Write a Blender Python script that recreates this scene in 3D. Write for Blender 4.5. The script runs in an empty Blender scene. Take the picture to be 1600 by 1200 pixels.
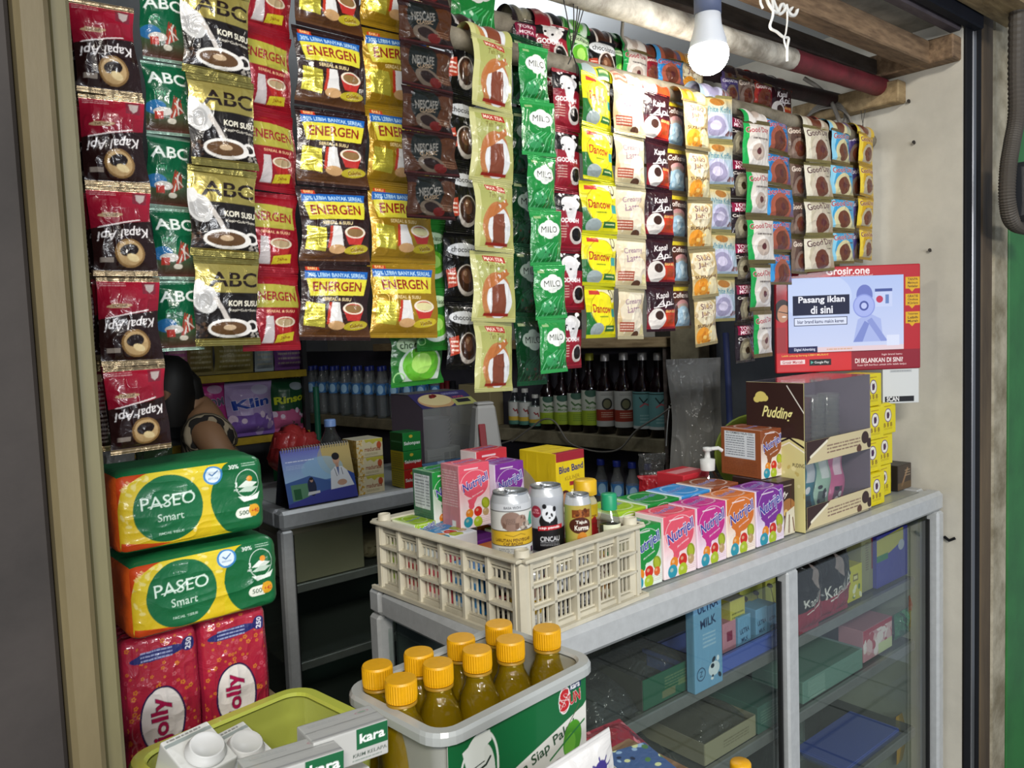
import bpy, bmesh, math, random
import numpy as np
from mathutils import Vector, Matrix, Euler
R = math.radians
rng = random.Random(7)
SC = bpy.context.scene
COL = SC.collection

# ---------------------------------------------------------------- camera
F = 1240.0
CAM = np.array([0.0, 0.0, 1.42])
def _cam_axes():
    d = lambda a, b: np.array([a-800, b-600, F]) / np.linalg.norm([a-800, b-600, F])
    X = d(2300, 455); D = d(1490, 17600); D = D - X*(D @ X); D /= np.linalg.norm(D); Z = -D
    return np.array([X, np.cross(Z, X), Z])
M = _cam_axes()
cam_data = bpy.data.cameras.new('camera')
cam = bpy.data.objects.new('camera', cam_data); COL.objects.link(cam)
cam_data.sensor_width = 36.0; cam_data.lens = 36.0*F/1600.0
cam_data.clip_start = 0.02; cam_data.clip_end = 60
_r, _u, _b = M[:, 0], -M[:, 1], -M[:, 2]
cam.matrix_world = Matrix(((_r[0], _u[0], _b[0], CAM[0]), (_r[1], _u[1], _b[1], CAM[1]), (_r[2], _u[2], _b[2], CAM[2]), (0, 0, 0, 1)))
SC.camera = cam
# where the sight line of a photo point meets a plane of the place (used to take real positions from the photo)
def _ray(px, py): return M @ np.array([px-800, py-600, F])
def onz(px, py, z): r = _ray(px, py); return CAM + r*((z-CAM[2])/r[2])
def onx(px, py, x): r = _ray(px, py); return CAM + r*((x-CAM[0])/r[0])
def ony(px, py, y): r = _ray(px, py); return CAM + r*((y-CAM[1])/r[1])

# ---------------------------------------------------------------- light and exposure
SC.view_settings.view_transform = 'Standard'; SC.view_settings.look = 'None'
SC.view_settings.gamma = 1.0; SC.view_settings.use_curve_mapping = False
SC.view_settings.exposure = 0.0
world = bpy.data.worlds.new('night_street'); SC.world = world; world.use_nodes = True
world.node_tree.nodes['Background'].inputs[0].default_value = (0.75, 0.85, 1.0, 1)
world.node_tree.nodes['Background'].inputs[1].default_value = 0.36
BULB_POWER = 78.0
def area(name, loc, target, size, size_y, power, col):
    l = bpy.data.lights.new(name, 'AREA'); l.shape = 'RECTANGLE'; l.size = size; l.size_y = size_y; l.energy = power; l.color = col
    o = bpy.data.objects.new(name, l); COL.objects.link(o); o.location = loc
    o.rotation_euler = (Vector(target)-Vector(loc)).to_track_quat('-Z', 'Y').to_euler()
    return o
area('street_lamp_light', (-0.9, -1.6, 2.9), (0.7, 1.2, 1.1), 1.0, 0.35, 80, (1.0, 0.95, 0.86))
area('low_front_fill_light', (0.0, -2.6, 1.75), (1.0, 1.4, 1.15), 1.4, 0.3, 52, (0.95, 0.97, 1.0))  # added low fill reaching the calendar below the strips, no real source
pl = bpy.data.lights.new('inner_fill_light', 'POINT'); pl.energy = 6.5; pl.shadow_soft_size = 0.12; pl.color = (0.94, 0.97, 1.0)  # added fill hidden behind the strips, brightens the ceiling and the back
plo = bpy.data.objects.new('inner_fill_light', pl); COL.objects.link(plo); plo.location = (1.15, 1.42, 1.93)

# ---------------------------------------------------------------- helpers: colours, materials
def lin(c):
    if isinstance(c, str):
        c = c.lstrip('#'); c = c if len(c) == 6 else ''.join(q*2 for q in c); c = [int(c[i:i+2], 16)/255 for i in (0, 2, 4)]
    c = np.array(c[:3], float)
    return np.where(c <= 0.04045, c/12.92, ((c+0.055)/1.055)**2.4)
def lin4(c): l = lin(c); return (float(l[0]), float(l[1]), float(l[2]), 1.0)
_mats = {}
def mat(name, color='#888888', rough=0.5, metal=0.0, noise=0.0, scale=20.0, bump=0.0, color2=None, coat=0.0, emit=0.0, stretch=None, spec=None):
    if name in _mats: return _mats[name]
    m = bpy.data.materials.new(name); m.use_nodes = True; nt = m.node_tree; b = nt.nodes['Principled BSDF']
    b.inputs['Base Color'].default_value = lin4(color); b.inputs['Roughness'].default_value = rough; b.inputs['Metallic'].default_value = metal
    if coat: b.inputs['Coat Weight'].default_value = coat
    if spec is not None: b.inputs['Specular IOR Level'].default_value = spec
    if emit: b.inputs['Emission Color'].default_value = lin4(color); b.inputs['Emission Strength'].default_value = emit
    if noise or bump or color2:
        tc = nt.nodes.new('ShaderNodeTexCoord'); mp = nt.nodes.new('ShaderNodeMapping'); nt.links.new(tc.outputs['Object'], mp.inputs[0])
        if stretch: mp.inputs['Scale'].default_value = stretch
        tx = nt.nodes.new('ShaderNodeTexNoise'); tx.inputs['Scale'].default_value = scale; tx.inputs['Detail'].default_value = 8; tx.inputs['Roughness'].default_value = 0.62
        nt.links.new(mp.outputs[0], tx.inputs[0])
        rp = nt.nodes.new('ShaderNodeValToRGB'); c1 = lin(color); c2 = lin(color2) if color2 else c1*(1-noise)
        rp.color_ramp.elements[0].position = 0.35; rp.color_ramp.elements[1].position = 0.65
        rp.color_ramp.elements[0].color = (*c2, 1); rp.color_ramp.elements[1].color = (*c1, 1)
        nt.links.new(tx.outputs['Fac'], rp.inputs[0]); nt.links.new(rp.outputs[0], b.inputs['Base Color'])
        if bump:
            bp = nt.nodes.new('ShaderNodeBump'); bp.inputs['Strength'].default_value = bump; bp.inputs['Distance'].default_value = 0.01
            nt.links.new(tx.outputs['Fac'], bp.inputs['Height']); nt.links.new(bp.outputs[0], b.inputs['Normal'])
    _mats[name] = m; return m
def print_mat(name, rough=0.4, coat=0.0, crumple=0.0, transl=False):
    """printed surface: the colour attribute carries the artwork, its alpha the share of bare metal foil"""
    if name in _mats: return _mats[name]
    m = bpy.data.materials.new(name); m.use_nodes = True; nt = m.node_tree; b = nt.nodes['Principled BSDF']
    a = nt.nodes.new('ShaderNodeVertexColor'); a.layer_name = 'Col'
    nt.links.new(a.outputs['Color'], b.inputs['Base Color']); nt.links.new(a.outputs['Alpha'], b.inputs['Metallic'])
    b.inputs['Roughness'].default_value = rough; b.inputs['Coat Weight'].default_value = coat; b.inputs['Coat Roughness'].default_value = 0.07; b.inputs['Specular IOR Level'].default_value = 0.3
    if crumple:
        tc = nt.nodes.new('ShaderNodeTexCoord'); oi = nt.nodes.new('ShaderNodeObjectInfo')
        ad = nt.nodes.new('ShaderNodeVectorMath'); ad.operation = 'ADD'; nt.links.new(tc.outputs['Object'], ad.inputs[0]); nt.links.new(oi.outputs['Location'], ad.inputs[1])
        tx = nt.nodes.new('ShaderNodeTexNoise'); tx.inputs['Scale'].default_value = 55; tx.inputs['Detail'].default_value = 3; tx.inputs['Distortion'].default_value = 1.4
        nt.links.new(ad.outputs[0], tx.inputs[0])
        bp = nt.nodes.new('ShaderNodeBump'); bp.inputs['Strength'].default_value = crumple; bp.inputs['Distance'].default_value = 0.004
        nt.links.new(tx.outputs['Fac'], bp.inputs['Height']); nt.links.new(bp.outputs[0], b.inputs['Normal']); nt.links.new(bp.outputs[0], b.inputs['Coat Normal'])
    _mats[name] = m; return m
def glass_mat(name, tint='#ffffff', refl=0.9, rough=0.02, dirt=0.0, bump=0.0, ior=1.45):
    if name in _mats: return _mats[name]
    m = bpy.data.materials.new(name); m.use_nodes = True; nt = m.node_tree; nt.nodes.clear()
    out = nt.nodes.new('ShaderNodeOutputMaterial'); tr = nt.nodes.new('ShaderNodeBsdfTransparent'); gl = nt.nodes.new('ShaderNodeBsdfGlossy')
    lw = nt.nodes.new('ShaderNodeLayerWeight'); lw.inputs[0].default_value = .5; pw = nt.nodes.new('ShaderNodeMath'); pw.operation = 'POWER'; pw.inputs[1].default_value = 4.0
    fr = nt.nodes.new('ShaderNodeMath'); fr.operation = 'MULTIPLY_ADD'; fr.inputs[1].default_value = .75; fr.inputs[2].default_value = .045
    nt.links.new(lw.outputs['Facing'], pw.inputs[0]); nt.links.new(pw.outputs[0], fr.inputs[0]); mx = nt.nodes.new('ShaderNodeMixShader')
    tr.inputs[0].default_value = lin4(tint); gl.inputs[0].default_value = (refl, refl, refl, 1); gl.inputs['Roughness'].default_value = rough
    nt.links.new(fr.outputs[0], mx.inputs[0]); nt.links.new(tr.outputs[0], mx.inputs[1]); nt.links.new(gl.outputs[0], mx.inputs[2]); last = mx
    if bump:
        tc = nt.nodes.new('ShaderNodeTexCoord'); tx = nt.nodes.new('ShaderNodeTexNoise'); tx.inputs['Scale'].default_value = 40; tx.inputs['Distortion'].default_value = 1.5
        nt.links.new(tc.outputs['Object'], tx.inputs[0]); bp = nt.nodes.new('ShaderNodeBump'); bp.inputs['Strength'].default_value = bump; bp.inputs['Distance'].default_value = 0.01
        nt.links.new(tx.outputs['Fac'], bp.inputs['Height']); nt.links.new(bp.outputs[0], gl.inputs['Normal']); nt.links.new(bp.outputs[0], lw.inputs['Normal'])
    if dirt:
        df = nt.nodes.new('ShaderNodeBsdfDiffuse'); df.inputs[0].default_value = (0.5, 0.5, 0.48, 1); m2 = nt.nodes.new('ShaderNodeMixShader'); m2.inputs[0].default_value = dirt
        nt.links.new(mx.outputs[0], m2.inputs[1]); nt.links.new(df.outputs[0], m2.inputs[2]); last = m2
    nt.links.new(last.outputs[0], out.inputs[0])
    _mats[name] = m; return m

# ---------------------------------------------------------------- helpers: objects
def link(name, me, mats=None, parent=None, loc=None, rot=None, smooth=None):
    o = bpy.data.objects.new(name, me); COL.objects.link(o)
    for m in (mats if isinstance(mats, (list, tuple)) else [mats] if mats else []): me.materials.append(m)
    if parent is not None: o.parent = parent
    if loc is not None: o.location = loc
    if rot is not None: o.rotation_euler = rot
    if smooth: me.shade_smooth()
    return o
def tag(o, label, cat, group=None, kind=None):
    o['label'] = label; o['category'] = cat
    if group: o['group'] = group
    if kind: o['kind'] = kind
    return o
def thing(name, label, cat, loc=(0, 0, 0), rotz=0.0, group=None, rot=None):
    o = bpy.data.objects.new(name, None); COL.objects.link(o); o.empty_display_size = 0.02
    o.location = loc; o.rotation_euler = rot if rot is not None else (0, 0, rotz)
    return tag(o, label, cat, group)
def struct(o): o['kind'] = 'structure'; return o
def copy_tree(o, parent=None):
    c = o.copy(); COL.objects.link(c)
    if parent is not None: c.parent = parent
    for ch in list(o.children): copy_tree(ch, c)
    return c
class MB:
    """collects solids into one mesh"""
    def __init__(s): s.v = []; s.f = []; s.m = []; s.sm = []
    def add(s, vs, fs, mi=0, smooth=False):
        k = len(s.v); s.v += [tuple(map(float, p)) for p in vs]
        for f in fs: s.f.append([i+k for i in f]); s.m.append(mi); s.sm.append(smooth)
    def box(s, c, d, rot=None, mi=0, bev=0.0, taper=None):
        x, y, z = [q/2 for q in d]; Rm = Euler(rot).to_matrix() if rot is not None else None
        if bev > 0:
            b = min(bev, x*.9, y*.9, z*.9); pts = []; 
            for sx in (-1, 1):
                for sy in (-1, 1):
                    for sz in (-1, 1):
                        pts += [(sx*x, sy*(y-b), sz*(z-b)), (sx*(x-b), sy*y, sz*(z-b)), (sx*(x-b), sy*(y-b), sz*z)]
            bm = bmesh.new(); vv = [bm.verts.new(p) for p in pts]; bmesh.ops.convex_hull(bm, input=vv)
            bmesh.ops.dissolve_limit(bm, angle_limit=0.01, verts=bm.verts, edges=bm.edges)
            bm.verts.index_update(); P = [v.co.copy() for v in bm.verts]; Fs = [[v.index for v in f.verts] for f in bm.faces]; bm.free()
        else:
            P = [Vector((a*x, b_*y, e*z)) for e in (-1, 1) for b_ in (-1, 1) for a in (-1, 1)]
            Fs = [(0, 2, 3, 1), (4, 5, 7, 6), (0, 1, 5, 4), (2, 6, 7, 3), (0, 4, 6, 2), (1, 3, 7, 5)]
        if taper:
            P = [Vector((p.x*(1+(taper-1)*(p.z+z)/(2*z)), p.y*(1+(taper-1)*(p.z+z)/(2*z)), p.z)) for p in P]
        if Rm: P = [Rm @ p for p in P]
        s.add([(p[0]+c[0], p[1]+c[1], p[2]+c[2]) for p in P], Fs, mi); return s
    def tube(s, pts, r, n=8, mi=0, caps=True, smooth=True):
        pts = [Vector(p) for p in pts]; rs = r if isinstance(r, (list, tuple)) else [r]*len(pts); vs = []; fs = []; up = None
        for i, p in enumerate(pts):
            t = (pts[min(i+1, len(pts)-1)]-pts[max(i-1, 0)])
            t = t.normalized() if t.length > 1e-9 else Vector((0, 0, 1))
            if up is None: up = t.orthogonal().normalized()
            up = (up - t*up.dot(t)); up = up.normalized() if up.length > 1e-6 else t.orthogonal().normalized()
            w = t.cross(up)
            for k in range(n):
                a = 2*math.pi*k/n; vs.append(p + (up*math.cos(a)+w*math.sin(a))*rs[i])
        for i in range(len(pts)-1):
            for k in range(n): fs.append((i*n+k, i*n+(k+1) % n, (i+1)*n+(k+1) % n, (i+1)*n+k))
        s.add(vs, fs, mi, smooth)
        if caps: s.add(vs[:n], [tuple(range(n))[::-1]], mi); s.add(vs[-n:], [tuple(range(n))], mi)
        return s
    def lathe(s, prof, n=24, mi=0, c=(0, 0, 0), smooth=True, ribs=0.0):
        vs = []; fs = []
        for j, (r, z) in enumerate(prof):
            for k in range(n):
                a = 2*math.pi*k/n; rr = r*(1-ribs*(k % 2)); vs.append((c[0]+rr*math.cos(a), c[1]+rr*math.sin(a), c[2]+z))
        for j in range(len(prof)-1):
            for k in range(n): fs.append((j*n+k, j*n+(k+1) % n, (j+1)*n+(k+1) % n, (j+1)*n+k))
        s.add(vs, fs, mi, smooth); return s
    def prism(s, poly, y0, y1, mi=0):
        n = len(poly); vs = [(p[0], y0, p[1]) for p in poly]+[(p[0], y1, p[1]) for p in poly]
        fs = [tuple(range(n)), tuple(range(2*n-1, n-1, -1))]+[(i, i+n, (i+1) % n+n, (i+1) % n) for i in range(n)]
        s.add(vs, fs, mi); return s
    def mesh(s, name):
        me = bpy.data.meshes.new(name); me.from_pydata(s.v, [], s.f); me.polygons.foreach_set('material_index', s.m)
        me.polygons.foreach_set('use_smooth', s.sm); me.update(); return me
    def obj(s, name, mats, parent=None, loc=None, rot=None): return link(name, s.mesh(name), mats, parent, loc, rot)
def bezier(p0, p1, p2, n=12):
    p0, p1, p2 = Vector(p0), Vector(p1), Vector(p2)
    return [p0*(1-t)**2+p1*2*t*(1-t)+p2*t*t for t in [i/n for i in range(n+1)]]
def catmull(pts, n=6):
    P = [Vector(p) for p in pts]; P = [P[0]*2-P[1]]+P+[P[-1]*2-P[-2]]; out = []
    for i in range(1, len(P)-2):
        for k in range(n):
            t = k/n; a, b, c, d = P[i-1:i+3]
            out.append(0.5*((2*b)+(c-a)*t+(2*a-5*b+4*c-d)*t*t+(-a+3*b-3*c+d)*t**3))
    out.append(P[-2]); return out

# ---------------------------------------------------------------- helpers: artwork drawn by code, then carried by vertices
_glyphs = {}
def glyph_tris(s, bold=0.0, shear=0.0):
    key = (s, round(bold, 3), round(shear, 2))
    if key in _glyphs: return _glyphs[key]
    cu = bpy.data.curves.new('lettering', 'FONT'); cu.body = s; cu.size = 1.0; cu.offset = bold*.45; cu.shear = shear; cu.resolution_u = 3
    o = bpy.data.objects.new('lettering', cu); COL.objects.link(o); dg = bpy.context.evaluated_depsgraph_get(); e = o.evaluated_get(dg); me = e.to_mesh()
    me.calc_loop_triangles(); V = np.zeros(len(me.vertices)*3); me.vertices.foreach_get('co', V); V = V.reshape(-1, 3)[:, :2]
    T = np.zeros(len(me.loop_triangles)*3, np.int32); me.loop_triangles.foreach_get('vertices', T); T = V[T].reshape(-1, 3, 2)
    e.to_mesh_clear(); bpy.data.objects.remove(o); bpy.data.curves.remove(cu)
    if len(T):
        mn = T.reshape(-1, 2).min(0); mx = T.reshape(-1, 2).max(0); T = (T-mn); size = mx-mn
    else: size = np.array([1, 1])
    _glyphs[key] = (T, size); return _glyphs[key]
class Art:
    """x 0..1 across, y 0..1 up; sizes (radii, letter heights) in widths"""
    def __init__(s, w, h, res=14, bg='#ffffff', foil=0.0, ss=2):
        s.w, s.h = w, h; s.ss = ss; s.W = max(4, int(round(w*100*res))); s.H = max(4, int(round(h*100*res))); s.a = h/w
        s.k = s.W*ss; s.c = np.zeros((s.H*ss, s.W*ss, 4)); s.c[:, :, :3] = lin(bg); s.c[:, :, 3] = foil
        yy, xx = np.mgrid[0:s.H*ss, 0:s.W*ss]; s.X = (xx+.5)/(s.W*ss); s.Y = 1-(yy+.5)/(s.H*ss)
    def _put(s, mask, c, foil=0.0, al=1.0):
        col = np.array([*lin(c), foil])
        if al >= 1: s.c[mask] = col
        else: s.c[mask] = s.c[mask]*(1-al)+col*al
    def rect(s, x0, y0, x1, y1, c, foil=0.0, al=1.0):
        s._put((s.X >= x0) & (s.X <= x1) & (s.Y >= y0) & (s.Y <= y1), c, foil, al); return s
    def ell(s, cx, cy, rx, ry, c, rot=0.0, foil=0.0, al=1.0, ring=None):
        dx = s.X-cx; dy = (s.Y-cy)*s.a; ca, sa = math.cos(R(rot)), math.sin(R(rot)); u = dx*ca+dy*sa; v = -dx*sa+dy*ca
        q = (u/rx)**2+(v/ry)**2; m = q <= 1
        if ring: m &= q >= (1-ring)**2
        s._put(m, c, foil, al); return s
    def poly(s, pts, c, foil=0.0, al=1.0):
        m = np.zeros(s.X.shape, bool); n = len(pts)
        for i in range(n):
            (x0, y0), (x1, y1) = pts[i], pts[(i+1) % n]
            if y0 == y1: continue
            cond = ((y0 > s.Y) != (y1 > s.Y)) & (s.X < (x1-x0)*(s.Y-y0)/(y1-y0)+x0); m ^= cond
        s._put(m, c, foil, al); return s
    def line(s, pts, w, c, foil=0.0, al=1.0):
        m = np.zeros(s.X.shape, bool)
        for (x0, y0), (x1, y1) in zip(pts[:-1], pts[1:]):
            dx, dy = x1-x0, (y1-y0)*s.a; L = max(dx*dx+dy*dy, 1e-9)
            t = np.clip(((s.X-x0)*dx+(s.Y-y0)*s.a*dy)/L, 0, 1); m |= (s.X-x0-t*dx)**2+((s.Y-y0)*s.a-t*dy)**2 <= (w/2)**2
        s._put(m, c, foil, al); return s
    def text(s, st, cx, cy, h, c, w=None, rot=0.0, bold=0.02, shear=0.0, out=None, ow=0.03, foil=0.0):
        if out: s.text(st, cx, cy, h*(1+ow*2), out, None if w is None else w+h*ow*2, rot, bold+ow, shear, foil=foil)
        T, size = glyph_tris(st, bold, shear)
        if not len(T): return s
        sy = h/size[1]; sx = (w/size[0]) if w else sy
        P = (T-size/2)*np.array([sx, sy]); ca, sa = math.cos(R(rot)), math.sin(R(rot))
        Q = np.stack([P[..., 0]*ca-P[..., 1]*sa, P[..., 0]*sa+P[..., 1]*ca], -1)
        px = (Q[..., 0]+cx)*s.k-.5; py = (1-cy)*s.H*s.ss-Q[..., 1]*s.k-.5
        col = np.array([*lin(c), foil]); Hh, Ww = s.c.shape[:2]
        for i in range(len(px)):
            x, y = px[i], py[i]; x0, x1 = max(int(math.ceil(x.min()-.01)), 0), min(int(x.max()+.01), Ww-1); y0, y1 = max(int(math.ceil(y.min()-.01)), 0), min(int(y.max()+.01), Hh-1)
            if x1 < x0 or y1 < y0: continue
            gx, gy = np.meshgrid(np.arange(x0, x1+1), np.arange(y0, y1+1)); e = []
            for a, b in ((0, 1), (1, 2), (2, 0)): e.append((x[b]-x[a])*(gy-y[a])-(y[b]-y[a])*(gx-x[a]))
            m = ((e[0] >= -.3) & (e[1] >= -.3) & (e[2] >= -.3)) | ((e[0] <= .3) & (e[1] <= .3) & (e[2] <= .3)); s.c[y0:y1+1, x0:x1+1][m] = col
        return s
    def fine(s, x0, y0, x1, y1, n, c, al=0.8, seed=1):
        r = random.Random(seed); st = (y1-y0)/n
        for i in range(n):
            y = y0+st*(i+.3); x = x0
            while x < x1:
                q = x+r.uniform(.03, .12)*(x1-x0)*1.5; s.rect(x, y, min(q, x1), y+st*.42, c, al=al); x = q+.02*(x1-x0)
        return s
    def grad(s, x0, y0, x1, y1, c1, c2, horiz=False):
        m = (s.X >= x0) & (s.X <= x1) & (s.Y >= y0) & (s.Y <= y1); t = ((s.X-x0)/(x1-x0) if horiz else (s.Y-y0)/(y1-y0))[..., None]
        g = lin(c1)*(1-t)+lin(c2)*t; s.c[..., :3][m] = g[m]; return s
    def dots(s, n, x0, y0, x1, y1, r, cols, seed=1, al=1.0):
        q = random.Random(seed)
        for i in range(n):
            rr = r*q.uniform(.6, 1.3); s.ell(q.uniform(x0, x1), q.uniform(y0, y1), rr, rr*q.uniform(.6, 1), q.choice(cols), rot=q.uniform(0, 180), al=al)
        return s
    def get(s):
        a = s.c.reshape(s.H, s.ss, s.W, s.ss, 4).mean((1, 3)); return a[::-1]      # row 0 = bottom
    def turned(s):                                                    # upside-down print
        s.c = s.c[::-1, ::-1].copy(); return s
def smooth_noise(nx, ny, cx, cy, seed):
    r = np.random.RandomState(seed); g = r.rand(cy+2, cx+2); x = np.linspace(0, cx, nx); y = np.linspace(0, cy, ny)
    xi = np.minimum(x.astype(int), cx-1+1); yi = np.minimum(y.astype(int), cy); fx = x-xi; fy = y-yi; fx = fx*fx*(3-2*fx); fy = fy*fy*(3-2*fy)
    a = g[np.ix_(yi, xi)]; b = g[np.ix_(yi, np.minimum(xi+1, cx+1))]; c = g[np.ix_(np.minimum(yi+1, cy+1), xi)]; d = g[np.ix_(np.minimum(yi+1, cy+1), np.minimum(xi+1, cx+1))]
    return (a*(1-fx)+b*fx)*(1-fy)[:, None]+(c*(1-fx)+d*fx)*fy[:, None]
def wrinkles(nx, ny, seed, amp):
    """creased film: ridged noise in two sizes"""
    a = 1-np.abs(smooth_noise(nx, ny, 3, 4, seed)*2-1); b = 1-np.abs(smooth_noise(nx, ny, 7, 6, seed+1)*2-1); c = smooth_noise(nx, ny, 14, 12, seed+2)
    return amp*((a**3)*.9+(b**3)*.5+c*.25-.6)
def grid_mesh(name, grids):
    """grids: list of (points[ny,nx,3], colours[ny,nx,4])"""
    vs = []; cs = []; fs = []; k = 0
    for P, Cc in grids:
        ny, nx = P.shape[:2]; vs.append(P.reshape(-1, 3)); cs.append(np.broadcast_to(Cc, (ny, nx, 4)).reshape(-1, 4))
        i = (np.arange(ny-1)[:, None]*nx+np.arange(nx-1)).ravel()+k; fs.append(np.stack([i, i+1, i+nx+1, i+nx], 1)); k += nx*ny
    V = np.concatenate(vs); Cc = np.concatenate(cs); Q = np.concatenate(fs); me = bpy.data.meshes.new(name)
    me.vertices.add(len(V)); me.vertices.foreach_set('co', V.astype(np.float32).ravel()); me.loops.add(len(Q)*4); me.loops.foreach_set('vertex_index', Q.astype(np.int32).ravel())
    me.polygons.add(len(Q)); me.polygons.foreach_set('loop_start', np.arange(0, len(Q)*4, 4, dtype=np.int32)); me.polygons.foreach_set('use_smooth', np.ones(len(Q), bool))
    me.update(calc_edges=True); at = me.color_attributes.new('Col', 'FLOAT_COLOR', 'POINT'); at.data.foreach_set('color', Cc.astype(np.float32).ravel())
    return me
def plain(c, foil=0.0): return np.array([[[*lin(c), foil]]])
def sachet_mesh(name, art, w, h, puff=0.006, seal=0.07, seed=1, wr=0.0008, back='#999999', backfoil=0.6, pinch=0.05, crimp=0.0005, side=0.0):
    """flat-sealed pillow pack facing -y, top edge at z=0, hanging down to z=-h; wrinkles are modelled"""
    C = art.get() if isinstance(art, Art) else plain(art); ny, nx = (C.shape[:2] if isinstance(art, Art) else (40, 30))
    def sheet(nx, ny, sgn, fine):
        u = np.linspace(-.5, .5, nx)[None, :]; v = np.linspace(0, 1, ny)[:, None]; sv = np.clip(np.minimum(v, 1-v)/seal-1, 0, 3)/3; sv = 1-(1-sv)**2
        ins = np.clip((.5-side-np.abs(u)), 0, 1)/(.5-side)
        prof = (1-(1-ins)**2.2)*sv; body = np.minimum(1, prof*2.5)
        y = -sgn*puff*prof
        if fine: y = y-wrinkles(nx, ny, seed, wr)*(0.35+body)+np.where((v < seal) | (v > 1-seal), np.sin(v*h/0.0028*2*math.pi)*crimp, 0)*np.ones_like(u)
        x = u*w*(1-pinch*sv*(0.7+.3*np.sin(v*9+seed))); z = (v-1)*h+0*u
        x = x+0.02*w*np.sin(v*6+seed*1.7)*(1 if fine else 1)
        return np.stack([x+0*y, y, z+0*y], -1)
    Fm = sheet(nx, ny, 1, True); B = sheet(8, 12, -1, False)[:, ::-1]; B[..., 1] *= .8; B[..., 1] += 0.0006
    return grid_mesh(name, [(Fm, C), (B, plain(back, backfoil))])
def softbox_mesh(name, w, d, h, faces=None, base='#cccccc', r=0.002, puff=0.0, wr=0.0, seed=1, foil=0.0):
    """box standing on z=0, centred in x and y; faces: dict side -> Art; sides: front(-y) back right(+x) left top bottom"""
    faces = faces or {}; grids = []; hx, hy, hz = w/2, d/2, h/2
    def coords(n, L, dense):
        if dense: return np.linspace(-L, L, n)
        k = np.array([0, r*.4, r, 2*r]); t = np.concatenate([-L+k, np.linspace(-L+2*r, L-2*r, 7)[1:-1], (L-k)[::-1]]); return t
    for side in ('front', 'back', 'right', 'left', 'top', 'bottom'):
        a = faces.get(side); art = isinstance(a, Art); C = a.get() if art else plain(a if a else base, foil)
        if side in ('front', 'back'): LA, LB = hx, hz
        elif side in ('left', 'right'): LA, LB = hy, hz
        else: LA, LB = hx, hy
        U = coords(C.shape[1], LA, art)[None, :]; V = coords(C.shape[0], LB, art)[:, None]; o = np.ones((V.shape[0], U.shape[1])); U = U*o; V = V*o
        P = {'front': (U, -hy*o, V), 'back': (-U, hy*o, V), 'right': (hx*o, U, V), 'left': (-hx*o, -U, V), 'top': (U, V, hz*o), 'bottom': (U, -V, -hz*o)}[side]
        P = np.stack(P, -1); lim = np.array([hx-r, hy-r, hz-r]); inner = np.clip(P, -lim, lim); dlt = P-inner; n = np.linalg.norm(dlt, axis=-1, keepdims=True)
        n = np.where(n < 1e-9, 1, n); nrm = dlt/n; P2 = inner+nrm*r
        if puff or wr:
            e = (1-(U/LA)**2)*(1-(V/LB)**2); ax = {'front': (0, -1, 0), 'back': (0, 1, 0), 'right': (1, 0, 0), 'left': (-1, 0, 0), 'top': (0, 0, 1), 'bottom': (0, 0, 0)}[side]
            q = puff*e**.6
            if wr: q = q+wrinkles(U.shape[1], U.shape[0], seed+len(side), wr)*np.minimum(1, e*6)
            P2 = P2+q[..., None]*np.array(ax, float)
        P2[..., 2] += hz; grids.append((P2, C))
    return grid_mesh(name, grids)
def label_mesh(name, art, r, z0, z1, a0, a1, taper=0.0):
    """curved label on a round body, seen from a0..a1 degrees (-90 = facing -y), reading left to right from outside"""
    C = art.get(); ny, nx = C.shape[:2]; t = np.radians(np.linspace(a0, a1, nx))[None, :]; z = np.linspace(z0, z1, ny)[:, None]; rr = r*(1-taper*(z-z0)/(z1-z0))
    return grid_mesh(name, [(np.stack([rr*np.cos(t), rr*np.sin(t), z+0*t], -1), C)])
CARTON = print_mat('printed_carton', 0.42, 0.15)
FILM = print_mat('printed_film', 0.36, 0.22, 0.25)
FOILFILM = print_mat('printed_foil_film', 0.28, 0.32, 0.32)
PAPER = print_mat('printed_paper', 0.6)
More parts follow.
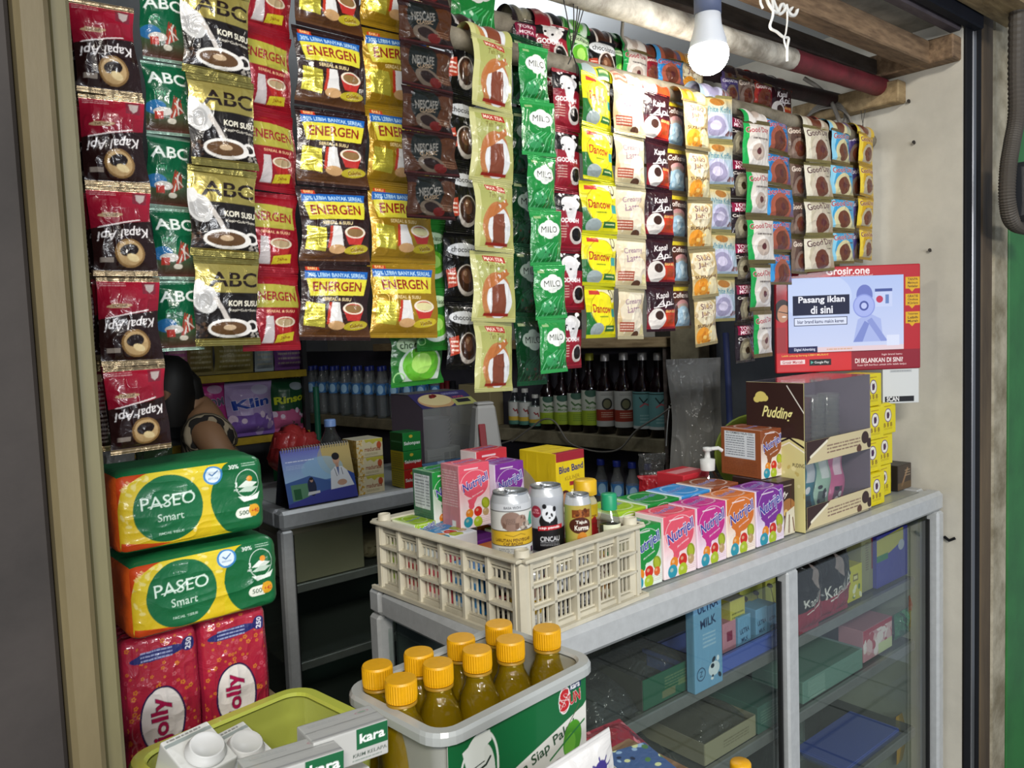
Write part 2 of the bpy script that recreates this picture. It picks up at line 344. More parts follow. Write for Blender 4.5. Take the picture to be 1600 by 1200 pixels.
# ---------------------------------------------------------------- artwork of the hanging sachets (f(w, h, res) -> Art)
def seals(a, c, foil=.8, n=.075, both=True):
    a.rect(0, 1-n, 1, 1, c, foil)
    if both: a.rect(0, 0, 1, n, c, foil)
    return a
def cup(a, x, y, r, cupc='#f2efe8', liq='#7a4a2a', foam=None, handle=True):
    if handle: a.ell(x+r*1.05, y-.03, r*.38, r*.32, cupc, ring=.35)
    a.poly([(x-r, y), (x+r, y), (x+r*.55, y-r*.95/a.a), (x-r*.55, y-r*.95/a.a)], cupc)
    a.ell(x, y, r, r*.42, cupc); a.ell(x, y, r*.85, r*.32, liq)
    if foam: a.ell(x, y, r*.4, r*.14, foam)
    return a
def d_kapal_special(w, h, s):
    a = Art(w, h, s, '#241110'); a.grad(0, .5, 1, .95, '#7d1226', '#a3162f'); a.poly([(0, .3), (0, .52), (1, .62), (1, .3)], '#241110')
    a.line([(.12, .53), (.8, .62)], .018, '#f3e9e6'); a.ell(.33, .665, .2, .035, '#b99b76', rot=3); a.rect(.2, .64, .46, .69, '#b99b76'); a.text('SPECIAL', .33, .665, .04, '#3a1412', w=.24, rot=183)
    a.text('Kapal Api', .5, .47, .2, '#fbf4f2', w=.86, rot=186, bold=.005, shear=.35)
    a.ell(.56, .25, .235, .235, '#8a6a40'); a.ell(.56, .25, .2, .2, '#c0a070'); a.ell(.55, .28, .15, .1, '#1c0f0c', rot=15); a.ell(.6, .2, .1, .06, '#e6cf9c', rot=-20); a.rect(.1, .15, .3, .2, '#8f8378')
    a.rect(.7, .8, .93, .93, '#7a2433'); a.poly([(.74, .91), (.9, .91), (.88, .84), (.82, .81), (.76, .84)], '#b8a9a4'); a.fine(.06, .88, .45, .93, 2, '#d9a0a0')
    a.rect(0, 0, 1, .06, '#171010'); return seals(a, '#b09a78', .95, .06)
def d_kapal_back(w, h, s):
    a = Art(w, h, s, '#2a1310'); a.rect(0, .5, 1, 1, '#5c1420'); a.fine(.1, .1, .7, .8, 14, '#b5a59c', al=.6); a.rect(.2, .82, .7, .9, '#a08a6c'); a.fine(.75, .2, .9, .4, 5, '#ddd'); return seals(a, '#a08a60', .9, .07)
def d_abc_green(w, h, s):
    a = Art(w, h, s, '#0f5a3a'); a.grad(0, 0, 1, .45, '#5a1f22', '#1f6a48'); a.text('ABC', .5, .76, .26, '#e8f0ea', w=.88, bold=.03)
    a.text('ON', .3, .55, .1, '#4fae7c', w=.22, bold=0); a.ell(.2, .36, .22, .16, '#2a6fb0', al=.8)
    for i in range(9): a.line([(.5+.04*i, .2+.015*i), (.62+.05*(i % 4), .52-.012*i)], .03, ['#8d2b2b', '#b5402f', '#d8cfc8'][i % 3])
    a.ell(.35, .3, .2, .1, '#c9c4bd'); a.rect(.18, .2, .36, .3, '#b03a30'); a.ell(.55, .18, .1, .06, '#d9d2c2'); return seals(a, '#9db9a8', .6, .05)
def d_abc_gold(w, h, s):
    a = Art(w, h, s, '#17110f'); a.rect(0, .6, 1, 1, '#a39650', .45); a.grad(0, .6, .35, 1, '#8a7a3a', '#b7aa62'); a.text('ABC', .58, .745, .22, '#1b0d08', w=.78, bold=.05); a.rect(.1, .735, 1, .748, '#a39650', .4)
    a.ell(.16, .52, .17, .2, '#c9c8c6', rot=20); a.ell(.14, .52, .12, .14, '#aaa9a8', rot=20); a.ell(.05, .66, .09, .1, '#d8d7d5')
    a.line([(.3, .53), (.42, .38), (.5, .24)], .07, '#c4bdb6'); a.text('KOPI SUSU', .74, .48, .085, '#f0ead6', w=.5, bold=.04); a.text('Kopi+Gula+Susu', .74, .4, .04, '#e9e2d2', w=.48, bold=.02)
    a.ell(.52, .2, .36, .14, '#e7e3dd'); a.ell(.9, .22, .12, .09, '#e7e3dd', ring=.4); a.ell(.5, .2, .29, .1, '#5f4329'); a.ell(.5, .21, .1, .04, '#c5ab8a'); a.dots(22, 0, .1, .16, .26, .025, ['#3b2a20', '#584436', '#201511'], 3); a.dots(10, .8, .08, .98, .14, .02, ['#9b948b'], 2)
    return seals(a, '#b5a75e', .95, .085)
def energen(bg, bg2, flavour, cupc, lettered='#8e1b1b', foil=0.0):
    def f(w, h, s):
        a = Art(w, h, s, bg, foil); a.grad(0, 0, 1, .3, bg2, bg); a.rect(.08, .905, .26, .955, '#c23a1c'); a.text('BARU', .17, .93, .035, '#f5d890', w=.12)
        a.poly([(.05, .8), (.06, .9), (.95, .92), (.93, .82)], '#1d5fae'); a.text('30% LEBIH BANYAK SEREAL', .5, .855, .055, '#b9dcf2', w=.82, rot=1.0, bold=.03)
        a.poly([(.07, .8), (.93, .82), (.9, .6), (.12, .575)], '#dcd23c'); a.text('ENERGEN', .5, .705, .13, lettered, w=.7, rot=1.5, bold=.05)
        a.text('SEREAL & SUSU', .5, .54, .04, '#f0d9a0', w=.42); a.poly([(.06, .2), (.07, .5), (.33, .47), (.34, .17)], '#cfc44a', .6); a.fine(.1, .24, .3, .44, 5, '#8a7c22')
        a.poly([(.38, .2), (.43, .5), (.54, .5), (.6, .2)], '#dcd9d6'); a.poly([(.36, .22), (.39, .5), (.43, .5), (.4, .2)], '#b5351f'); a.ell(.5, .2, .12, .06, '#c69b6a')
        cup(a, .76, .42, .17, '#b9322c', cupc, handle=False); a.ell(.76, .425, .165, .08, '#e9ddc8', ring=.2); a.text(flavour, .8, .2, .07, '#fff3c8', w=.2, rot=8); a.ell(.79, .2, .19, .06, '#d9c82e', al=.6, rot=8); a.text(flavour, .8, .2, .055, '#6a2a12', w=.2, rot=8)
        a.fine(.04, .08, .4, .15, 2, bg2); return seals(a, bg, .35, .05)
    return f
def d_energen_red(w, h, s):
    a = Art(w, h, s, '#8f1522', .15); a.poly([(.1, .55), (.12, .86), (.93, .82), (.95, .55)], '#a9a23e'); a.rect(.1, .84, .95, .9, '#8f1522'); a.text('ENERGEN', .52, .69, .15, '#8e1420', w=.76, rot=-2, bold=.05)
    a.text('SEREAL & SUSU', .6, .5, .04, '#e6b58a', w=.5); a.poly([(.3, .1), (.34, .44), (.46, .44), (.5, .1)], '#bdb4b4'); cup(a, .68, .36, .19, '#a3231f', '#a8926e', handle=False); a.ell(.68, .365, .19, .085, '#d8ccb4', ring=.2)
    a.poly([(.52, .1), (.54, .2), (.86, .24), (.85, .13)], '#c4b42c'); a.text('Jahe', .7, .165, .06, '#8a3a10', w=.18, rot=5); return seals(a, '#941a28', .3, .05)
def d_nescafe(w, h, s):
    a = Art(w, h, s, '#190a06'); a.grad(0, .4, 1, 1, '#140705', '#240a07'); a.ell(.1, .45, .35, .25, '#4a2810', al=.6); a.ell(.85, .55, .3, .25, '#5a3212', al=.5)  # print colours deepened: the backlit strip's shade is put into them
    a.ell(.43, .62, .29, .3, '#0f1412', rot=10); a.text('NESCAFE', .43, .63, .13, '#76736d', w=.44, rot=6, bold=.04); a.text('CLASSIC', .46, .5, .06, '#8f7a62', w=.32, rot=6)
    a.ell(.5, .25, .26, .13, '#5c5044', rot=-8); a.ell(.5, .27, .17, .08, '#1d0f0a', rot=-8); a.ell(.64, .18, .12, .07, '#5a1410'); a.rect(0, 0, 1, .09, '#3d1210'); a.fine(.7, .2, .95, .36, 3, '#7c5a44'); return seals(a, '#260c09', .2, .05)
def d_chocolatos(w, h, s):
    a = Art(w, h, s, '#0d0c0e'); a.ell(.55, .76, .46, .16, '#cfd2d6'); a.text('chocolatos', .58, .76, .13, '#15110f', w=.8, bold=.03); a.ell(.62, .32, .32, .38, '#c9c1ba'); a.ell(.62, .34, .27, .32, '#3a2218'); a.ell(.6, .38, .16, .18, '#6b4430'); a.ell(.55, .42, .06, .07, '#a07c62')
    a.poly([(.05, .46), (.3, .5), (.32, .24), (.08, .2)], '#b0402c'); a.fine(.09, .25, .28, .44, 3, '#f3e2d2'); return seals(a, '#14141a', .6, .07)
def d_matcha(w, h, s):
    a = Art(w, h, s, '#1f6a22'); a.ell(.5, .78, .42, .15, '#b7d0a8'); a.text('chocolatos', .5, .78, .12, '#143812', w=.74, bold=.03); a.ell(.55, .36, .42, .34, '#bfcfc2'); a.ell(.55, .4, .36, .28, '#5fae2c'); a.ell(.55, .42, .2, .16, '#a6d868'); a.ell(.13, .16, .1, .1, '#8fc47a', ring=.2); return seals(a, '#2a7d2c', .25, .1)
def d_milkshake(w, h, s):
    a = Art(w, h, s, '#a9a860'); a.grad(0, 0, 1, 1, '#b4b26a', '#9fa35c'); a.rect(.0, .0, .12, 1, '#c3c183'); a.poly([(.28, .86), (.27, .95), (.75, .93), (.76, .84)], '#a8241f'); a.text('MAX TEA', .51, .895, .07, '#f2d8c4', w=.42, rot=-2, bold=.04)
    a.text('Teh Tarik', .52, .79, .1, '#6b5a1c', w=.4, bold=0, shear=.4); a.ell(.52, .36, .36, .46, '#b27443'); a.ell(.58, .34, .3, .38, '#d8d9da'); a.poly([(.4, .1), (.38, .52), (.7, .55), (.72, .1)], '#7a3f2a'); a.poly([(.2, .42), (.3, .62), (.75, .74), (.86, .7), (.6, .58), (.42, .5)], '#b06a36'); a.dots(9, .5, .64, .85, .76, .03, ['#b06a36', '#dcd9d4'], 5)
    a.rect(.24, .085, .8, .125, '#8e2318'); a.fine(.2, .03, .85, .06, 1, '#5e5a28'); return seals(a, '#bdbb7c', .25, .06)
def d_milo(dark=False):  # dark: same print with the shade behind the front strips in its colours
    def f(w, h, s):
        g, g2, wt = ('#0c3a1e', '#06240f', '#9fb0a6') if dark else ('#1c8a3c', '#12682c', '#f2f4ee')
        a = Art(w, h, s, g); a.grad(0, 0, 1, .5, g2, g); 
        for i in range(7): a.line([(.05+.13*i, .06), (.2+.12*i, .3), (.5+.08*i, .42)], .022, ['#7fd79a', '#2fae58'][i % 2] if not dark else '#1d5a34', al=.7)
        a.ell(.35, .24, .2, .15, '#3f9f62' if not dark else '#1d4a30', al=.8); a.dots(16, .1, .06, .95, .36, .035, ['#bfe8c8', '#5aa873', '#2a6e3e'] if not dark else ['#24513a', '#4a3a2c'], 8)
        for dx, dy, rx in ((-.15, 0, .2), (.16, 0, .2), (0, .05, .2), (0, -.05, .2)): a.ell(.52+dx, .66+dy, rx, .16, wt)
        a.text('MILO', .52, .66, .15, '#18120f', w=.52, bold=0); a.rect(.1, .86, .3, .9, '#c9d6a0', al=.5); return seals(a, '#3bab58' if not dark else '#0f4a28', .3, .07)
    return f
def d_godooh(w, h, s):
    a = Art(w, h, s, '#8d1526'); a.grad(0, .45, 1, 1, '#a01a30', '#15090c'); a.rect(0, .66, 1, 1, '#120c10'); a.ell(.5, .78, .3, .2, '#e4e2e2'); a.poly([(.25, .8), (.75, .8), (.62, .48), (.4, .5)], '#dcdadb'); a.dots(10, .2, .6, .8, .95, .05, ['#120c10', '#f4f2f2'], 4)
    a.text('GODOOH', .42, .5, .12, '#fbf6f6', w=.72, bold=.06); a.ell(.72, .26, .25, .24, '#cfc5bf'); a.ell(.72, .27, .19, .18, '#0e0807'); a.fine(.06, .2, .36, .42, 5, '#d8b8a8'); a.ell(.8, .92, .08, .05, '#fff'); a.rect(0, .0, 1, .1, '#8a1225'); return seals(a, '#7c1626', .3, .05)
def d_dancow(w, h, s):
    a = Art(w, h, s, '#e3d915'); a.rect(0, 0, .25, .5, '#1d6a2c'); a.ell(.75, .85, .4, .2, '#e9e2b4'); a.ell(.5, .55, .38, .38, '#f0e31a'); a.ell(.5, .55, .38, .38, '#b9a60c', ring=.05); a.text('Dancow', .47, .56, .18, '#b5281a', w=.6, bold=.05, rot=-2)
    a.rect(.12, .83, .42, .91, '#c0392b'); a.fine(.36, .38, .64, .44, 1, '#4b7a1c'); a.ell(.3, .16, .2, .15, '#9aa7a8'); a.rect(.55, .12, .92, .24, '#2c6a34'); a.fine(.6, .15, .88, .22, 1, '#e8f0b0'); a.ell(.84, .84, .07, .13, '#4c3b2a', rot=20, ring=.3); a.rect(.82, .4, .98, .56, '#3e9e9a'); return seals(a, '#d2cf1e', .35, .07)
def d_creamy(w, h, s):
    a = Art(w, h, s, '#cdbd94'); a.grad(0, .3, 1, 1, '#c9a873', '#e6dcc0'); a.poly([(.05, .6), (.5, 1), (1, 1), (.2, .1)], '#e9e2cf', al=.6); a.text('Creamy', .5, .74, .16, '#9a7a8c', w=.62, rot=6, bold=.03); a.text('Latte', .5, .6, .16, '#9a7a8c', w=.45, rot=6, bold=.03)
    a.ell(.7, .36, .3, .3, '#efe6d2', al=.8); a.rect(.06, .15, .5, .34, '#a04a34'); a.fine(.08, .17, .48, .32, 3, '#f3ddc8'); a.ell(.62, .1, .14, .08, '#5a3a28'); a.ell(.88, .2, .1, .12, '#e6dba2'); return seals(a, '#d6c9a0', .5, .07)
def d_kapal_red(w, h, s):
    a = Art(w, h, s, '#2b1018'); a.grad(0, .0, 1, .5, '#8e1a24', '#3a121c'); a.poly([(.5, .1), (.55, .42), (1, .48), (1, .1)], '#c43a1c'); a.text('Kapal', .5, .74, .18, '#f4eceb', w=.5, rot=6, shear=.3, bold=.02); a.text('Api', .56, .58, .2, '#f4eceb', w=.6, rot=6, shear=.3, bold=.02); a.line([(.2, .5), (.9, .58)], .02, '#f4eceb')
    a.ell(.3, .26, .26, .26, '#ddd6d0'); a.ell(.36, .34, .13, .11, '#3a2018'); a.text('GULA AREN', .75, .42, .06, '#f0d080', w=.4, bold=.04); a.rect(.62, .16, .92, .34, '#a8421c'); return seals(a, '#3b1620', .6, .06)
def d_coffeemix(w, h, s):
    a = Art(w, h, s, '#4b2a22'); a.rect(0, .84, 1, .93, '#c9b62c'); a.text('Coffeemix', .5, .74, .14, '#efe4dc', w=.8, bold=.03); a.ell(.5, .54, .3, .13, '#d9a0a0'); a.ell(.5, .48, .28, .1, '#b7a59a'); a.poly([(.15, .05), (.2, .45), (.8, .45), (.88, .05)], '#8fb4cf'); a.ell(.5, .3, .32, .26, '#a9c9de'); a.dots(8, .2, .1, .8, .4, .08, ['#7fa6c4', '#c9dfec'], 3); return seals(a, '#8f7a52', .7, .07)
def d_susu_jahe(w, h, s):
    a = Art(w, h, s, '#c2aa74'); a.ell(.45, .72, .42, .34, '#e0d3b2'); a.text('Sido', .45, .82, .15, '#7c5a5a', w=.5, bold=.04); a.text('Jahe', .45, .66, .15, '#7c5a5a', w=.5, bold=.04); a.dots(26, .05, .5, .95, .95, .05, ['#c7a870', '#efe5c8', '#a2855c'], 6, .7); a.text('SUSU JAHE', .5, .42, .1, '#4a2018', w=.84, bold=.06); a.ell(.3, .2, .26, .24, '#d98f2a'); a.ell(.72, .22, .22, .24, '#e3d5a8'); a.dots(10, .1, .08, .6, .3, .05, ['#c87818', '#efc268'], 2); return seals(a, '#b9a676', .6, .07)
def d_white_koffie(w, h, s):
    a = Art(w, h, s, '#a9bccb'); a.grad(0, .6, 1, 1, '#b8c6c4', '#c8a94e'); a.ell(.5, .84, .2, .08, '#a06a2c'); a.text('White Koffie', .5, .68, .12, '#3f7f93', w=.84, bold=.02); a.ell(.45, .32, .36, .28, '#c3c4dc'); a.ell(.45, .33, .28, .2, '#9a94b2'); a.ell(.43, .34, .16, .1, '#c9c2da'); a.dots(8, .7, .05, .98, .2, .05, ['#6a4a4a', '#8c6a6c'], 2); a.grad(0, .0, 1, .12, '#7890b0', '#a9bccb'); return seals(a, '#b0a468', .6, .07)
def d_tora(w, h, s):
    a = Art(w, h, s, '#251a20'); a.rect(.1, .68, .95, .9, '#8c1e42'); a.text('TORA', .5, .84, .1, '#f4dfe8', w=.6, bold=.05); a.text('MOKA', .5, .74, .1, '#f4dfe8', w=.6, bold=.05); a.text('Cappucino', .5, .58, .1, '#e4ddd4', w=.8); a.ell(.5, .28, .36, .36, '#7a7462'); a.ell(.5, .3, .26, .24, '#a39c84'); a.ell(.5, .3, .1, .1, '#3a2c20'); return seals(a, '#55504a', .7, .06)
def goodday(bg, bg2, accent, cupc='#ded8d2', letter='#a02c3c', foil='#8f7f52'):
    def f(w, h, s):
        a = Art(w, h, s, bg); a.grad(0, 0, 1, .45, bg2, bg); a.poly([(.0, 0), (0, 1), (.22, 1), (.12, .4), (.25, 0)], accent); a.text('Good Day', .5, .78, .17, letter, w=.86, rot=4, bold=.05, out='#f3eee6', ow=.03); a.fine(.3, .58, .9, .66, 1, '#3c2c2c')
        a.ell(.5, .3, .34, .32, cupc); a.ell(.52, .34, .24, .2, '#b9a89c' if cupc == '#ded8d2' else '#6d3b2a'); a.ell(.54, .36, .09, .08, '#5a2a2c'); return seals(a, foil, .8, .085)
    return f
DESIGN = dict(
    kapal=(d_kapal_special, '#2a1512', FOILFILM), kback=(d_kapal_back, '#2a1512', FOILFILM), abcg=(d_abc_green, '#14603c', FOILFILM), abc=(d_abc_gold, '#8d7d3c', FOILFILM),
    enred=(d_energen_red, '#8f1522', FOILFILM), enchoc=(energen('#2b1714', '#5d3a1c', 'Cokelat', '#8a6a40'), '#2b1714', FOILFILM), engold=(energen('#a5801c', '#8b6a14', 'Vanilla', '#d8cf9a', foil=.35), '#a5801c', FOILFILM),
    nes=(d_nescafe, '#200b08', FILM), choc=(d_chocolatos, '#0f0f12', FOILFILM), matcha=(d_matcha, '#256d28', FILM), shake=(d_milkshake, '#a9a860', FILM), milo=(d_milo(), '#1c7a38', FOILFILM), milo_shade=(d_milo(True), '#0c3a1e', FOILFILM),
    god=(d_godooh, '#7c1626', FILM), dan=(d_dancow, '#d2cf1e', FILM), cream=(d_creamy, '#cdbd94', FILM), kred=(d_kapal_red, '#2b1018', FOILFILM), cmix=(d_coffeemix, '#6b4a34', FILM), jahe=(d_susu_jahe, '#b9a676', FOILFILM),
    wk=(d_white_koffie, '#9aa9b4', FOILFILM), tora=(d_tora, '#3a2f2c', FOILFILM), gdw=(goodday('#cfc8c0', '#e6e0da', '#1f9a4a'), '#b8aa80', FILM), gdb=(goodday('#2f7fc0', '#8a3f2c', '#3f9fe0', '#a85a44', '#b8324a'), '#2f6fa8', FILM),
    gdbr=(goodday('#5d453c', '#3a2622', '#7a6658', '#8a7468', '#d9c4b2'), '#5a463a', FILM), gdy=(goodday('#c4baa2', '#a88f74', '#e4ddc8', '#d0c4b0', '#5b3a34', '#a89c62'), '#a89c62', FILM), gdr=(goodday('#8d1c2c', '#4a2a20', '#b03a30', '#7a4030', '#f0d8d0'), '#7a2028', FILM),
    gdv=(goodday('#3f9fd0', '#c9b25a', '#8fd0ea', '#d8cfa0', '#b04a50'), '#3f8fb8', FILM), gdp=(goodday('#4a3f74', '#5a4a3a', '#6a5a90', '#7d6a5c', '#d6cfe0'), '#4a3f70', FILM), gdyy=(goodday('#c9a21c', '#d8b83a', '#e8cc40', '#b5aa90', '#7a2a1c', '#c8a430'), '#c09a20', FILM),
)
# ---------------------------------------------------------------- a hanging strip of sachets: one thing, each sachet a part
def strip(design, top, bot, n, y, label, cat='sachets', group='strips of sachets hanging over the counter', name='sachet_strip', res=13, puff=.0075, yaw=0.0, seed=1, over=0.0, dy=0.0, drop=0.0):
    """top, bot: (left px, right px, py) of the strip's first and last edge, all in the upright plane y (metres into the shop)"""
    f, back, m = DESIGN[design]
    A0, A1, B0, B1 = (np.array(ony(top[0], top[2], y)), np.array(ony(top[1], top[2], y)), np.array(ony(bot[0], bot[2], y)), np.array(ony(bot[1], bot[2], y)))
    P, Q = (A0+A1)/2, (B0+B1)/2
    if over: P[2] -= .010
    w = ((A1-A0)[0]+(B1-B0)[0])/2/max(math.cos(R(yaw)), .3); h = abs(P[2]-Q[2])/n; w = abs(w)
    root = thing(name, label, cat, (P[0], y, P[2]), 0, group)
    vars_ = [sachet_mesh(design, f(w, h, res), w, h, puff, seed=seed*5+k, back=back, wr=.0014 if w > .05 else .001, pinch=.07, seal=.065) for k in range(2 if n > 2 else 1)]
    for v in vars_: v.materials.append(m)
    r = random.Random(seed)
    for i in range(n):
        o = bpy.data.objects.new('sachet', vars_[i % len(vars_)]); COL.objects.link(o); o.parent = root
        t = i/n; o.location = ((Q[0]-P[0])*t, dy*math.sin(t*3.0+seed)*1.0+drop*t, -(P[2]-Q[2])*t)
        o.rotation_euler = (R(r.uniform(-3.5, 3.5)), -math.atan2(Q[0]-P[0], P[2]-Q[2])*1.0+R(r.uniform(-1.6, 1.6)), R(yaw+r.uniform(-9, 7)))
    if over:
        C = f(w, h, res).get(); ny, nx = C.shape[:2]; na = 16; C = C[np.linspace(ny*.12, ny*.5, na).astype(int)]; an = np.linspace(-.25, math.pi*.95, na)[:, None]; uu = np.linspace(-.5, .5, nx)[None, :]
        X_ = uu*w+0*an; Y_ = over-over*np.cos(an)+0*uu; Z_ = np.where(an > 0, over*1.05*np.sin(an), over*an)+.0015*np.sin(uu*14+seed); MB_ = grid_mesh('folded_end', [(np.stack([X_, Y_, Z_], -1), C)]); MB_.materials.append(m)
        fo = bpy.data.objects.new('folded_sachet', MB_); COL.objects.link(fo); fo.parent = root
    return root
S = strip
S('kback', (84, 112, 12), (150, 178, 706), 5, .905, 'narrow strip of dark brown coffee sachets showing their printed backs, beside the left post', seed=31)
S('kapal', (95, 150, 20), (170, 215, 690), 5, .89, 'dark red and brown coffee sachet strip behind the leftmost front strip', seed=32)
S('kapal', (106, 208, 4), (172, 268, 706), 5, .855, 'foremost leftmost strip of upside-down dark red and brown coffee sachets', seed=3, puff=.008, dy=.004)
S('abcg', (204, 292, -18), (256, 306, 548), 5, .925, 'green and brown sachet strip between the red coffee strip and the gold and black strip', seed=4)
S('enred', (360, 456, -80), (382, 468, 548), 5, .935, 'bright red cereal drink sachet strip behind the gold and black strip', seed=5)
S('abc', (284, 388, -22), (302, 410, 540), 4, .895, 'strip of gold and black milk coffee sachets with a pouring cup', seed=6, puff=.008)
S('enchoc', (458, 560, -72), (470, 580, 532), 5, .915, 'dark brown cereal drink sachet strip with yellow and blue banners', seed=7, puff=.008)
S('engold', (566, 662, -70), (580, 684, 528), 5, .93, 'golden cereal drink sachet strip half behind the dark coffee strip', seed=8, puff=.008)
S('matcha', (640, 690, 150), (650, 704, 548), 4, .965, 'strip of green tea latte sachets behind the golden strip', seed=9)
S('matcha', (606, 690, 520), (612, 694, 602), 1, .985, 'lowest green sachet showing below the golden cereal strip', seed=10)
S('choc', (690, 744, 28), (696, 746, 578), 5, .95, 'black hot chocolate sachet strip left of the pale green milk tea strip', seed=11, over=.022)
S('nes', (616, 700, -66), (636, 714, 342), 6, .845, 'foremost strip of dark brown coffee sachets hanging from the pipe', seed=12, puff=.004)
S('milo_shade', (796, 850, 60), (802, 852, 602), 5, .965, 'malt drink sachet strip in shade-darkened green behind the bright green one', seed=14)
S('shake', (736, 800, 50), (738, 802, 612), 5, .905, 'pale green milk tea sachet strip with brown drink pictures', seed=13, puff=.007, over=.022)
S('milo', (803, 866, 70), (846, 878, 582), 6, .9, 'bright green malt drink sachet strip swinging out to the right', seed=15, dy=.006)
S('god', (860, 905, 100), (873, 910, 576), 5, .936, 'black and red coffee sachet strip next to the bright green strip', seed=16, over=.022)
S('dan', (904, 958, 108), (914, 962, 528), 5, .925, 'lemon yellow milk powder sachet strip', seed=17, over=.022)
S('cream', (956, 1005, 122), (966, 1008, 530), 5, .92, 'cream coloured latte sachet strip right of the yellow strip', seed=18, over=.022)
S('kred', (1002, 1048, 136), (1012, 1050, 518), 5, .925, 'upright dark red coffee sachet strip right of the cream strip', seed=19, over=.022)
S('cmix', (1036, 1071, 148), (1044, 1080, 514), 5, .944, 'brown and light blue coffee mix strip right of the dark red strip', seed=20, over=.022)
S('jahe', (1066, 1104, 148), (1084, 1124, 540), 5, .904, 'strip of tan ginger milk sachets left of the pale blue strip', seed=21, over=.022)
S('wk', (1094, 1140, 140), (1108, 1152, 502), 5, .924, 'pale blue white-coffee sachet strip directly under the bulb', seed=22, over=.022)
S('tora', (1136, 1170, 172), (1148, 1180, 566), 6, .942, 'dark mocha sachet strip with magenta name boxes', seed=23, over=.022)
S('gdw', (1164, 1198, 180), (1174, 1212, 558), 5, .916, 'white coffee sachet strip with green left edge, longest right of the bulb', seed=24, over=.022)
S('gdb', (1190, 1234, 178), (1198, 1238, 445), 5, .936, 'blue and brown coffee sachet strip right of the white and green one', seed=25, over=.022)
S('gdbr', (1230, 1262, 186), (1234, 1264, 428), 4, .938, 'brown coffee sachet strip left of the cream one above the screen', seed=26, over=.022)
S('gdr', (1280, 1306, 192), (1282, 1312, 416), 4, .952, 'dark red coffee sachet strip peeking out beside the cream one', seed=27, over=.022)
S('gdy', (1254, 1296, 190), (1262, 1300, 424), 4, .918, 'cream coffee sachet strip above the left part of the screen', seed=28, over=.022)
S('gdv', (1296, 1330, 196), (1300, 1332, 412), 4, .918, 'sky blue coffee sachet strip third from the right end of the pole', seed=29, over=.022)
S('gdp', (1322, 1350, 200), (1326, 1352, 410), 4, .938, 'purple coffee sachet strip second from the right end of the pole', seed=30, over=.022)
S('gdyy', (1340, 1366, 202), (1340, 1366, 406), 4, .92, 'yellow coffee sachet strip at the right end of the pole', seed=33, over=.022)
# strips over the pole behind
B_ = 'strips of sachets on the rear pole'
S('milo', (702, 772, -60), (708, 770, 60), 1, 1.0, 'single green malt sachet over the rear pole, top left', seed=41, group=B_, over=.026)
S('tora', (800, 838, 20), (806, 842, 200), 2, 1.02, 'black sachet strip at the left end of the rear pole', seed=42, group=B_, over=.026)
S('god', (836, 884, 28), (840, 888, 230), 3, 1.015, 'black and red sachet strip on the rear pole above the green strip', seed=43, group=B_, over=.026)
S('matcha', (880, 922, 40), (884, 924, 240), 3, 1.015, 'bright green latte strip on the rear pole beside the wires', seed=44, group=B_, over=.026)
S('choc', (916, 960, 54), (920, 960, 250), 3, 1.015, 'black chocolate strip with a cup picture on the rear pole', seed=45, group=B_, over=.026)
S('matcha', (956, 976, 62), (958, 978, 260), 3, 1.02, 'narrow green strip on the rear pole behind the cappuccino strip', seed=46, group=B_, over=.026)
S('gdw', (972, 1010, 68), (974, 1012, 260), 3, 1.01, 'white cappuccino strip on the rear pole', seed=47, group=B_, over=.026)
S('gdr', (1004, 1030, 78), (1006, 1032, 260), 4, 1.015, 'red coffee strip on the rear pole left of the blue one', seed=48, group=B_, over=.026)
S('gdb', (1026, 1064, 82), (1028, 1066, 260), 4, 1.01, 'blue coffee strip on the rear pole left of the bulb', seed=49, group=B_, over=.026)
S('jahe', (1062, 1098, 92), (1064, 1100, 280), 4, 1.015, 'pale tan strip on the rear pole just left of the bulb', seed=50, group=B_, over=.026)
S('gdp', (1128, 1152, 112), (1130, 1154, 280), 4, 1.015, 'purple-blue coffee strip on the rear pole just right of the bulb', seed=51, group=B_, over=.026)
S('gdbr', (1150, 1182, 116), (1152, 1184, 280), 4, 1.015, 'brown coffee strip on the rear pole right of the bulb', seed=52, group=B_, over=.026)
S('gdr', (1178, 1206, 122), (1180, 1208, 280), 4, 1.015, 'dark red strip on the rear pole beside the last black and red one', seed=53, group=B_, over=.026)
S('kred', (1202, 1238, 128), (1204, 1238, 248), 2, 1.015, 'dark red and black sachet strip, last on the rear pole', seed=54, group=B_, over=.026)
# ---------------------------------------------------------------- the shop itself
XR = 1.953            # right-hand plaster wall
plaster = mat('plaster_wall', '#cdc8ba', .85, noise=.2, scale=4.5, bump=.35)
plaster_old = mat('old_plaster', '#b5b0a2', .9, scale=6, color2='#85806f', bump=.4)
tarp = mat('ceiling_board', '#cfd4d8', .7, noise=.08, scale=4)
wood = mat('raw_timber', '#8e7458', .75, scale=14, color2='#5f4a36', bump=.35, stretch=(1, 6, 6))
wood_light = mat('pale_timber', '#a8916a', .75, scale=12, color2='#7a6545', bump=.3, stretch=(1, 5, 5))
wood_dark = mat('dark_timber', '#5c5149', .8, scale=12, color2='#40362f', bump=.3, stretch=(1, 5, 5))
shelfwood = mat('grey_shelf_timber', '#8a8066', .8, scale=10, color2='#5d553f', bump=.3)
black_paint = mat('black_painted_steel', '#121216', .7, noise=.3, scale=30, spec=.2)
beige_steel = mat('beige_painted_steel', '#75694a', .5, scale=9, color2='#594e34', bump=.1, stretch=(1, 1, .25))
grime = mat('grimy_grey_post', '#3d3734', .75, scale=3.0, color2='#221e1c', bump=.2)
green_paint = mat('green_paint', '#2f7a3a', .5, noise=.3, scale=8)
concrete = mat('flaking_concrete', '#b9b09a', .9, scale=11, color2='#7d735c', bump=.7)
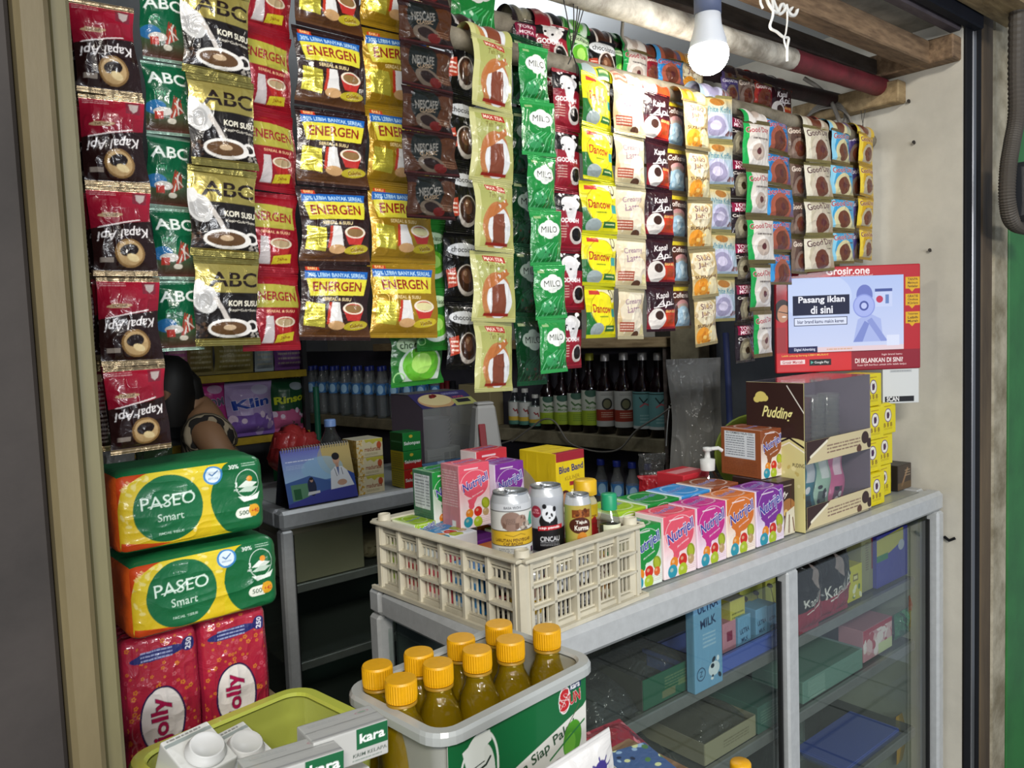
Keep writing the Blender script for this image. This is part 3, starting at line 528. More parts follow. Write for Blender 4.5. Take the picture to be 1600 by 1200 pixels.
brown_post = mat('worn_brown_post', '#6b5a42', .7, scale=6, color2='#3a2e22', bump=.3, stretch=(1, 1, .2))
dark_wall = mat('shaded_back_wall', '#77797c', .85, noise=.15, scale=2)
def sbox(name, lo, hi, m, bev=0.0):
    c = [(a+b)/2 for a, b in zip(lo, hi)]; d = [b-a for a, b in zip(lo, hi)]
    return struct(MB().box((0, 0, 0), d, bev=bev).obj(name, m, loc=c))
def tiles():
    m = bpy.data.materials.new('floor_tiles'); m.use_nodes = True; nt = m.node_tree; b = nt.nodes['Principled BSDF']; tc = nt.nodes.new('ShaderNodeTexCoord'); br = nt.nodes.new('ShaderNodeTexBrick')
    br.offset = 0; br.inputs['Scale'].default_value = 1; br.inputs['Brick Width'].default_value = .3; br.inputs['Row Height'].default_value = .3; br.inputs['Mortar Size'].default_value = .006
    br.inputs['Color1'].default_value = lin4('#8f918d'); br.inputs['Color2'].default_value = lin4('#82847f'); br.inputs['Mortar'].default_value = lin4('#3a3a38'); nt.links.new(tc.outputs['Object'], br.inputs[0]); nt.links.new(br.outputs[0], b.inputs['Base Color']); b.inputs['Roughness'].default_value = .35; return m
sbox('floor', (-1.5, -3.0, -.1), (3.2, 4.1, 0), tiles())
sbox('wall_right', (XR, .742, 0), (XR+.005, 4.0, 2.6), plaster)
sbox('wall_back', (-1.2, 3.9, 0), (XR+.12, 4.0, 2.6), dark_wall)
sbox('wall_left', (-.42, .74, 0), (-.32, 3.9, 2.6), dark_wall)
sbox('ceiling', (-1.2, .70, 2.12), (XR+.0, 3.9, 2.18), tarp)
# shutter rail, door posts and head of the shop front
def front(name, pxl, pxr, y0, y1, z0, z1, m, bev=.004):
    a = ony(pxl, 500, y0)[0]; b = ony(pxr, 500, y0)[0]; return sbox(name, (a, y0, z0), (b, y1, z1), m, bev)
front('trim_1', 1509, 1519, .735, .74, 0, 2.15, black_paint)
front('trim_2', 1520, 1525, .735, .74, 0, 2.15, mat('bare_steel_edge', '#8a8a8c', .35, .9))
front('trim_3', 1526, 1533, .735, .75, 0, 2.15, black_paint)
front('trim_4', 1533.5, 1551, .735, .78, 0, 2.15, brown_post, .006)
front('wall_pier', 1551.5, 1576, .735, .85, 0, 2.6, concrete, .01)
front('trim_5', 1577, 1640, .735, .8, 0, 2.6, green_paint, .003)
sbox('trim_6', (-.6, .69, 0), (.106, .74, 2.6), grime, .003)
o = sbox('trim_7', (.107, .675, 0), (.130, .745, 2.5), beige_steel, .004)
o = sbox('trim_8', (.131, .69, 0), (.147, .745, 2.5), mat('beige_painted_steel_rail', '#76704f', .45, scale=12, color2='#5d563b', stretch=(1, 1, .2)), .003)
# beams of the ceiling frame
def beam(name, p0, p1, w, h, m, kind='structure', label=None, cat=None):
    p0, p1 = Vector(p0), Vector(p1); d = p1-p0; o = MB().box((0, 0, 0), (d.length, w, h), bev=.003).obj(name, m, loc=(p0+p1)/2); o.rotation_euler = (0, -math.atan2(d.z, Vector((d.x, d.y)).length), math.atan2(d.y, d.x))
    if kind: o['kind'] = kind
    if label: tag(o, label, cat)
    return o
b1 = onx(1368, 114, XR); beam('trim_9', ony(1000, -16, b1[1]), (XR, b1[1], b1[2]), .05, .035, wood_dark)
b2 = onx(1449, 94, XR); beam('trim_10', ony(1000, -100, b2[1]), (XR, b2[1], b2[2]+.005), .045, .05, wood)
w1, w2 = onx(1366, 116, XR), onx(1495, 86, XR); sbox('trim_11', (XR-.045, w2[1]-.01, w1[2]-.022), (XR, w1[1]+.04, w1[2]+.03), wood, .003)
u1, u2 = onx(1250, 184, XR), onx(1416, 146, XR); MBb = MB().box((0, 0, 0), (.04, u1[1]-u2[1]+.0, .05), bev=.003).obj('trim_12', wood_light, loc=(XR-.02, (u1[1]+u2[1])/2, (u1[2]+u2[2])/2)); struct(MBb)
e0 = onx(1508, 62, XR); beam('trim_13', (-.2, .757, e0[2]+.040), (XR, .757, e0[2]+.040), .026, .035, mat('purple_grey_timber', '#5d545a', .7, scale=12, color2='#433b40', stretch=(1, 5, 5)))
beam('trim_14', (-.2, .728, e0[2]+.052), (XR+.05, .728, e0[2]+.052), .024, .05, mat('navy_black_steel', '#171a24', .7, noise=.3, spec=.2))
beam('trim_15', (-.2, .672, e0[2]+.075), (XR+.17, .672, e0[2]+.075), .085, .045, wood_light)
beam('trim_16', (-.2, .815, 2.075), (XR, .815, 2.075), .13, .012, mat('mouldy_board', '#cfcabb', .85, scale=9, color2='#8a8578'))
# red and white pipe that carries the front strips, and the two sachet poles
def pole(name, p0, p1, r, mats, label, cuts=None, cat='pole'):
    t = thing(name, label, cat, tuple(p0)); p0, p1 = Vector(p0), Vector(p1); cuts = [0]+(cuts or [])+[1]
    for i in range(len(cuts)-1):
        a, b = (p1-p0)*cuts[i], (p1-p0)*cuts[i+1]; k = 10; MB().tube([a+(b-a)*j/k for j in range(k+1)], [r*(1+.03*math.sin(j*2.1+i)) for j in range(k+1)], 14).obj('pipe_section' if len(cuts) > 2 else 'rod', mats[i], t)
    return t
pE = onx(1378, 137, XR-.02); pS = ony(560, -118, .87)
pole('ceiling_pipe', pS, pE, .021, [mat('chalky_white_paint', '#c9c4b8', .7, scale=25, color2='#8b8478', bump=.3), mat('dull_red_paint', '#7a2430', .6, scale=20, color2='#5a1a22', bump=.2)], 'round pipe under the ceiling painted chalky white and dull red', [.705])
fE = onx(1379, 214, XR-.005); fS = ony(560, 14, .955)
pole('sachet_pole', (fS[0], .948, fS[2]-.012), (fE[0]-.005, .948, fE[2]-.006), .0165, [mat('grey_bamboo', '#8d8574', .7, scale=20, color2='#5c5546', bump=.3)], 'front wooden pole the lower sachet strips hang from')
rE = onx(1309, 158, XR-.01); rS = ony(690, 8, 1.04)
pole('sachet_pole', (rS[0], 1.04, rS[2]-.008), rE, .018, [mat('dark_bamboo', '#a39b8a', .65, scale=18, color2='#6b6254', bump=.3), mat('maroon_bamboo', '#3c2428', .6, scale=16, color2='#231518', bump=.3)], 'rear pole behind the front sachet row, bare and pale at its left end', [.28])
# energy saving bulb on its hanging lampholder
bp = CAM+_ray(1107, 84)/F*1.3
lt = thing('light_bulb', 'lit round white bulb hanging in front of the sachet strips', 'light bulb', bp)
prof = [(.0001, -.0335)]+[(.0325*math.sin(a), -.0325*math.cos(a)-.001) for a in np.linspace(.25, 1.75, 14)]+[(.0295, .012)]
MB().lathe(prof, 32).obj('globe', mat('lit_globe', '#fff9ee', emit=1, rough=.4), lt)
_mats['lit_globe'].node_tree.nodes['Principled BSDF'].inputs['Emission Strength'].default_value = BULB_POWER
MB().lathe([(.0305, .008), (.029, .02), (.022, .045), (.0205, .066), (.0001, .067)], 32).obj('bulb_body', mat('white_bulb_plastic', '#d5dae2', .4), lt)
MB().lathe([(.0001, .06), (.022, .062), (.022, .1), (.0205, .102), (.0195, .17), (.0001, .172)], 24).obj('lamp_holder', mat('blue_grey_lampholder', '#5a6482', .45), lt)
MB().tube([(0, 0, .165), (0, 0, .25), (.005, .01, .36)], .004, 8).obj('cord', mat('white_cord', '#bbb8b0', .5), lt)
# rolling tiles etc.: wires knotted at the rear pole
wb = mat('thin_black_wire', '#22201f', .5)
kn = ony(893, 80, .93); wm = MB()
for i, (px, py) in enumerate(((874, 0), (893, -4), (903, 0), (912, -2), (925, 0))):
    tp = ony(px, py-30, .86); wm.tube(bezier(tp, (tp+kn)/2+np.array([0, -.01, .01*(i-2)]), kn, 8), .0009, 5)
for px, py in ((888, 100), (902, 118), (908, 130)): wm.tube([kn, ony((px+893)/2+2, (py+80)/2, .92), ony(px, py, .90)], .0009, 5)
tag(wm.obj('tie_wire', wb), 'bunch of thin black wires knotted and fanning up to the pipe', 'wire')
st = MB(); cx = catmull([ony(1204, -20, .8), ony(1208, 20, .8), ony(1203, 42, .8), ony(1214, 50, .8), ony(1224, 58, .8), ony(1232, 60, .8), ony(1230, 74, .8), ony(1230, 96, .8)], 5); st.tube(cx, .0026, 6); st.tube(catmull([ony(1195, -12, .8), ony(1202, 8, .8), ony(1214, 20, .8), ony(1222, 6, .8), ony(1232, 18, .8), ony(1240, 4, .8), ony(1236, -12, .8)], 5), .0032, 6)
st.tube(catmull([ony(1224, -15, .8), ony(1230, 22, .8), ony(1228, 50, .8), ony(1225, 62, .8), ony(1231, 82, .8)], 5), .0018, 6)
st.tube(catmull([ony(1246, -15, .8), ony(1245, 18, .8), ony(1237, 24, .8), ony(1229, 12, .8), ony(1226, -15, .8)], 5), .0035, 6); st.tube(catmull([ony(1190, -15, .8), ony(1188, 2, .8), ony(1192, 13, .8)], 4), .0022, 6)
st.tube(catmull([ony(1204, -12, .8), ony(1212, 10, .8), ony(1219, 22, .8), ony(1228, 10, .8), ony(1226, -15, .8)], 5), .003, 6)
tag(st.obj('raffia_string', mat('white_raffia', '#e6e6e2', .6)), 'tangled white plastic string dangling right of the bulb', 'string')
cg = mat('grey_cable', '#77726a', .55); cb = MB(); c0 = onx(1290, 186, XR-.04)
for k in range(4):
    pts = [Vector(c0)+Vector((-.004*k, (.05+.008*k)*math.cos(a), (.042+.006*k)*math.sin(a)-.012*k)) for a in np.linspace(0, 2*math.pi, 22)]; cb.tube(pts, .0028, 6, caps=False)
cb.tube(catmull([onx(1256, 122, XR-.1), onx(1280, 138, XR-.08), onx(1298, 158, XR-.06), onx(1312, 190, XR-.07), onx(1318, 205, XR-.08)], 6), .005, 8)
tag(cb.obj('cable_coil', cg), 'grey cable coil hooked on the timber bracket of the right wall', 'cable')
tw = MB().tube(catmull([ony(973, 34, .96), ony(972, 56, .98), ony(978, 68, 1.0), ony(976, 78, 1.0)], 5), .003, 6).obj('pole_tie', cg); tag(tw, 'short dark strap holding the rear pole above the cappuccino strip', 'strap')
for i, (px, py) in enumerate(((1421, 160), (1429, 224), (1454, 392))):
    p = onx(px, py, XR); o = MB().tube([(0, 0, 0), (-.010, -.002, .002)], [.0025, .004], 6).obj('nail', mat('rusty_nail', '#2a2420', .6), loc=p); tag(o, ['dark nail in the wall nearest the timber bracket', 'dark nail in the wall level with the sachet pole end', 'lowest dark nail in the wall above the screen'][i], 'nail')
# conduit on the far right pier
cd = MB(); q = [ony(1590, -10, .66), ony(1588, 100, .66), ony(1588, 180, .66), ony(1581, 225, .66), ony(1575, 265, .66), ony(1574, 315, .66), ony(1584, 348, .66), ony(1615, 358, .66)]
for p in [catmull(q, 22)]: cd.tube(p, [.0155*(1+.13*(i % 2)) for i in range(len(p))], 14, smooth=False)
tag(cd.obj('conduit', mat('grey_conduit', '#4d4740', .6)), 'grey corrugated conduit running down the right-hand pier', 'conduit')
md = MB().box((0, 0, 0), (.05, .05, .13), bev=.012).obj('meter_box', mat('black_meter', '#2b2d31', .35), loc=ony(1602, 300, .64)); tag(md, 'dark electric box at the right edge beside the conduit', 'electric box')

tw2 = MB()
for a_, b_, c_ in ((1345, 172, 1349), (1352, 170, 1347), (1349, 205, 1342), (1349, 203, 1356)): tw2.tube([onx(a_, b_ if b_ < 200 else 200, XR-.03), onx(c_, 200 if b_ < 200 else 216, XR-.03)], .0008, 5)
tag(tw2.obj('tie_wire', wb), 'thin wire tie at the right end of the front pole', 'wire')
hk = onx(1484, 842, XR-.004); o = MB().tube([(0, -.012, .004), (-.004, 0, -.003), (0, .012, .003)], .0035, 6).obj('wall_hook', black_paint, loc=hk); tag(o, 'small dark clip on the wall to the right of the counter end', 'hook')
# ---------------------------------------------------------------- aluminium and glass display cases
alu = mat('brushed_aluminium', '#c6c9ca', .45, .2, noise=.12, scale=60, stretch=(1, 1, 1))
alu_dull = mat('dull_aluminium', '#9a9b98', .45, .6, noise=.15, scale=30)
rubber = mat('black_rubber_seal', '#131314', .6)
pane_mat = glass_mat('case_glass', '#f4f8f6', .95, .01)
shelf_glass = glass_mat('shelf_glass', '#dbe5e0', .7, .05, dirt=.10)
CASE_H = 1.0
def case(label, x0, x1, y0, y1, shelves, mids, skewL=0.0):
    t = thing('glass_display_case', label, 'display case', (x0, y0, 0)); W, Dp = x1-x0, y1-y0; pw = .031
    fr = MB(); lip = .046
    for c, d in (((W/2, .02, CASE_H-lip/2), (W, .04, lip)), ((W/2, Dp-.02, CASE_H-lip/2), (W, .04, lip)), ((.02, Dp/2, CASE_H-lip/2), (.04, Dp-.08, lip)), ((W-.02, Dp/2, CASE_H-lip/2), (.04, Dp-.08, lip))): fr.box(c, d, bev=.008)
    fr.obj('top_frame', alu, t); MB().box((W/2, Dp/2, CASE_H-.006), (W-.08, Dp-.08, .008)).obj('top_sheet', mat('milky_top_sheet', '#a6aaa7', .35, noise=.1, scale=5), t)
    for px, py in ((pw/2, pw/2), (W-pw/2, pw/2), (pw/2, Dp-pw/2), (W-pw/2, Dp-pw/2)): MB().box((px, py, (CASE_H-lip)/2), (pw, pw, CASE_H-lip-.002), bev=.005).obj('corner_post', alu, t)
    for m in mids: MB().box((m-x0, pw/2+.004, (CASE_H-lip)/2), (.037, pw*.8, CASE_H-lip-.002), bev=.004).obj('middle_post', alu, t)
    xs = [pw]+[m-x0 for m in mids]+[W-pw]
    for a, b in zip(xs[:-1], xs[1:]):
        a += .004 if a == pw else .022; b -= .022 if b != W-pw else .004
        g = MB().box(((a+b)/2, .024, .5+.0), (b-a, .004, .87)).obj('glass_pane', pane_mat, t)
        MB().box((a+.002, .022, .5), (.005, .008, .87)).box((b-.002, .022, .5), (.005, .008, .87)).obj('seal', rubber, g)
    MB().box((.012, Dp/2, .5), (.004, Dp-.09, .87)).obj('glass_pane', pane_mat, t); MB().box((W-.012, Dp/2, .5), (.004, Dp-.09, .87)).obj('glass_pane', pane_mat, t)
    MB().box((W/2, Dp-.012, .5), (W-.09, .006, .87)).obj('back_panel', mat('smoky_back_panel', '#3b4644', .5), t)
    for z in shelves:
        s = MB().box((W/2, Dp/2+.01, z-.006), (W-.06, Dp-.10, .006)).obj('shelf', shelf_glass, t)
        MB().box((W/2, .055, z-.011), (W-.08, .012, .022), bev=.002).obj('shelf_rail', alu_dull, s)
    MB().box((W/2, Dp/2, .035), (W-.01, Dp-.01, .07), bev=.004).obj('base_panel', alu_dull, t)
    return t
CX0, CX1, CY0, CY1 = .632, XR-.006, .778, 1.165
case('long aluminium and glass counter case nearest the street, right of the cooking oil tub', CX0, CX1, CY0, CY1, [.79, .635, .42, .22], [1.305])
case('aluminium and glass case further inside, carrying the desk calendar', .755, 1.62, 1.80, 2.22, [.80, .60, .38, .18], [1.2])
# ---------------------------------------------------------------- cartons
NUT = dict(green=('#1f8a3a', '#e6efe4'), pink=('#e0566a', '#f6e3e4'), magenta=('#c22f86', '#f3e0ea'), orange=('#d0702a', '#f4e8da'), purple=('#7a2f92', '#ecdff0'), brown=('#8a4a2c', '#efe4da'), lime=('#9cc02c', '#eef2d8'), blue=('#3a8fd0', '#e0ecf4'), red=('#c4303a', '#f3e0e0'))
def nutri_front(c, w, h, res=13):
    col, lt = NUT[c]; a = Art(w, h, res, lt); a.grad(0, .28, 1, 1, lt, col); a.rect(0, .72, 1, 1, col); a.ell(.5, .68, .44, .36, col); a.ell(.5, .68, .45, .37, lt, ring=.03, al=.8)
    a.poly([(.25, .45), (.6, .5), (.42, .34), (.36, .3), (.3, .36)], col); a.ell(.37, .35, .09, .09, col); a.text('Nutrijell', .53, .69, .30, '#383a98', w=.86, rot=17, bold=.045, shear=.15, out='#f2f4fb', ow=.05); a.rect(.18, .91, .62, .935, '#f2e8ec', al=.7)
    a.text('JELLY POWDER', .58, .52, .035, '#f8eef0', w=.38, rot=17); a.ell(.82, .36, .13, .15, '#8d9a1c', rot=20); a.ell(.82, .36, .08, .12, '#a9b52c', rot=20)
    for x, y, r, cc in ((.3, .24, .12, '#e0851f'), (.57, .25, .13, '#c9281f'), (.82, .22, .1, '#d9602a' if c in ('green', 'red') else '#b99a6c'), (.25, .11, .14, '#2b93a8'), (.56, .09, .14, '#a9bf2a')):
        a.ell(x, y, r, r, cc); a.ell(x-.02, y+.02, r*.45, r*.4, cc, al=1); a.ell(x-.03, y+.025, r*.35, r*.28, '#f0e8b8', al=.35)
    a.fine(.66, .06, .96, .18, 4, '#b06a6a', al=.5); a.rect(0, 0, 1, .01, '#c9c4cc'); return a
def nutri_top(c, w, d, res=12):
    col, lt = NUT[c]; a = Art(w, d, res, col); a.ell(.55, .5, .42, .42*d/w, lt, al=.4); a.ell(.55, .5, .38, .37*d/w, col); a.text('Nutrijell', .52, .5, .2, '#3c4fa8', w=.72, rot=12, bold=.02, out='#e8ecf8'); a.rect(0, 0, .1, 1, lt, al=.3); return a
def nutri_side(c, w, h, res=10, facts=False):
    col, lt = NUT[c]; m = {'green': '#4a7a5e', 'pink': '#c9848c', 'brown': '#93532f'}.get(c, col); a = Art(w, h, res, m)
    if facts: a.rect(.1, .38, .86, .93, '#dfe6ea'); a.text('INFORMASI NILAI GIZI', .48, .9, .045, '#20262c', w=.66); a.fine(.13, .42, .6, .86, 9, '#55606a'); a.fine(.66, .42, .83, .86, 9, '#55606a', seed=5); a.fine(.08, .05, .9, .34, 8, '#30402f' if c == 'green' else '#5a2a1a', al=.45)
    else: a.fine(.1, .35, .9, .92, 14, lt, al=.5); a.rect(.55, .05, .75, .14, '#eee')
    return a
def nutri_box(c, label, loc, w=.075, d=.095, h=.104, rotz=0.0, side=None, lie=False, group='boxes of jelly powder', top=True, res=13):
    faces = {'front': nutri_front(c, w, h, res), 'top': nutri_top(c, w, d) if top else NUT[c][0], 'left': nutri_side(c, d, h, facts=side == 'facts') if side else NUT[c][1], 'right': NUT[c][1], 'back': NUT[c][0]}
    o = link('jelly_powder_box', softbox_mesh('jelly_box_'+c, w, d, h, faces, r=.0015, wr=.0006, seed=len(label), puff=.0006), CARTON)
    if lie: o.rotation_euler = (R(-90), 0, rotz); o.location = (loc[0], loc[1], loc[2]+d/2)
    else: o.rotation_euler = (0, 0, rotz); o.location = loc
    return tag(o, label, 'jelly powder box', group)
# front row along the counter edge: (colour, left px, right px)
ZT = 1.0005
yfr = .822
fr_ = [('green', 1000, 1036, 'green jelly powder box right against the crate'), ('pink', 1039, 1089, 'salmon pink jelly powder box with open top in the front row'), ('magenta', 1091, 1137, 'magenta jelly powder box between the salmon pink and the orange one'), ('orange', 1138.5, 1182, 'orange jelly powder box in the front row'), ('purple', 1184, 1227, 'purple jelly powder box at the right end of the front row')]
for c, a_, b_, lab in fr_:
    xa, xb = ony(a_, 890, yfr)[0], ony(b_, 870, yfr)[0]; w = xb-xa-.002
    if c == 'green': w = .075; xa = xb-.077
    nutri_box(c, lab, ((xa+xb)/2 if c != 'green' else xb-.039, yfr+.032, ZT), w, .062, .104 if c not in ('green',) else .098, rng.uniform(-.02, .02))
bk = [('lime', .955, 'lime green and yellow jelly powder box behind the green one'), ('green', 1.045, 'green jelly powder box in the back row behind the salmon pink one'), ('blue', 1.135, 'blue jelly powder box in the back row'), ('brown', 1.225, 'brownish jelly powder box at the right end of the back row')]
for c, x, lab in bk: nutri_box(c, lab, (x+.03, .937, ZT), .084, .085, .106, rng.uniform(-.03, .03))
mg = MB(); mg.box((0, 0, .05), (.05, .07, .10), bev=.003); tag(link('jelly_powder_box', softbox_mesh('red_box', .085, .07, .112, {'front': '#c4303a', 'top': Art(.085, .07, 8, '#c4303a').rect(.05, .3, .95, .7, '#e8b0b0', al=.6)}, '#c4303a', r=.002), CARTON, loc=(1.30, 1.03, ZT)), 'plain red box behind the purple jelly box and under the brown box', 'box')
# chocolate drink dessert box, brown box on it
def my_front(w, h, s=13):
    a = Art(w, h, s, '#33201d'); a.text('My', .35, .74, .24, '#f0e9dc', w=.5, shear=.3, bold=.02); a.ell(.6, .5, .4, .32, '#a06a3a'); a.ell(.45, .42, .12, .12, '#d6b36a'); a.line([(.75, .95), (.75, .5)], .03, '#4a1c14'); a.poly([(.1, .0), (.45, .42), (.95, .5), (1, 0)], '#d8d0b8')
    for i in range(5): a.line([(.45+.1*i, .42-.03*i), (.3+.16*i, .05)], .05, ['#5a2018', '#e9e3d0'][i % 2])
    a.fine(.2, .88, .8, .92, 1, '#c9b8a0'); return a
o = link('pudding_mix_box', softbox_mesh('choc_pudding_box', .055, .105, .107, {'front': my_front(.055, .107), 'left': '#33201d', 'top': Art(.066, .105, 8, '#4a3a3a').rect(.0, .2, 1, .8, '#5a4848')}, '#33201d', r=.0015), CARTON, loc=(1.361, .882, ZT), rot=(0, 0, -.04))
tag(o, 'dark brown pudding mix box with a cream dessert picture, standing right of the purple box', 'box')
o = link('jelly_powder_box', softbox_mesh('jelly_box_brown_big', .066, .10, .095, {'front': nutri_front('brown', .07, .095), 'left': nutri_side('brown', .10, .095, 12, True), 'top': nutri_top('brown', .07, .1)}, '#93532f', r=.0015), CARTON, loc=(1.372, .914, 1.1085), rot=(0, 0, -.10))
tag(o, 'brown jelly powder box with white nutrition label, on top of the dark pudding box', 'jelly powder box')
# pudding display carton with clear window
def pud_side(w, h, s=11):
    a = Art(w, h, s, '#d9cf8f'); a.rect(0, .6, 1, 1, '#36221f'); a.ell(.25, .58, .25, .1, '#36221f'); a.ell(.78, .6, .25, .07, '#d9cf8f'); a.line([(0, .6), (.2, .55), (.5, .58), (.75, .63), (1, .57)], .03, '#1c1010'); a.line([(0, .64), (.25, .52), (.5, .545), (.75, .6), (1, .54)], .02, '#f3edda')
    a.text('Pudding', .55, .79, .2, '#f2ea9c', w=.52, rot=-3, shear=.35, bold=.04); a.ell(.27, .9, .1, .08, '#d9c870'); a.ell(.2, .88, .06, .05, '#d9c870'); a.ell(.34, .89, .06, .05, '#d9c870'); a.text('PUDING', .9, .45, .06, '#36221f', w=.2); a.dots(30, 0, .05, 1, .45, .03, ['#e9dfa8', '#c9b66c'], 4); a.line([(.72, .98), (1, .8)], .015, '#e8e4da'); return a
def strip_label(w, h, s=11):
    a = Art(w, h, s, '#d3c49a'); a.poly([(0, 0), (0, 1), (.35, 1), (.1, .4)], '#3a241f'); a.line([(.06, .3), (.3, .85)], .02, '#f0e8d0'); a.fine(.3, .25, .82, .7, 3, '#7a5a50', al=.9); a.ell(.9, .6, .06, .05, '#3a241f'); a.ell(.97, .3, .04, .04, '#3a241f'); a.ell(.8, .15, .04, .03, '#5a3a2a'); return a
t = thing('pudding_display_box', 'tall brown and cream pudding display carton with clear front window', 'display box', (1.396, .812, ZT)); W, Dp, Hh = .262, .128, .292
link('side_panel', softbox_mesh('pud_side', .003, Dp, Hh, {'left': pud_side(Dp, Hh, 13)}, '#d9cf8f', r=.001), CARTON, t, (0, Dp/2, 0))
MB().box((W/2, Dp-.002, Hh/2), (W, .003, Hh)).obj('back_panel', mat('grey_mauve_card', '#7d7480', .6), t); MB().box((W-.0015, Dp/2, Hh/2), (.003, Dp, Hh)).obj('side_panel', mat('grey_mauve_card', '#7d7480'), t)
MB().box((W/2, Dp/2, .002), (W-.006, Dp-.006, .004)).box((W/2, Dp/2, .143), (W-.008, Dp-.008, .003)).obj('inner_tray', mat('cream_card', '#d8cda6', .6), t)
MB().box((W/2, .0, Hh/2), (W, .0015, Hh)).box((W/2, Dp/2, Hh), (W, Dp, .0015)).obj('clear_window', glass_mat('clear_plastic_sheet', '#f8f8f8', .8, .05, bump=.04), t)
for z in (.004, .132): link('printed_band', softbox_mesh('pud_band', W-.004, .0012, .044, {'front': strip_label(W-.004, .044)}, '#d3c49a', r=.0004), CARTON, t, (W/2, -.0018, z+.002))
def wavy(name, col, w, h, loc, label, ph):
    c = Art(w, h, 10, col); c.rect(.15, .05, .5, .4, '#2e3440', al=.8); c.rect(.2, .6, .6, .9, '#efeff2', al=.6); c.dots(5, .1, .05, .5, .5, .1, ['#dfe2e6', '#2a2c33'], ph)
    C = c.get(); ny, nx = C.shape[:2]; u = np.linspace(-.5, .5, nx)[None, :]; v = np.linspace(0, 1, ny)[:, None]; x = u*w+.007*np.sin(v*9+ph); y = -.012*(1-(2*u)**2)*np.ones_like(v); z = v*h+0*u
    o = link(name, grid_mesh(name, [(np.stack([x, y, z], -1), C), (np.stack([x, y*0+.004, z], -1)[:, ::-1], plain(col))]), FILM, loc=loc); return tag(o, label, 'pouch', 'pouches inside the display carton')
for k, (col, lab) in enumerate((('#8f93b4', 'lilac grey pouch, first from the left in the lower display tray'), ('#3f7d8c', 'teal pouch, second in the lower display tray'), ('#9fc4ae', 'mint green pouch, third in the lower display tray'), ('#c96a94', 'pink edged pouch, right in the lower display tray'))): wavy('pouch', col, .062, .125, (1.43+.058*k, .862, 1.0065), lab, k*1.3)
clearp = glass_mat('clear_cup_plastic', '#e6e9ea', 1.0, .08, dirt=.22)
for k in range(4):
    cupm = MB(); 
    for q in range(8): cupm.lathe([(.018, q*.012), (.0225, q*.012+.022), (.0235, q*.012+.024)], 18)
    o = cupm.obj('cup_stack', clearp if k != 1 else glass_mat('pink_cup_plastic', '#d898b0', .7, .1, dirt=.2), loc=(1.43+.057*k, .875, 1.146)); tag(o, ['clear plastic cup stack at the left of the upper display tray', 'pink tinted cup stack in the upper display tray', 'clear plastic cup stack right of the pink one', 'clear plastic cup stack at the right of the upper display tray'][k], 'cups', 'cup stacks in the display carton')
# yellow boxes with a cat badge
def cat_face(w, h, s=14):
    a = Art(w, h, s, '#e3d21a'); a.ell(.5, .6, .2, .22, '#6a4a7a'); a.ell(.5, .6, .17, .19, '#e9e6dc'); a.poly([(.44, .5), (.43, .64), (.46, .72), (.5, .68), (.55, .72), (.58, .6), (.54, .5)], '#4a2a4a'); a.text('B B B', .5, .3, .13, '#6a3a1a', w=.5, bold=.04); a.fine(.25, .14, .75, .22, 2, '#8a6a1a'); a.fine(.3, .86, .7, .92, 1, '#8a3a1a'); return a
cy = {'front': cat_face(.074, .074), 'left': Art(.06, .074, 8, '#e3d21a').fine(.2, .2, .8, .8, 5, '#b5a41a'), 'top': '#e3d21a'}
cme = softbox_mesh('cat_box', .076, .06, .071, cy, '#e3d21a', r=.002, wr=.0008, puff=.0008); cme.materials.append(CARTON)
for k, (cx_, r_, yy) in enumerate(((0, 0, 0), (0, 1, .008), (0, 2, .002), (0, 3, .006), (1, 0, .03), (1, 1, .028), (1, 2, .02))):
    o = bpy.data.objects.new('yellow_box', cme); COL.objects.link(o); o.location = (1.705+cx_*.098, .852+yy, ZT+r_*.0725+.0003*r_); o.rotation_euler = (0, 0, rng.uniform(-.05, .05))
    rows = ['bottom', 'second from bottom', 'third from bottom', 'topmost']; tag(o, 'small yellow box with a round badge, %s in the %s column' % (rows[r_] if cx_ == 0 else ['bottom', 'middle', 'top'][r_], ['left', 'right'][cx_]), 'box', 'yellow badge boxes on the counter')
db = softbox_mesh('dark_tray', .07, .10, .06, {'front': Art(.07, .06, 12, '#3b302b').line([(.3, .2), (.7, .8)], .1, '#8a6a4c').rect(.0, .0, 1, .3, '#6e5534', al=.6).fine(.5, .5, .9, .8, 3, '#a08a70')}, '#2a2421', r=.002)
tag(link('dark_box', db, CARTON, loc=(1.905, .90, ZT)), 'dark brown printed box at the right end of the counter', 'box')
# bottles
def bottle(name, label, loc, rad, h, body, cap, capr=.4, neck=.35, label_art=None, lz=(.2, .55), shoulder=.68, cat='bottle', group=None, liquid=None, lv=.85, caph=.1, n=24, label_span=(-170, -10)):
    t = thing(name, label, cat, loc, 0, group); nr = rad*neck; cr = rad*capr; prof = [(.0001, .001), (rad*.85, .001), (rad, .012*h/.2), (rad, h*shoulder*.93), (rad*.93, h*shoulder), (rad*.6, h*(shoulder+.09)), (nr, h*(shoulder+.17)), (nr, h*(1-caph))]
    MB().lathe(prof, n).obj('bottle_body', body, t)
    if liquid:
        lp = [(.0001, .002)]+[(max(r_*.95, .0001), z_+.001) for r_, z_ in prof[1:] if z_ < h*lv]+[(nr*.9 if lv > shoulder+.17 else rad*.9, h*lv), (.0001, h*lv)]; MB().lathe(lp, n).obj('liquid', liquid, t)
    MB().lathe([(cr, h*(1-caph)), (cr, h*.985), (cr*.9, h), (.0001, h)], 32, ribs=.04).lathe([(.0001, h*(1-caph)), (cr, h*(1-caph))], 32).obj('cap', cap, t)
    if label_art: link('label', label_mesh('label', label_art, rad*1.015, h*lz[0], h*lz[1], *label_span), PAPER, t)
    return t
clearb = glass_mat('clear_bottle', '#e6ecec', .9, .05); darkb = mat('dark_syrup', '#22080e', .15, coat=.5)
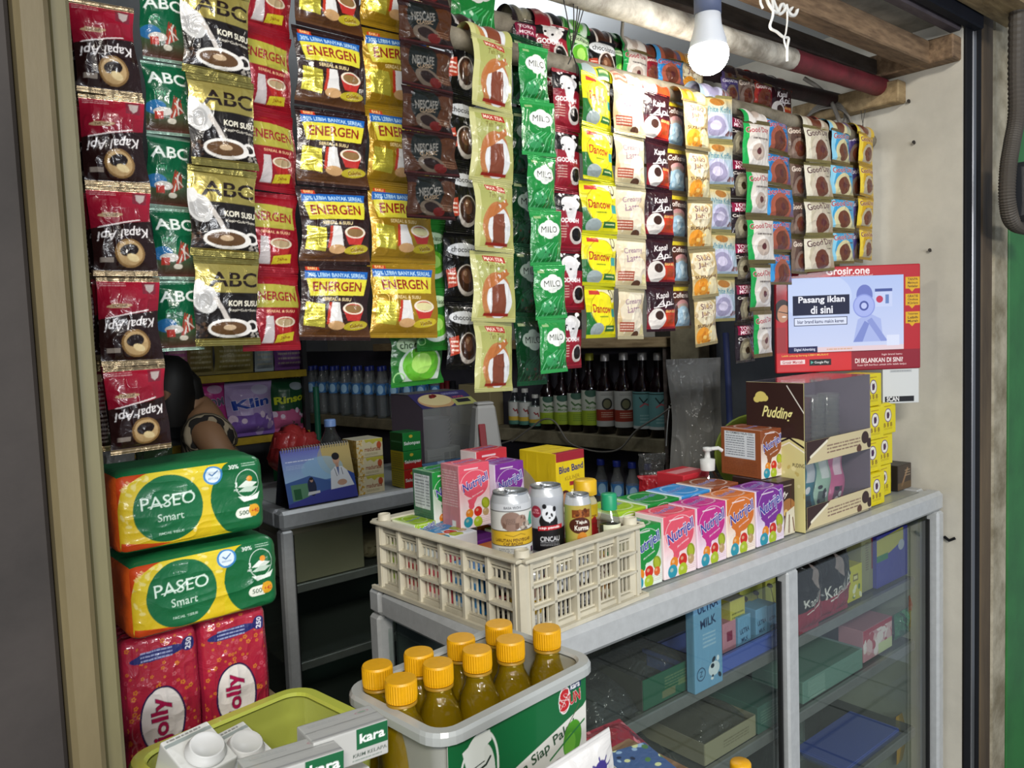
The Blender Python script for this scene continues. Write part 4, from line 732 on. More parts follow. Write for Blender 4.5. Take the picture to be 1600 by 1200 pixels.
san = thing('hand_sanitizer', 'clear pump bottle of hand sanitizer behind the boxes', 'pump bottle', tuple(onz(1105, 700, 1.165)[:2])+(ZT,)); k_ = 1.0
MB().lathe([(.0001, .001), (.027, .001), (.028, .01), (.028, .095), (.012, .118), (.011, .124)], 24).obj('bottle_body', clearb, san); MB().lathe([(.0001, .004), (.0255, .004), (.0255, .07), (.0001, .07)], 24).obj('liquid', glass_mat('clear_gel', '#c9d4d4', .8, .1), san)
MB().lathe([(.014, .12), (.015, .142), (.006, .144), (.005, .158), (.009, .159), (.009, .166), (.0001, .167)], 20).tube([(0, 0, .162), (.02, -.012, .163), (.027, -.016, .157)], .004, 8).obj('pump', mat('white_pump_plastic', '#d2d2cd', .45), san)
# ---------------------------------------------------------------- perforated crate on the counter corner
CRL = Vector((.655, .787, ZT)); CRA = R(3.0); CW, CD, CH = .252, .352, .112
cream = mat('cream_crate_plastic', '#d3ccb6', .5, noise=.2, scale=14)
cr = thing('plastic_crate', 'cream perforated plastic crate full of cans and boxes on the counter corner', 'crate', CRL, CRA)
def crate_wall(L, ncol, parent, loc, rz):
    mb = MB(); H = CH; mb.box((L/2, 0, .006), (L, .010, .012)); mb.box((L/2, 0, H-.008), (L, .008, .014))
    zr = [.012, .044, .074, H-.016]; 
    for z in zr[1:3]: mb.box((L/2, -.003, z), (L, .012, .0035))
    for i in range(ncol+1): mb.box((L*i/ncol, -.003, H/2), (.0055, .012, H-.002))
    cw = L/ncol
    for i in range(ncol):
        for (z0, z1) in zip(zr[:-1], zr[1:]):
            n = 5
            for k in range(n): 
                x = cw*i+cw*(k+.5)/n+cw/n*.5
                if k < n-1: mb.box((x, 0, (z0+z1)/2), (.0022, .003, z1-z0-.002))
            mb.box((cw*(i+.5), 0, z0+.0025), (cw-.006, .0035, .003)); mb.box((cw*(i+.5), 0, z1-.003), (cw-.006, .0035, .003))
    return mb.obj('perforated_wall', cream, parent, loc, (0, 0, rz))
crate_wall(CW-.03, 5, cr, (.015, .006, 0), 0); crate_wall(CW-.03, 5, cr, (CW-.015, CD-.006, 0), R(180)); crate_wall(CD-.03, 6, cr, (.006, CD-.015, 0), R(-90)); crate_wall(CD-.03, 6, cr, (CW-.006, .015, 0), R(90))
rim = MB()
for c, d in (((CW/2, .002, CH), (CW, .022, .005)), ((CW/2, CD-.002, CH), (CW, .022, .005)), ((.002, CD/2, CH), (.022, CD, .005)), ((CW-.002, CD/2, CH), (.022, CD, .005))): rim.box(c, d, bev=.0015)
for c, d in (((CW/2, -.004, .003), (CW+.012, .006, .006)), ((-.004, CD/2, .003), (.006, CD+.012, .006)), ((CW+.004, CD/2, .003), (.006, CD, .006))): rim.box(c, d)
rim.obj('rim', cream, cr); MB().box((CW/2, CD/2, .002), (CW-.01, CD-.01, .003)).obj('crate_floor', cream, cr)
for x, y in ((.012, .012), (CW-.012, .012), (.012, CD-.012), (CW-.012, CD-.012)):
    MB().box((x, y, CH/2), (.026, .026, CH-.002), bev=.006).obj('corner_post', cream, cr); MB().lathe([(.011, CH), (.010, CH+.012), (.0085, CH+.012), (.0075, CH+.006), (.0001, CH+.006)], 16, c=(x, y, 0)).obj('stacking_peg', cream, cr)
BZ = 1.088
tin = mat('bare_tin', '#c6c9cc', .28, .85)
def can(label, px, py, d, rad, h, art, group='cans in the crate', face=-110, cat='drink can', base=None):
    p = CAM+_ray(px, py)/F*d; z0 = p[2]-h if base is None else base; t = thing('drink_can', label, cat, (p[0], p[1], z0), 0, group); r = rad
    MB().lathe([(.0001, .003), (r*.75, .0), (r*.85, .003), (r*.97, .009), (r*.985, .012)], 28).lathe([(r*.985, .012), (r*.985, h-.014)], 28).lathe([(r*.87, h-.0035), (r*.87, h), (r*.83, h), (r*.81, h-.003), (.0001, h-.003)], 28).obj('can_end', tin, t); MB().lathe([(r, h-.0145), (r*.985, h-.012), (r*.90, h-.005), (r*.87, h-.0032)], 28).obj('can_neck', mat('silver_white_paint', '#c4c7ca', .3, .25, coat=.3), t)
    link('can_body', label_mesh('can_body', art, r, .011, h-.014, face-180, face+180, 0), CARTON, t)
    MB().tube([(-.004, 0, h-.003), (.0, .012*r/.03, h-.002), (.006, .006, h-.002)], .0018, 6).box((0, -.004, h-.0028), (.008, .014, .0012)).obj('pull_tab', tin, t); return t
def a_rhino(w, h, s=13):
    a = Art(w, h, s, '#d2d2cc'); a.rect(0, .88, 1, 1, '#c9ccd0'); a.rect(0, .86, 1, .875, '#33363c'); a.rect(0, .27, 1, .52, '#cfa82a'); a.rect(0, .52, 1, .535, '#3a3a38'); a.rect(0, .255, 1, .27, '#3a3a38'); a.rect(0, .03, 1, .05, '#55585e'); a.text('BABA YEOH', .5, .93, .02, '#33363c', w=.13)
    a.ell(.49, .69, .085, .075, '#8a7064'); a.ell(.57, .7, .045, .045, '#9a7f70'); a.poly([(.42, .68), (.42, .57), (.445, .57), (.45, .64)], '#705548'); a.poly([(.52, .66), (.52, .56), (.545, .56), (.55, .66)], '#705548'); a.poly([(.585, .71), (.6, .8), (.605, .71)], '#6a5146'); a.poly([(.56, .74), (.57, .8), (.58, .74)], '#6a5146'); a.poly([(.62, .6), (.66, .82), (.7, .82), (.7, .58)], '#3f9a80'); a.dots(14, .55, .55, .66, .65, .015, ['#b5a89a', '#6f6058'], 3)
    for i in range(6): a.line([(.45+.012*i, .74), (.455+.012*i, .64)], .003, '#4a3a32')
    a.text('LARUTAN PENYEGAR', .5, .36, .026, '#4a2412', w=.3, bold=.05); a.text('CAP BADAK', .5, .3, .022, '#4a2412', w=.16, bold=.05); a.line([(.44, .46), (.5, .43), (.56, .47), (.6, .44)], .006, '#8a7018'); a.fine(.38, .08, .62, .22, 5, '#55585e'); a.rect(.66, .1, .7, .2, '#4a2a4a'); return a
def a_panda(w, h, s=13):
    a = Art(w, h, s, '#9fa3aa'); a.rect(0, 0, 1, .42, '#151317'); a.grad(0, .8, 1, 1, '#9fa3aa', '#b5b9c0'); a.ell(.385, .73, .05, .055, '#8e2438'); a.text('15%', .385, .76, .02, '#e0a0a8', w=.05); a.text('EXTRA', .385, .71, .016, '#e0a0a8', w=.07)
    a.ell(.5, .55, .085, .08, '#121014'); a.poly([(.42, .42), (.43, .56), (.58, .56), (.59, .42)], '#121014'); a.ell(.505, .7, .062, .075, '#dcdfe4'); a.poly([(.46, .66), (.55, .66), (.51, .52)], '#dcdfe4'); a.ell(.465, .83, .02, .022, '#121014'); a.ell(.555, .78, .016, .025, '#121014'); a.ell(.485, .7, .01, .018, '#121014', rot=-25); a.ell(.53, .67, .01, .018, '#121014', rot=20); a.ell(.51, .62, .01, .008, '#121014')
    a.poly([(.4, .38), (.4, .46), (.64, .49), (.64, .41)], '#b5202c'); a.text('cap panda', .51, .435, .028, '#f6e8e8', w=.19, rot=2, bold=.05); a.text('CINCAU', .51, .23, .045, '#d5d6da', w=.18); a.fine(.42, .1, .6, .18, 3, '#a9aab0'); return a
def a_kurma(w, h, s=14):
    a = Art(w, h, s, '#b5a04a'); a.grad(.25, 0, .45, 1, '#8aa63c', '#b7a552', horiz=True); a.rect(.4, .72, .64, .9, '#7a3f18'); a.dots(14, .4, .74, .64, .9, .02, ['#5a2a10', '#a0602a'], 3); a.ell(.5, .55, .14, .1, '#4a2014'); a.text('Tajuk', .52, .62, .05, '#f6efe2', w=.15, bold=.04, out='#3a150c'); a.text('Kurma', .52, .5, .06, '#f6efe2', w=.18, bold=.05, out='#3a150c'); a.ell(.52, .28, .06, .07, '#c07a20'); a.poly([(.46, .1), (.5, .22), (.58, .2), (.64, .08)], '#efe6d0'); a.ell(.44, .08, .08, .05, '#5a3018'); return a
can('white and yellow drink can with a rhinoceros picture, nearest crate corner', 797, 766, 1.12, .029, .104, a_rhino(2*math.pi*.029, .081), face=-125)
can('silver and black grass jelly drink can with a panda picture', 852, 757, 1.17, .0262, .104, a_panda(2*math.pi*.026, .08), face=-125)
can('slim brown and green date drink can beside the panda can', 902, 771, 1.16, .0195, .090, a_kurma(2*math.pi*.0195, .068), face=-125)
def crw(x, y, z): p = Matrix.Rotation(CRA, 3, 'Z') @ Vector((x, y, 0)); return (CRL[0]+p[0], CRL[1]+p[1], z)
yb = CAM+_ray(914, 749)/F*1.27
ybl = Art(.12, .07, 12, '#d8b51c'); ybl.rect(0, 0, 1, .5, '#a81c22'); ybl.poly([(0, .5), (.5, .75), (1, .5)], '#a81c22'); ybl.text('Lada Putih', .5, .25, .05, '#f4d8a8', w=.2); ybl.fine(.4, .55, .6, .8, 3, '#7a2a1c')
t = bottle('seasoning_bottle', 'seasoning bottle with wide yellow cap behind the slim can', (yb[0], yb[1], yb[2]-.118), .0185, .118, mat('yellow_pack_plastic', '#c9c19a', .4), mat('yellow_cap', '#e0b41c', .4), capr=1.0, neck=.9, label_art=ybl, lz=(.04, .68), shoulder=.72, caph=.2)
gbp = CAM+_ray(951, 771)/F*1.2; gl = Art(.11, .05, 12, '#d9dcc0'); gl.ell(.5, .6, .1, .08, '#d8c428'); gl.ell(.46, .4, .06, .06, '#4a9a4a'); gl.rect(0, 0, 1, .15, '#2a8a5a')
bottle('vinegar_bottle', 'clear vinegar bottle with green cap in the far crate corner', (gbp[0], gbp[1], 1.006), .0165, gbp[2]-1.006, clearb, mat('green_cap', '#1f9a6a', .4), capr=.74, neck=.6, label_art=gl, lz=(.42, .72), shoulder=.76, caph=.15, liquid=glass_mat('clear_liquid', '#cfd4c8', .8, .05), lv=.7)
nutri_box('pink', 'red jelly powder box with pink side panel standing in the crate', (.722+.031, 1.015+.025, 1.101), .062, .05, .104, 0, side='plain')
nutri_box('green', 'green jelly powder box with nutrition table standing at the left in the crate', (.709+.03, 1.07+.031, 1.088), .06, .06, .102, 0, side='facts')
nutri_box('purple', 'purple jelly powder box standing behind the cans in the crate', (.832, 1.048, BZ+.002), .062, .052, .105, 0)
nutri_box('blue', 'blue jelly powder box lying flat in front of the rhinoceros can', (.693, .985, 1.075), .08, .03, .10, R(2), lie=True)
nutri_box('red', 'red jelly powder box at the back of the crate, left of the margarine box', (.842, 1.105, BZ), .07, .045, .122, R(2), top=True)
nutri_box('lime', 'lime green box lying low at the left end of the crate', (.685, 1.095, 1.083), .042, .065, .03, R(3))
def bb_front(w, h, s=12):
    a = Art(w, h, s, '#e3c51c'); a.rect(0, .91, 1, 1, '#9c2430'); a.text('Blue Band', .52, .835, .17, '#2a2a6c', w=.84, rot=3, bold=.06); a.text('KULINER', .55, .74, .1, '#a07a1c', w=.5, rot=3); a.rect(.45, .66, .92, .70, '#9c2430'); a.ell(.28, .52, .22, .26, '#4a1c20'); a.ell(.3, .53, .13, .17, '#b8805c'); a.rect(.5, .3, 1, .62, '#efe3b0', al=.6); a.rect(0, 0, 1, .3, '#c9a81c'); return a
def bb_side(w, h, s=10):
    a = Art(w, h, s, '#dfc11e'); a.poly([(0, 0), (0, .85), (.3, .75), (1, .45), (1, 0)], '#b5a88c'); a.text('Blue Band', .62, .5, .16, '#33303c', w=.8); return a
o = link('margarine_box', softbox_mesh('margarine_box', .075, .10, .187, {'front': bb_front(.075, .187), 'left': bb_side(.1, .187), 'top': Art(.075, .10, 9, '#e3c51c').rect(0, 0, 1, .12, '#9c2430').text('Blue Band', .5, .5, .14, '#c9a81c', w=.8)}, '#dfc11e', r=.0015, wr=.0008), CARTON, loc=(.888, 1.008-.0, BZ+.014), rot=(0, 0, .03)); o.location = (1.006, 1.108, ZT); tag(o, 'yellow margarine box with dark red edge standing behind the crate', 'box')
# bottom layer seen through the slots
low = []
for i, (x, y, kind) in enumerate(((.038, .325, 'lime'), (.038, .262, 'red'), (.038, .2, 'pink'), (.038, .138, 'blue'), (.21, .325, 'orange'), (.125, .325, 'green'), (.125, .25, 'purple'), (.21, .25, 'lime'), (.125, .18, 'orange'))):
    w_, d_ = .052, .056; o = link('carton', softbox_mesh('small_carton', w_ if x < .1 else .075, d_, .072, {'left': Art(d_, .072, 8, NUT[kind][1]).rect(0, .2, 1, .7, NUT[kind][0]).fine(.1, .3, .9, .6, 3, '#f0f0f0'), 'front': NUT[kind][0], 'top': NUT[kind][0]}, NUT[kind][1], r=.0015), CARTON, loc=crw(x, y, 1.006), rot=(0, 0, CRA))
    tag(o, kind+' bottom-layer carton in the crate, '+['farthest behind the left slots', 'second behind the left slots', 'third behind the left slots', 'fourth behind the left slots', 'at the back right', 'at the back middle', 'in the middle', 'towards the right slots', 'in the centre under the cans'][i], 'carton', 'cartons in the bottom of the crate')
for i, (x, y, f_) in enumerate(((.046, .045, a_rhino), (.102, .042, a_panda), (.152, .04, a_panda), (.2, .088, a_kurma), (.046, .09, a_panda), (.155, .1, a_kurma))):
    pass
cm = {f_: None for f_ in (a_rhino, a_panda, a_kurma)}
for i, (x, y, f_, rr) in enumerate(((.045, .04, a_rhino, .024), (.1, .038, a_panda, .024), (.15, .038, a_panda, .024), (.199, .04, a_kurma, .021), (.045, .092, a_panda, .024), (.1, .09, a_panda, .024), (.205, .135, a_kurma, .021))):
    t = thing('drink_can', ['rhinoceros can under the top one at the near crate corner', 'black can in the bottom layer behind the first street-side slots', 'black can in the bottom layer behind the middle street-side slots', 'slim brown can in the bottom layer behind the street-side slots', 'black can in the bottom layer behind the left wall slots', 'black can in the middle of the bottom layer', 'slim brown can in the bottom layer beside the vinegar bottle'][i], 'drink can', crw(x, y, 1.006), 0, 'cans in the bottom of the crate')
    link('can_body', label_mesh('can_body', f_(2*math.pi*rr, .07, 7), rr, .002, .076, -300, 60), CARTON, t); MB().lathe([(.0001, .002), (rr, .002)], 20).lathe([(rr, .076), (rr*.85, .079), (.0001, .078)], 20).obj('can_end', tin, t)
# ---------------------------------------------------------------- goods placed by what stands where in the photo
def span(pxl, pxr, pyt, base, y):
    xa, xb = ony(pxl, pyt, y)[0], ony(pxr, pyt, y)[0]; top = ony((pxl+pxr)/2, pyt, y)[2]; return (xa+xb)/2, xb-xa, top-base
def pack(kind, label, cat, art, pxl, pxr, pyt, base, y, back='#888888', m=None, puff=.02, group=None, seal=.06, wr=.0025, res=11, rot=0.0, foil=.1, seed=1, tilt=0.0):
    cx_, w, h = span(pxl, pxr, pyt, base, y); me = sachet_mesh(kind, art(w, h, res), w, h, puff, seal, seed, wr, back, foil, pinch=.04, crimp=.0002)
    o = link(kind, me, m or FILM, loc=(cx_, y, base+h+.001), rot=(R(tilt), 0, rot)); return tag(o, label, cat, group)
def carton(kind, label, cat, faces, pxl, pxr, pyt, base, y, depth, basec, group=None, res=11, rot=0.0, r=.0015, m=None, wr=.0005):
    """faces: side -> function(w, h, res)"""
    cx_, w, h = span(pxl, pxr, pyt, base, y); dims = {'front': (w, h), 'back': (w, h), 'left': (depth, h), 'right': (depth, h), 'top': (w, depth)}
    F_ = {k: (v(dims[k][0], dims[k][1], res) if callable(v) else v) for k, v in faces.items()}
    o = link(kind, softbox_mesh(kind, w, depth, h, F_, basec, r=r, wr=wr), m or CARTON, loc=(cx_, y+depth/2, base+.0005), rot=(0, 0, rot)); return tag(o, label, cat, group)
def flat(c, *ops):
    def f(w, h, s):
        a = Art(w, h, s, c)
        for op in ops: getattr(a, op[0])(*op[1], **(op[2] if len(op) > 2 else {}))
        return a
    return f
# --- display stand that carries the tissue packs and the two tubs (below the frame of the photo)
bench = thing('street_bench', 'low timber bench in front of the counter carrying the tubs', 'bench', (.40, .68, 0))
MB().box((0, 0, .835), (.5, .17, .03), bev=.003).obj('bench_top', wood_light, bench)
for x in (-.22, .22):
    for y in (-.06, .06): MB().box((x, y, .41), (.035, .035, .82)).obj('leg', wood, bench)
stand = thing('tissue_stand', 'timber stand behind the left post carrying the tissue packs', 'stand', (.27, .93, 0))
MB().box((0, 0, .955), (.23, .15, .02), bev=.002).obj('stand_top', wood_light, stand)
for x in (-.10, .10):
    for y in (-.06, .06): MB().box((x, y, .4725), (.03, .03, .945)).obj('leg', wood, stand)
# --- tissue packs
def a_paseo(w, h, s=15):
    a = Art(w, h, s, '#d8c020'); a.grad(0, 0, .6, 1, '#d9b81c', '#e0cc38')
    r = random.Random(5)
    for i in range(34):
        x, y = r.uniform(.02, .66), r.uniform(.03, .97); a.ell(x, y, .02*r.uniform(.6, 1.3), .011, '#ecdf8a', rot=r.uniform(0, 180), al=.8); a.line([(x, y), (x+r.uniform(-.04, .04), y+r.uniform(-.1, .1))], .004, '#ecdf8a', al=.8)
    a.ell(1.02, .5, .41, .62*h/w*1.05, '#16653a'); a.rect(.78, 0, 1, 1, '#16653a'); a.poly([(0, 1), (0, .55), (.05, .82), (.22, 1)], '#cf4a1c'); a.poly([(0, 0), (.2, 0), (.35, .06), (.02, .16)], '#cf4a1c')
    a.ell(.33, .5, .225, .225, '#1b6a40'); a.text('PASEO', .33, .6, .082, '#d9eee0', w=.35, rot=1, bold=.0); a.line([(.2, .55), (.3, .56), (.37, .66), (.48, .68)], .008, '#d9eee0'); a.text('Smart', .34, .4, .05, '#cfe6d6', w=.17, bold=0); a.text('FACIAL TISSUE', .34, .2, .017, '#bcd8c6', w=.16)
    a.text('BARU!', .07, .84, .026, '#f4d28a', w=.075, rot=48); a.ell(.635, .83, .066, .066, '#3f87c4'); a.ell(.635, .83, .052, .052, '#d9e8f2'); a.line([(.61, .85), (.63, .82), (.665, .88)], .008, '#2a6aa8'); a.fine(.6, .77, .67, .8, 2, '#3f6a9a')
    a.text('30%', .78, .9, .03, '#eaf4ec', w=.07); a.fine(.84, .88, .94, .94, 2, '#b9d6c2'); a.ell(.87, .66, .085, .1, '#dfeee2', ring=.05); a.poly([(.8, .62), (.86, .7), (.94, .66), (.9, .6)], '#e4eee4'); a.poly([(.8, .56), (.86, .62), (.95, .6), (.9, .54)], '#c8dccd'); a.ell(.885, .72, .02, .02, '#e0932a'); a.poly([(.8, .5), (.84, .42), (.94, .44), (.97, .53), (.9, .48)], '#e8f2e8'); a.text('3', .79, .66, .035, '#eaf4ec'); a.text('PLY', .79, .59, .014, '#eaf4ec')
    a.ell(.81, .28, .035, .035, '#eef2e4'); a.rect(.81, .21, .89, .35, '#eef2e4'); a.ell(.91, .3, .04, .04, '#dfa52a'); a.rect(.88, .22, .92, .37, '#dfa52a'); a.text('500', .835, .28, .032, '#1b4a30', w=.07); a.text('+40', .915, .29, .03, '#b5301c', w=.055); return a
def soft_pack(label, art, pxl, pxr, pyt, base, y, depth, sidec, rot=0.0, seed=1, kind='tissue_pack', group='facial tissue packs', top=None, foldc='#cf5a1c'):
    cx_, w, h = span(pxl, pxr, pyt, base, y); o = link(kind, softbox_mesh(kind, w, depth, h, {'front': art(w, h), 'top': top or sidec, 'right': sidec, 'left': foldc}, sidec, r=.011, puff=.002, wr=.0022, seed=seed), FILM, loc=(cx_, y+depth/2, base+.0005), rot=(0, 0, rot)); return tag(o, label, 'tissue pack', group)
soft_pack('yellow and green facial tissue pack on top of the stack', a_paseo, 174, 411, 728, 1.2035, .862, .10, '#1b6a3c', 0, 3)
soft_pack('yellow and green facial tissue pack second from the top, turned slightly', a_paseo, 192, 432, 862, 1.1155, .855, .10, '#1b6a3c', R(1.5), 4)
def a_jolly(seed):
    def f(w, h, s=15):
        a = Art(w, h, s, '#a52038'); a.grad(0, 0, 1, 1, '#9c1c34', '#b02a40'); r = random.Random(seed)
        for i in range(150):
            x, y = r.random(), r.random(); q = r.choice([.012, .016, .022]); c = r.choice(['#c85a6a', '#d07078', '#c25060', '#d8902c', '#d8922e'] if i % 3 else ['#da8a24'])
            for k in range(5): a.ell(x+q*math.cos(k*1.256), y+q*math.sin(k*1.256)/a.a, q*.55, q*.55, c, al=.75)
        a.ell(.48, .38, .3, .47, '#2a1c4a'); a.ell(.48, .38, .275, .445, '#e6e0da'); a.text('jolly', .47, .38, .27, '#a81a4c', w=.62, rot=90, bold=.06, out='#3a1c50', ow=.025); a.ell(.47, .86, .36, .075, '#2a2f6e', rot=4); a.ell(.87, .88, .1, .1, '#2a2f6e'); a.text('250', .87, .88, .075, '#e8e8f4', w=.16, rot=82, bold=.04); a.fine(.25, .82, .65, .9, 3, '#aab4dc'); return a
    return f
for (l, r_, t_, sd, lab, y) in ((184, 309, 1000, 11, 'red floral tissue pack standing upright, left of the pair', .868), (309, 416, 968, 12, 'red floral tissue pack standing upright, right of the pair', .872)):
    cx_, w, h = span(l, r_, t_, .966, y); w = min(w, .077)
    o = link('tissue_pack', softbox_mesh('tissue_upright', w, .10, 1.1135-.966, {'front': a_jolly(sd)(w, .147), 'top': flat('#a52038', ('fine', (.1, .1, .9, .9, 5, '#c4606e')))(w, .1, 8), 'right': '#98203a'}, '#98203a', r=.008, puff=.0015, wr=.0025, seed=sd), print_mat('clear_wrapped_print', .25, 1.0, .35), loc=(cx_, y+.05, .9665), rot=(0, 0, 0)); tag(o, lab, 'tissue pack', 'red upright tissue packs')
def a_pinkpack(w, h, s):
    a = Art(w, h, s, '#c21c60'); a.dots(40, 0, 0, 1, 1, .09, ['#e06a3a', '#d8d2e6', '#7a3a9a', '#e0a02a', '#e02a6a'], 3); a.ell(.4, .55, .4, .5, '#e8e4ea'); a.rect(0, .1, 1, .22, '#2a2a6a'); return a
cx_, w, h = span(151, 171, 766, .9665, .80)
o = link('tissue_pack', softbox_mesh('tissue_pink', w, .05, h, {'front': a_pinkpack(w, h, 14)}, '#b01c58', r=.004, wr=.001), FILM, loc=(cx_-.001, .835, .9665)); tag(o, 'narrow bright pink floral pack squeezed between the post and the tissue stack', 'tissue pack')
MB_ = MB().box((cx_, .835, .48), (.03, .05, .965), bev=.002); tag(MB_.obj('timber_post', wood_dark), 'short dark timber post under the pink pack', 'post')
# --- cooking oil tub
def tub(name, label, cen, w, d, z1, h, ang, body, rim, lipw=.011, tp=.88, rr=.02):
    t = thing(name, label, 'tub', (cen[0], cen[1], z1-h), ang)
    def ring(hw, hd, z, r, n=6):
        out = []
        for cxs, cys, a0 in ((1, 1, 0), (-1, 1, 90), (-1, -1, 180), (1, -1, 270)):
            for k in range(n+1): a = R(a0+90*k/n); out.append((cxs*(hw-r)+r*math.cos(a), cys*(hd-r)+r*math.sin(a), z))
        return out
    def loft(mb, rings, closed_bottom=True):
        n = len(rings[0]); vs = [p for r_ in rings for p in r_]; fs = [(j*n+k, j*n+(k+1) % n, (j+1)*n+(k+1) % n, (j+1)*n+k) for j in range(len(rings)-1) for k in range(n)]
        mb.add(vs, fs, 0, True)
        if closed_bottom: mb.add(rings[0], [tuple(range(n))[::-1]])
    b = MB(); W, D_ = w/2-lipw, d/2-lipw; loft(b, [ring(W*tp, D_*tp, 0, rr*.8), ring(W, D_, h-.004, rr)]); loft(b, [ring(W*tp-.003, D_*tp-.003, .003, rr*.8), ring(W-.003, D_-.003, h-.004, rr)]); b.obj('tub_body', body, t)
    l = MB(); loft(l, [ring(W-.003, D_-.003, h-.002, rr), ring(W-.001, D_-.001, h+.001, rr), ring(w/2-.002, d/2-.002, h+.001, rr+.008), ring(w/2, d/2, h-.003, rr+.009), ring(w/2, d/2, h-.011, rr+.009), ring(w/2-.0025, d/2-.0025, h-.011, rr+.007), ring(w/2-.003, d/2-.003, h-.003, rr+.007), ring(W, D_, h-.005, rr)], False); l.sm = [False]*len(l.sm); l.obj('rim', rim, t)
    return t
milky = mat('milky_tub_plastic', '#b4b6ae', .35, coat=.3); milky_rim = mat('milky_tub_rim', '#aeb2b0', .35, coat=.25)
_b = milky.node_tree.nodes['Principled BSDF']; _b.inputs['Transmission Weight'].default_value = .25
ZO = 1.045; oc = (onz(700, 1160, ZO)+onz(912, 1028, ZO)+onz(520, 1075, ZO)+onz(800, 978, ZO))/4
ot = tub('oil_tub', 'white translucent tub with a green chef label, full of cooking oil bottles', oc, .237, .166, ZO, .19, R(5.5), milky, milky_rim, tp=.93)
def a_tub(w, h, s=15):
    a = Art(w, h, s, '#e2e2da'); a.poly([(0, 0), (0, 1), (1, 1), (1, .80), (.97, .77), (.33, .56), (.2, .45), (.12, .2), (.1, 0)], '#15683a')
    a.ell(.19, .66, .135, .24, '#e6ebe4', rot=-8); a.ell(.19, .66, .122, .225, '#15683a', rot=-8); a.ell(.19, .63, .108, .2, '#dfe4dc', rot=-8)
    a.poly([(.12, .74), (.09, .90), (.15, .93), (.2, .975), (.27, .965), (.28, .89), (.23, .86), (.23, .76)], '#e6ebe4'); a.line([(.12, .75), (.23, .77)], .006, '#24352c'); a.ell(.19, .64, .055, .06, '#e9eee6'); a.ell(.19, .64, .055, .06, '#24352c', ring=.12); a.line([(.155, .62), (.19, .59), (.225, .62)], .008, '#24352c'); a.ell(.175, .67, .006, .008, '#24352c'); a.ell(.21, .67, .006, .008, '#24352c'); a.line([(.19, .65), (.205, .64)], .01, '#24352c'); a.line([(.2, .73), (.24, .74), (.27, .78)], .012, '#24352c')
    a.line([(.12, .40), (.12, .54), (.1, .48)], .014, '#24352c'); a.line([(.19, .54), (.19, .4)], .004, '#24352c'); a.line([(.26, .6), (.29, .68)], .008, '#24352c'); a.line([(.28, .58), (.32, .64)], .008, '#24352c')
    a.text('Kelapa Siap Pakai', .60, .575, .075, '#1e4a2c', w=.62, rot=13.5, bold=.04); a.ell(.88, .56, .075, .105, '#4c9a24', rot=-10); a.ell(.86, .53, .045, .065, '#6ab534', rot=-10); a.ell(.76, .38, .08, .07, '#5a3a24', rot=20); a.line([(.83, .66), (.94, .80)], .006, '#5a5a3c'); a.line([(.7, .5), (.8, .56), (.98, .66)], .012, '#2a7a3a'); a.ell(.6, .3, .2, .12, '#e9e4d8'); a.ell(.6, .3, .12, .07, '#b5a58c')
    a.ell(.82, .885, .042, .07, '#c2242c'); a.ell(.82, .885, .048, .076, '#f0f0ee', ring=.1); a.text('S', .82, .885, .12, '#c2242c', w=.075, bold=.08, out='#f2f2f0'); a.text('UN', .905, .87, .065, '#c2242c', w=.09, rot=2, bold=.06, out='#f2f2f0'); a.rect(.86, .93, .955, .99, '#1c2f5e'); a.text('kara', .908, .96, .035, '#f2f2f4', w=.075, bold=.04); a.line([(.79, .83), (.86, .93)], .003, '#f2f2f0'); a.line([(.78, .9), (.86, .87)], .003, '#f2f2f0'); return a
lw_, lh_ = .203, .150
link('printed_label', softbox_mesh('tub_label', lw_, .0012, lh_, {'front': a_tub(lw_, lh_)}, '#e2e2da', r=.0004), print_mat('glossy_label', .3, .5), ot, (0, -.0695, .026), (R(1.5), 0, 0))
oil = mat('cooking_oil', '#a08a10', .12, coat=.6, noise=.0); oil.node_tree.nodes['Principled BSDF'].inputs['Transmission Weight'].default_value = .35
ycap = mat('orange_yellow_cap', '#e3a70c', .38, noise=.08, scale=200); petm = glass_mat('oil_bottle_plastic', '#f2ecc8', 1.0, .04, bump=.5)
first = None
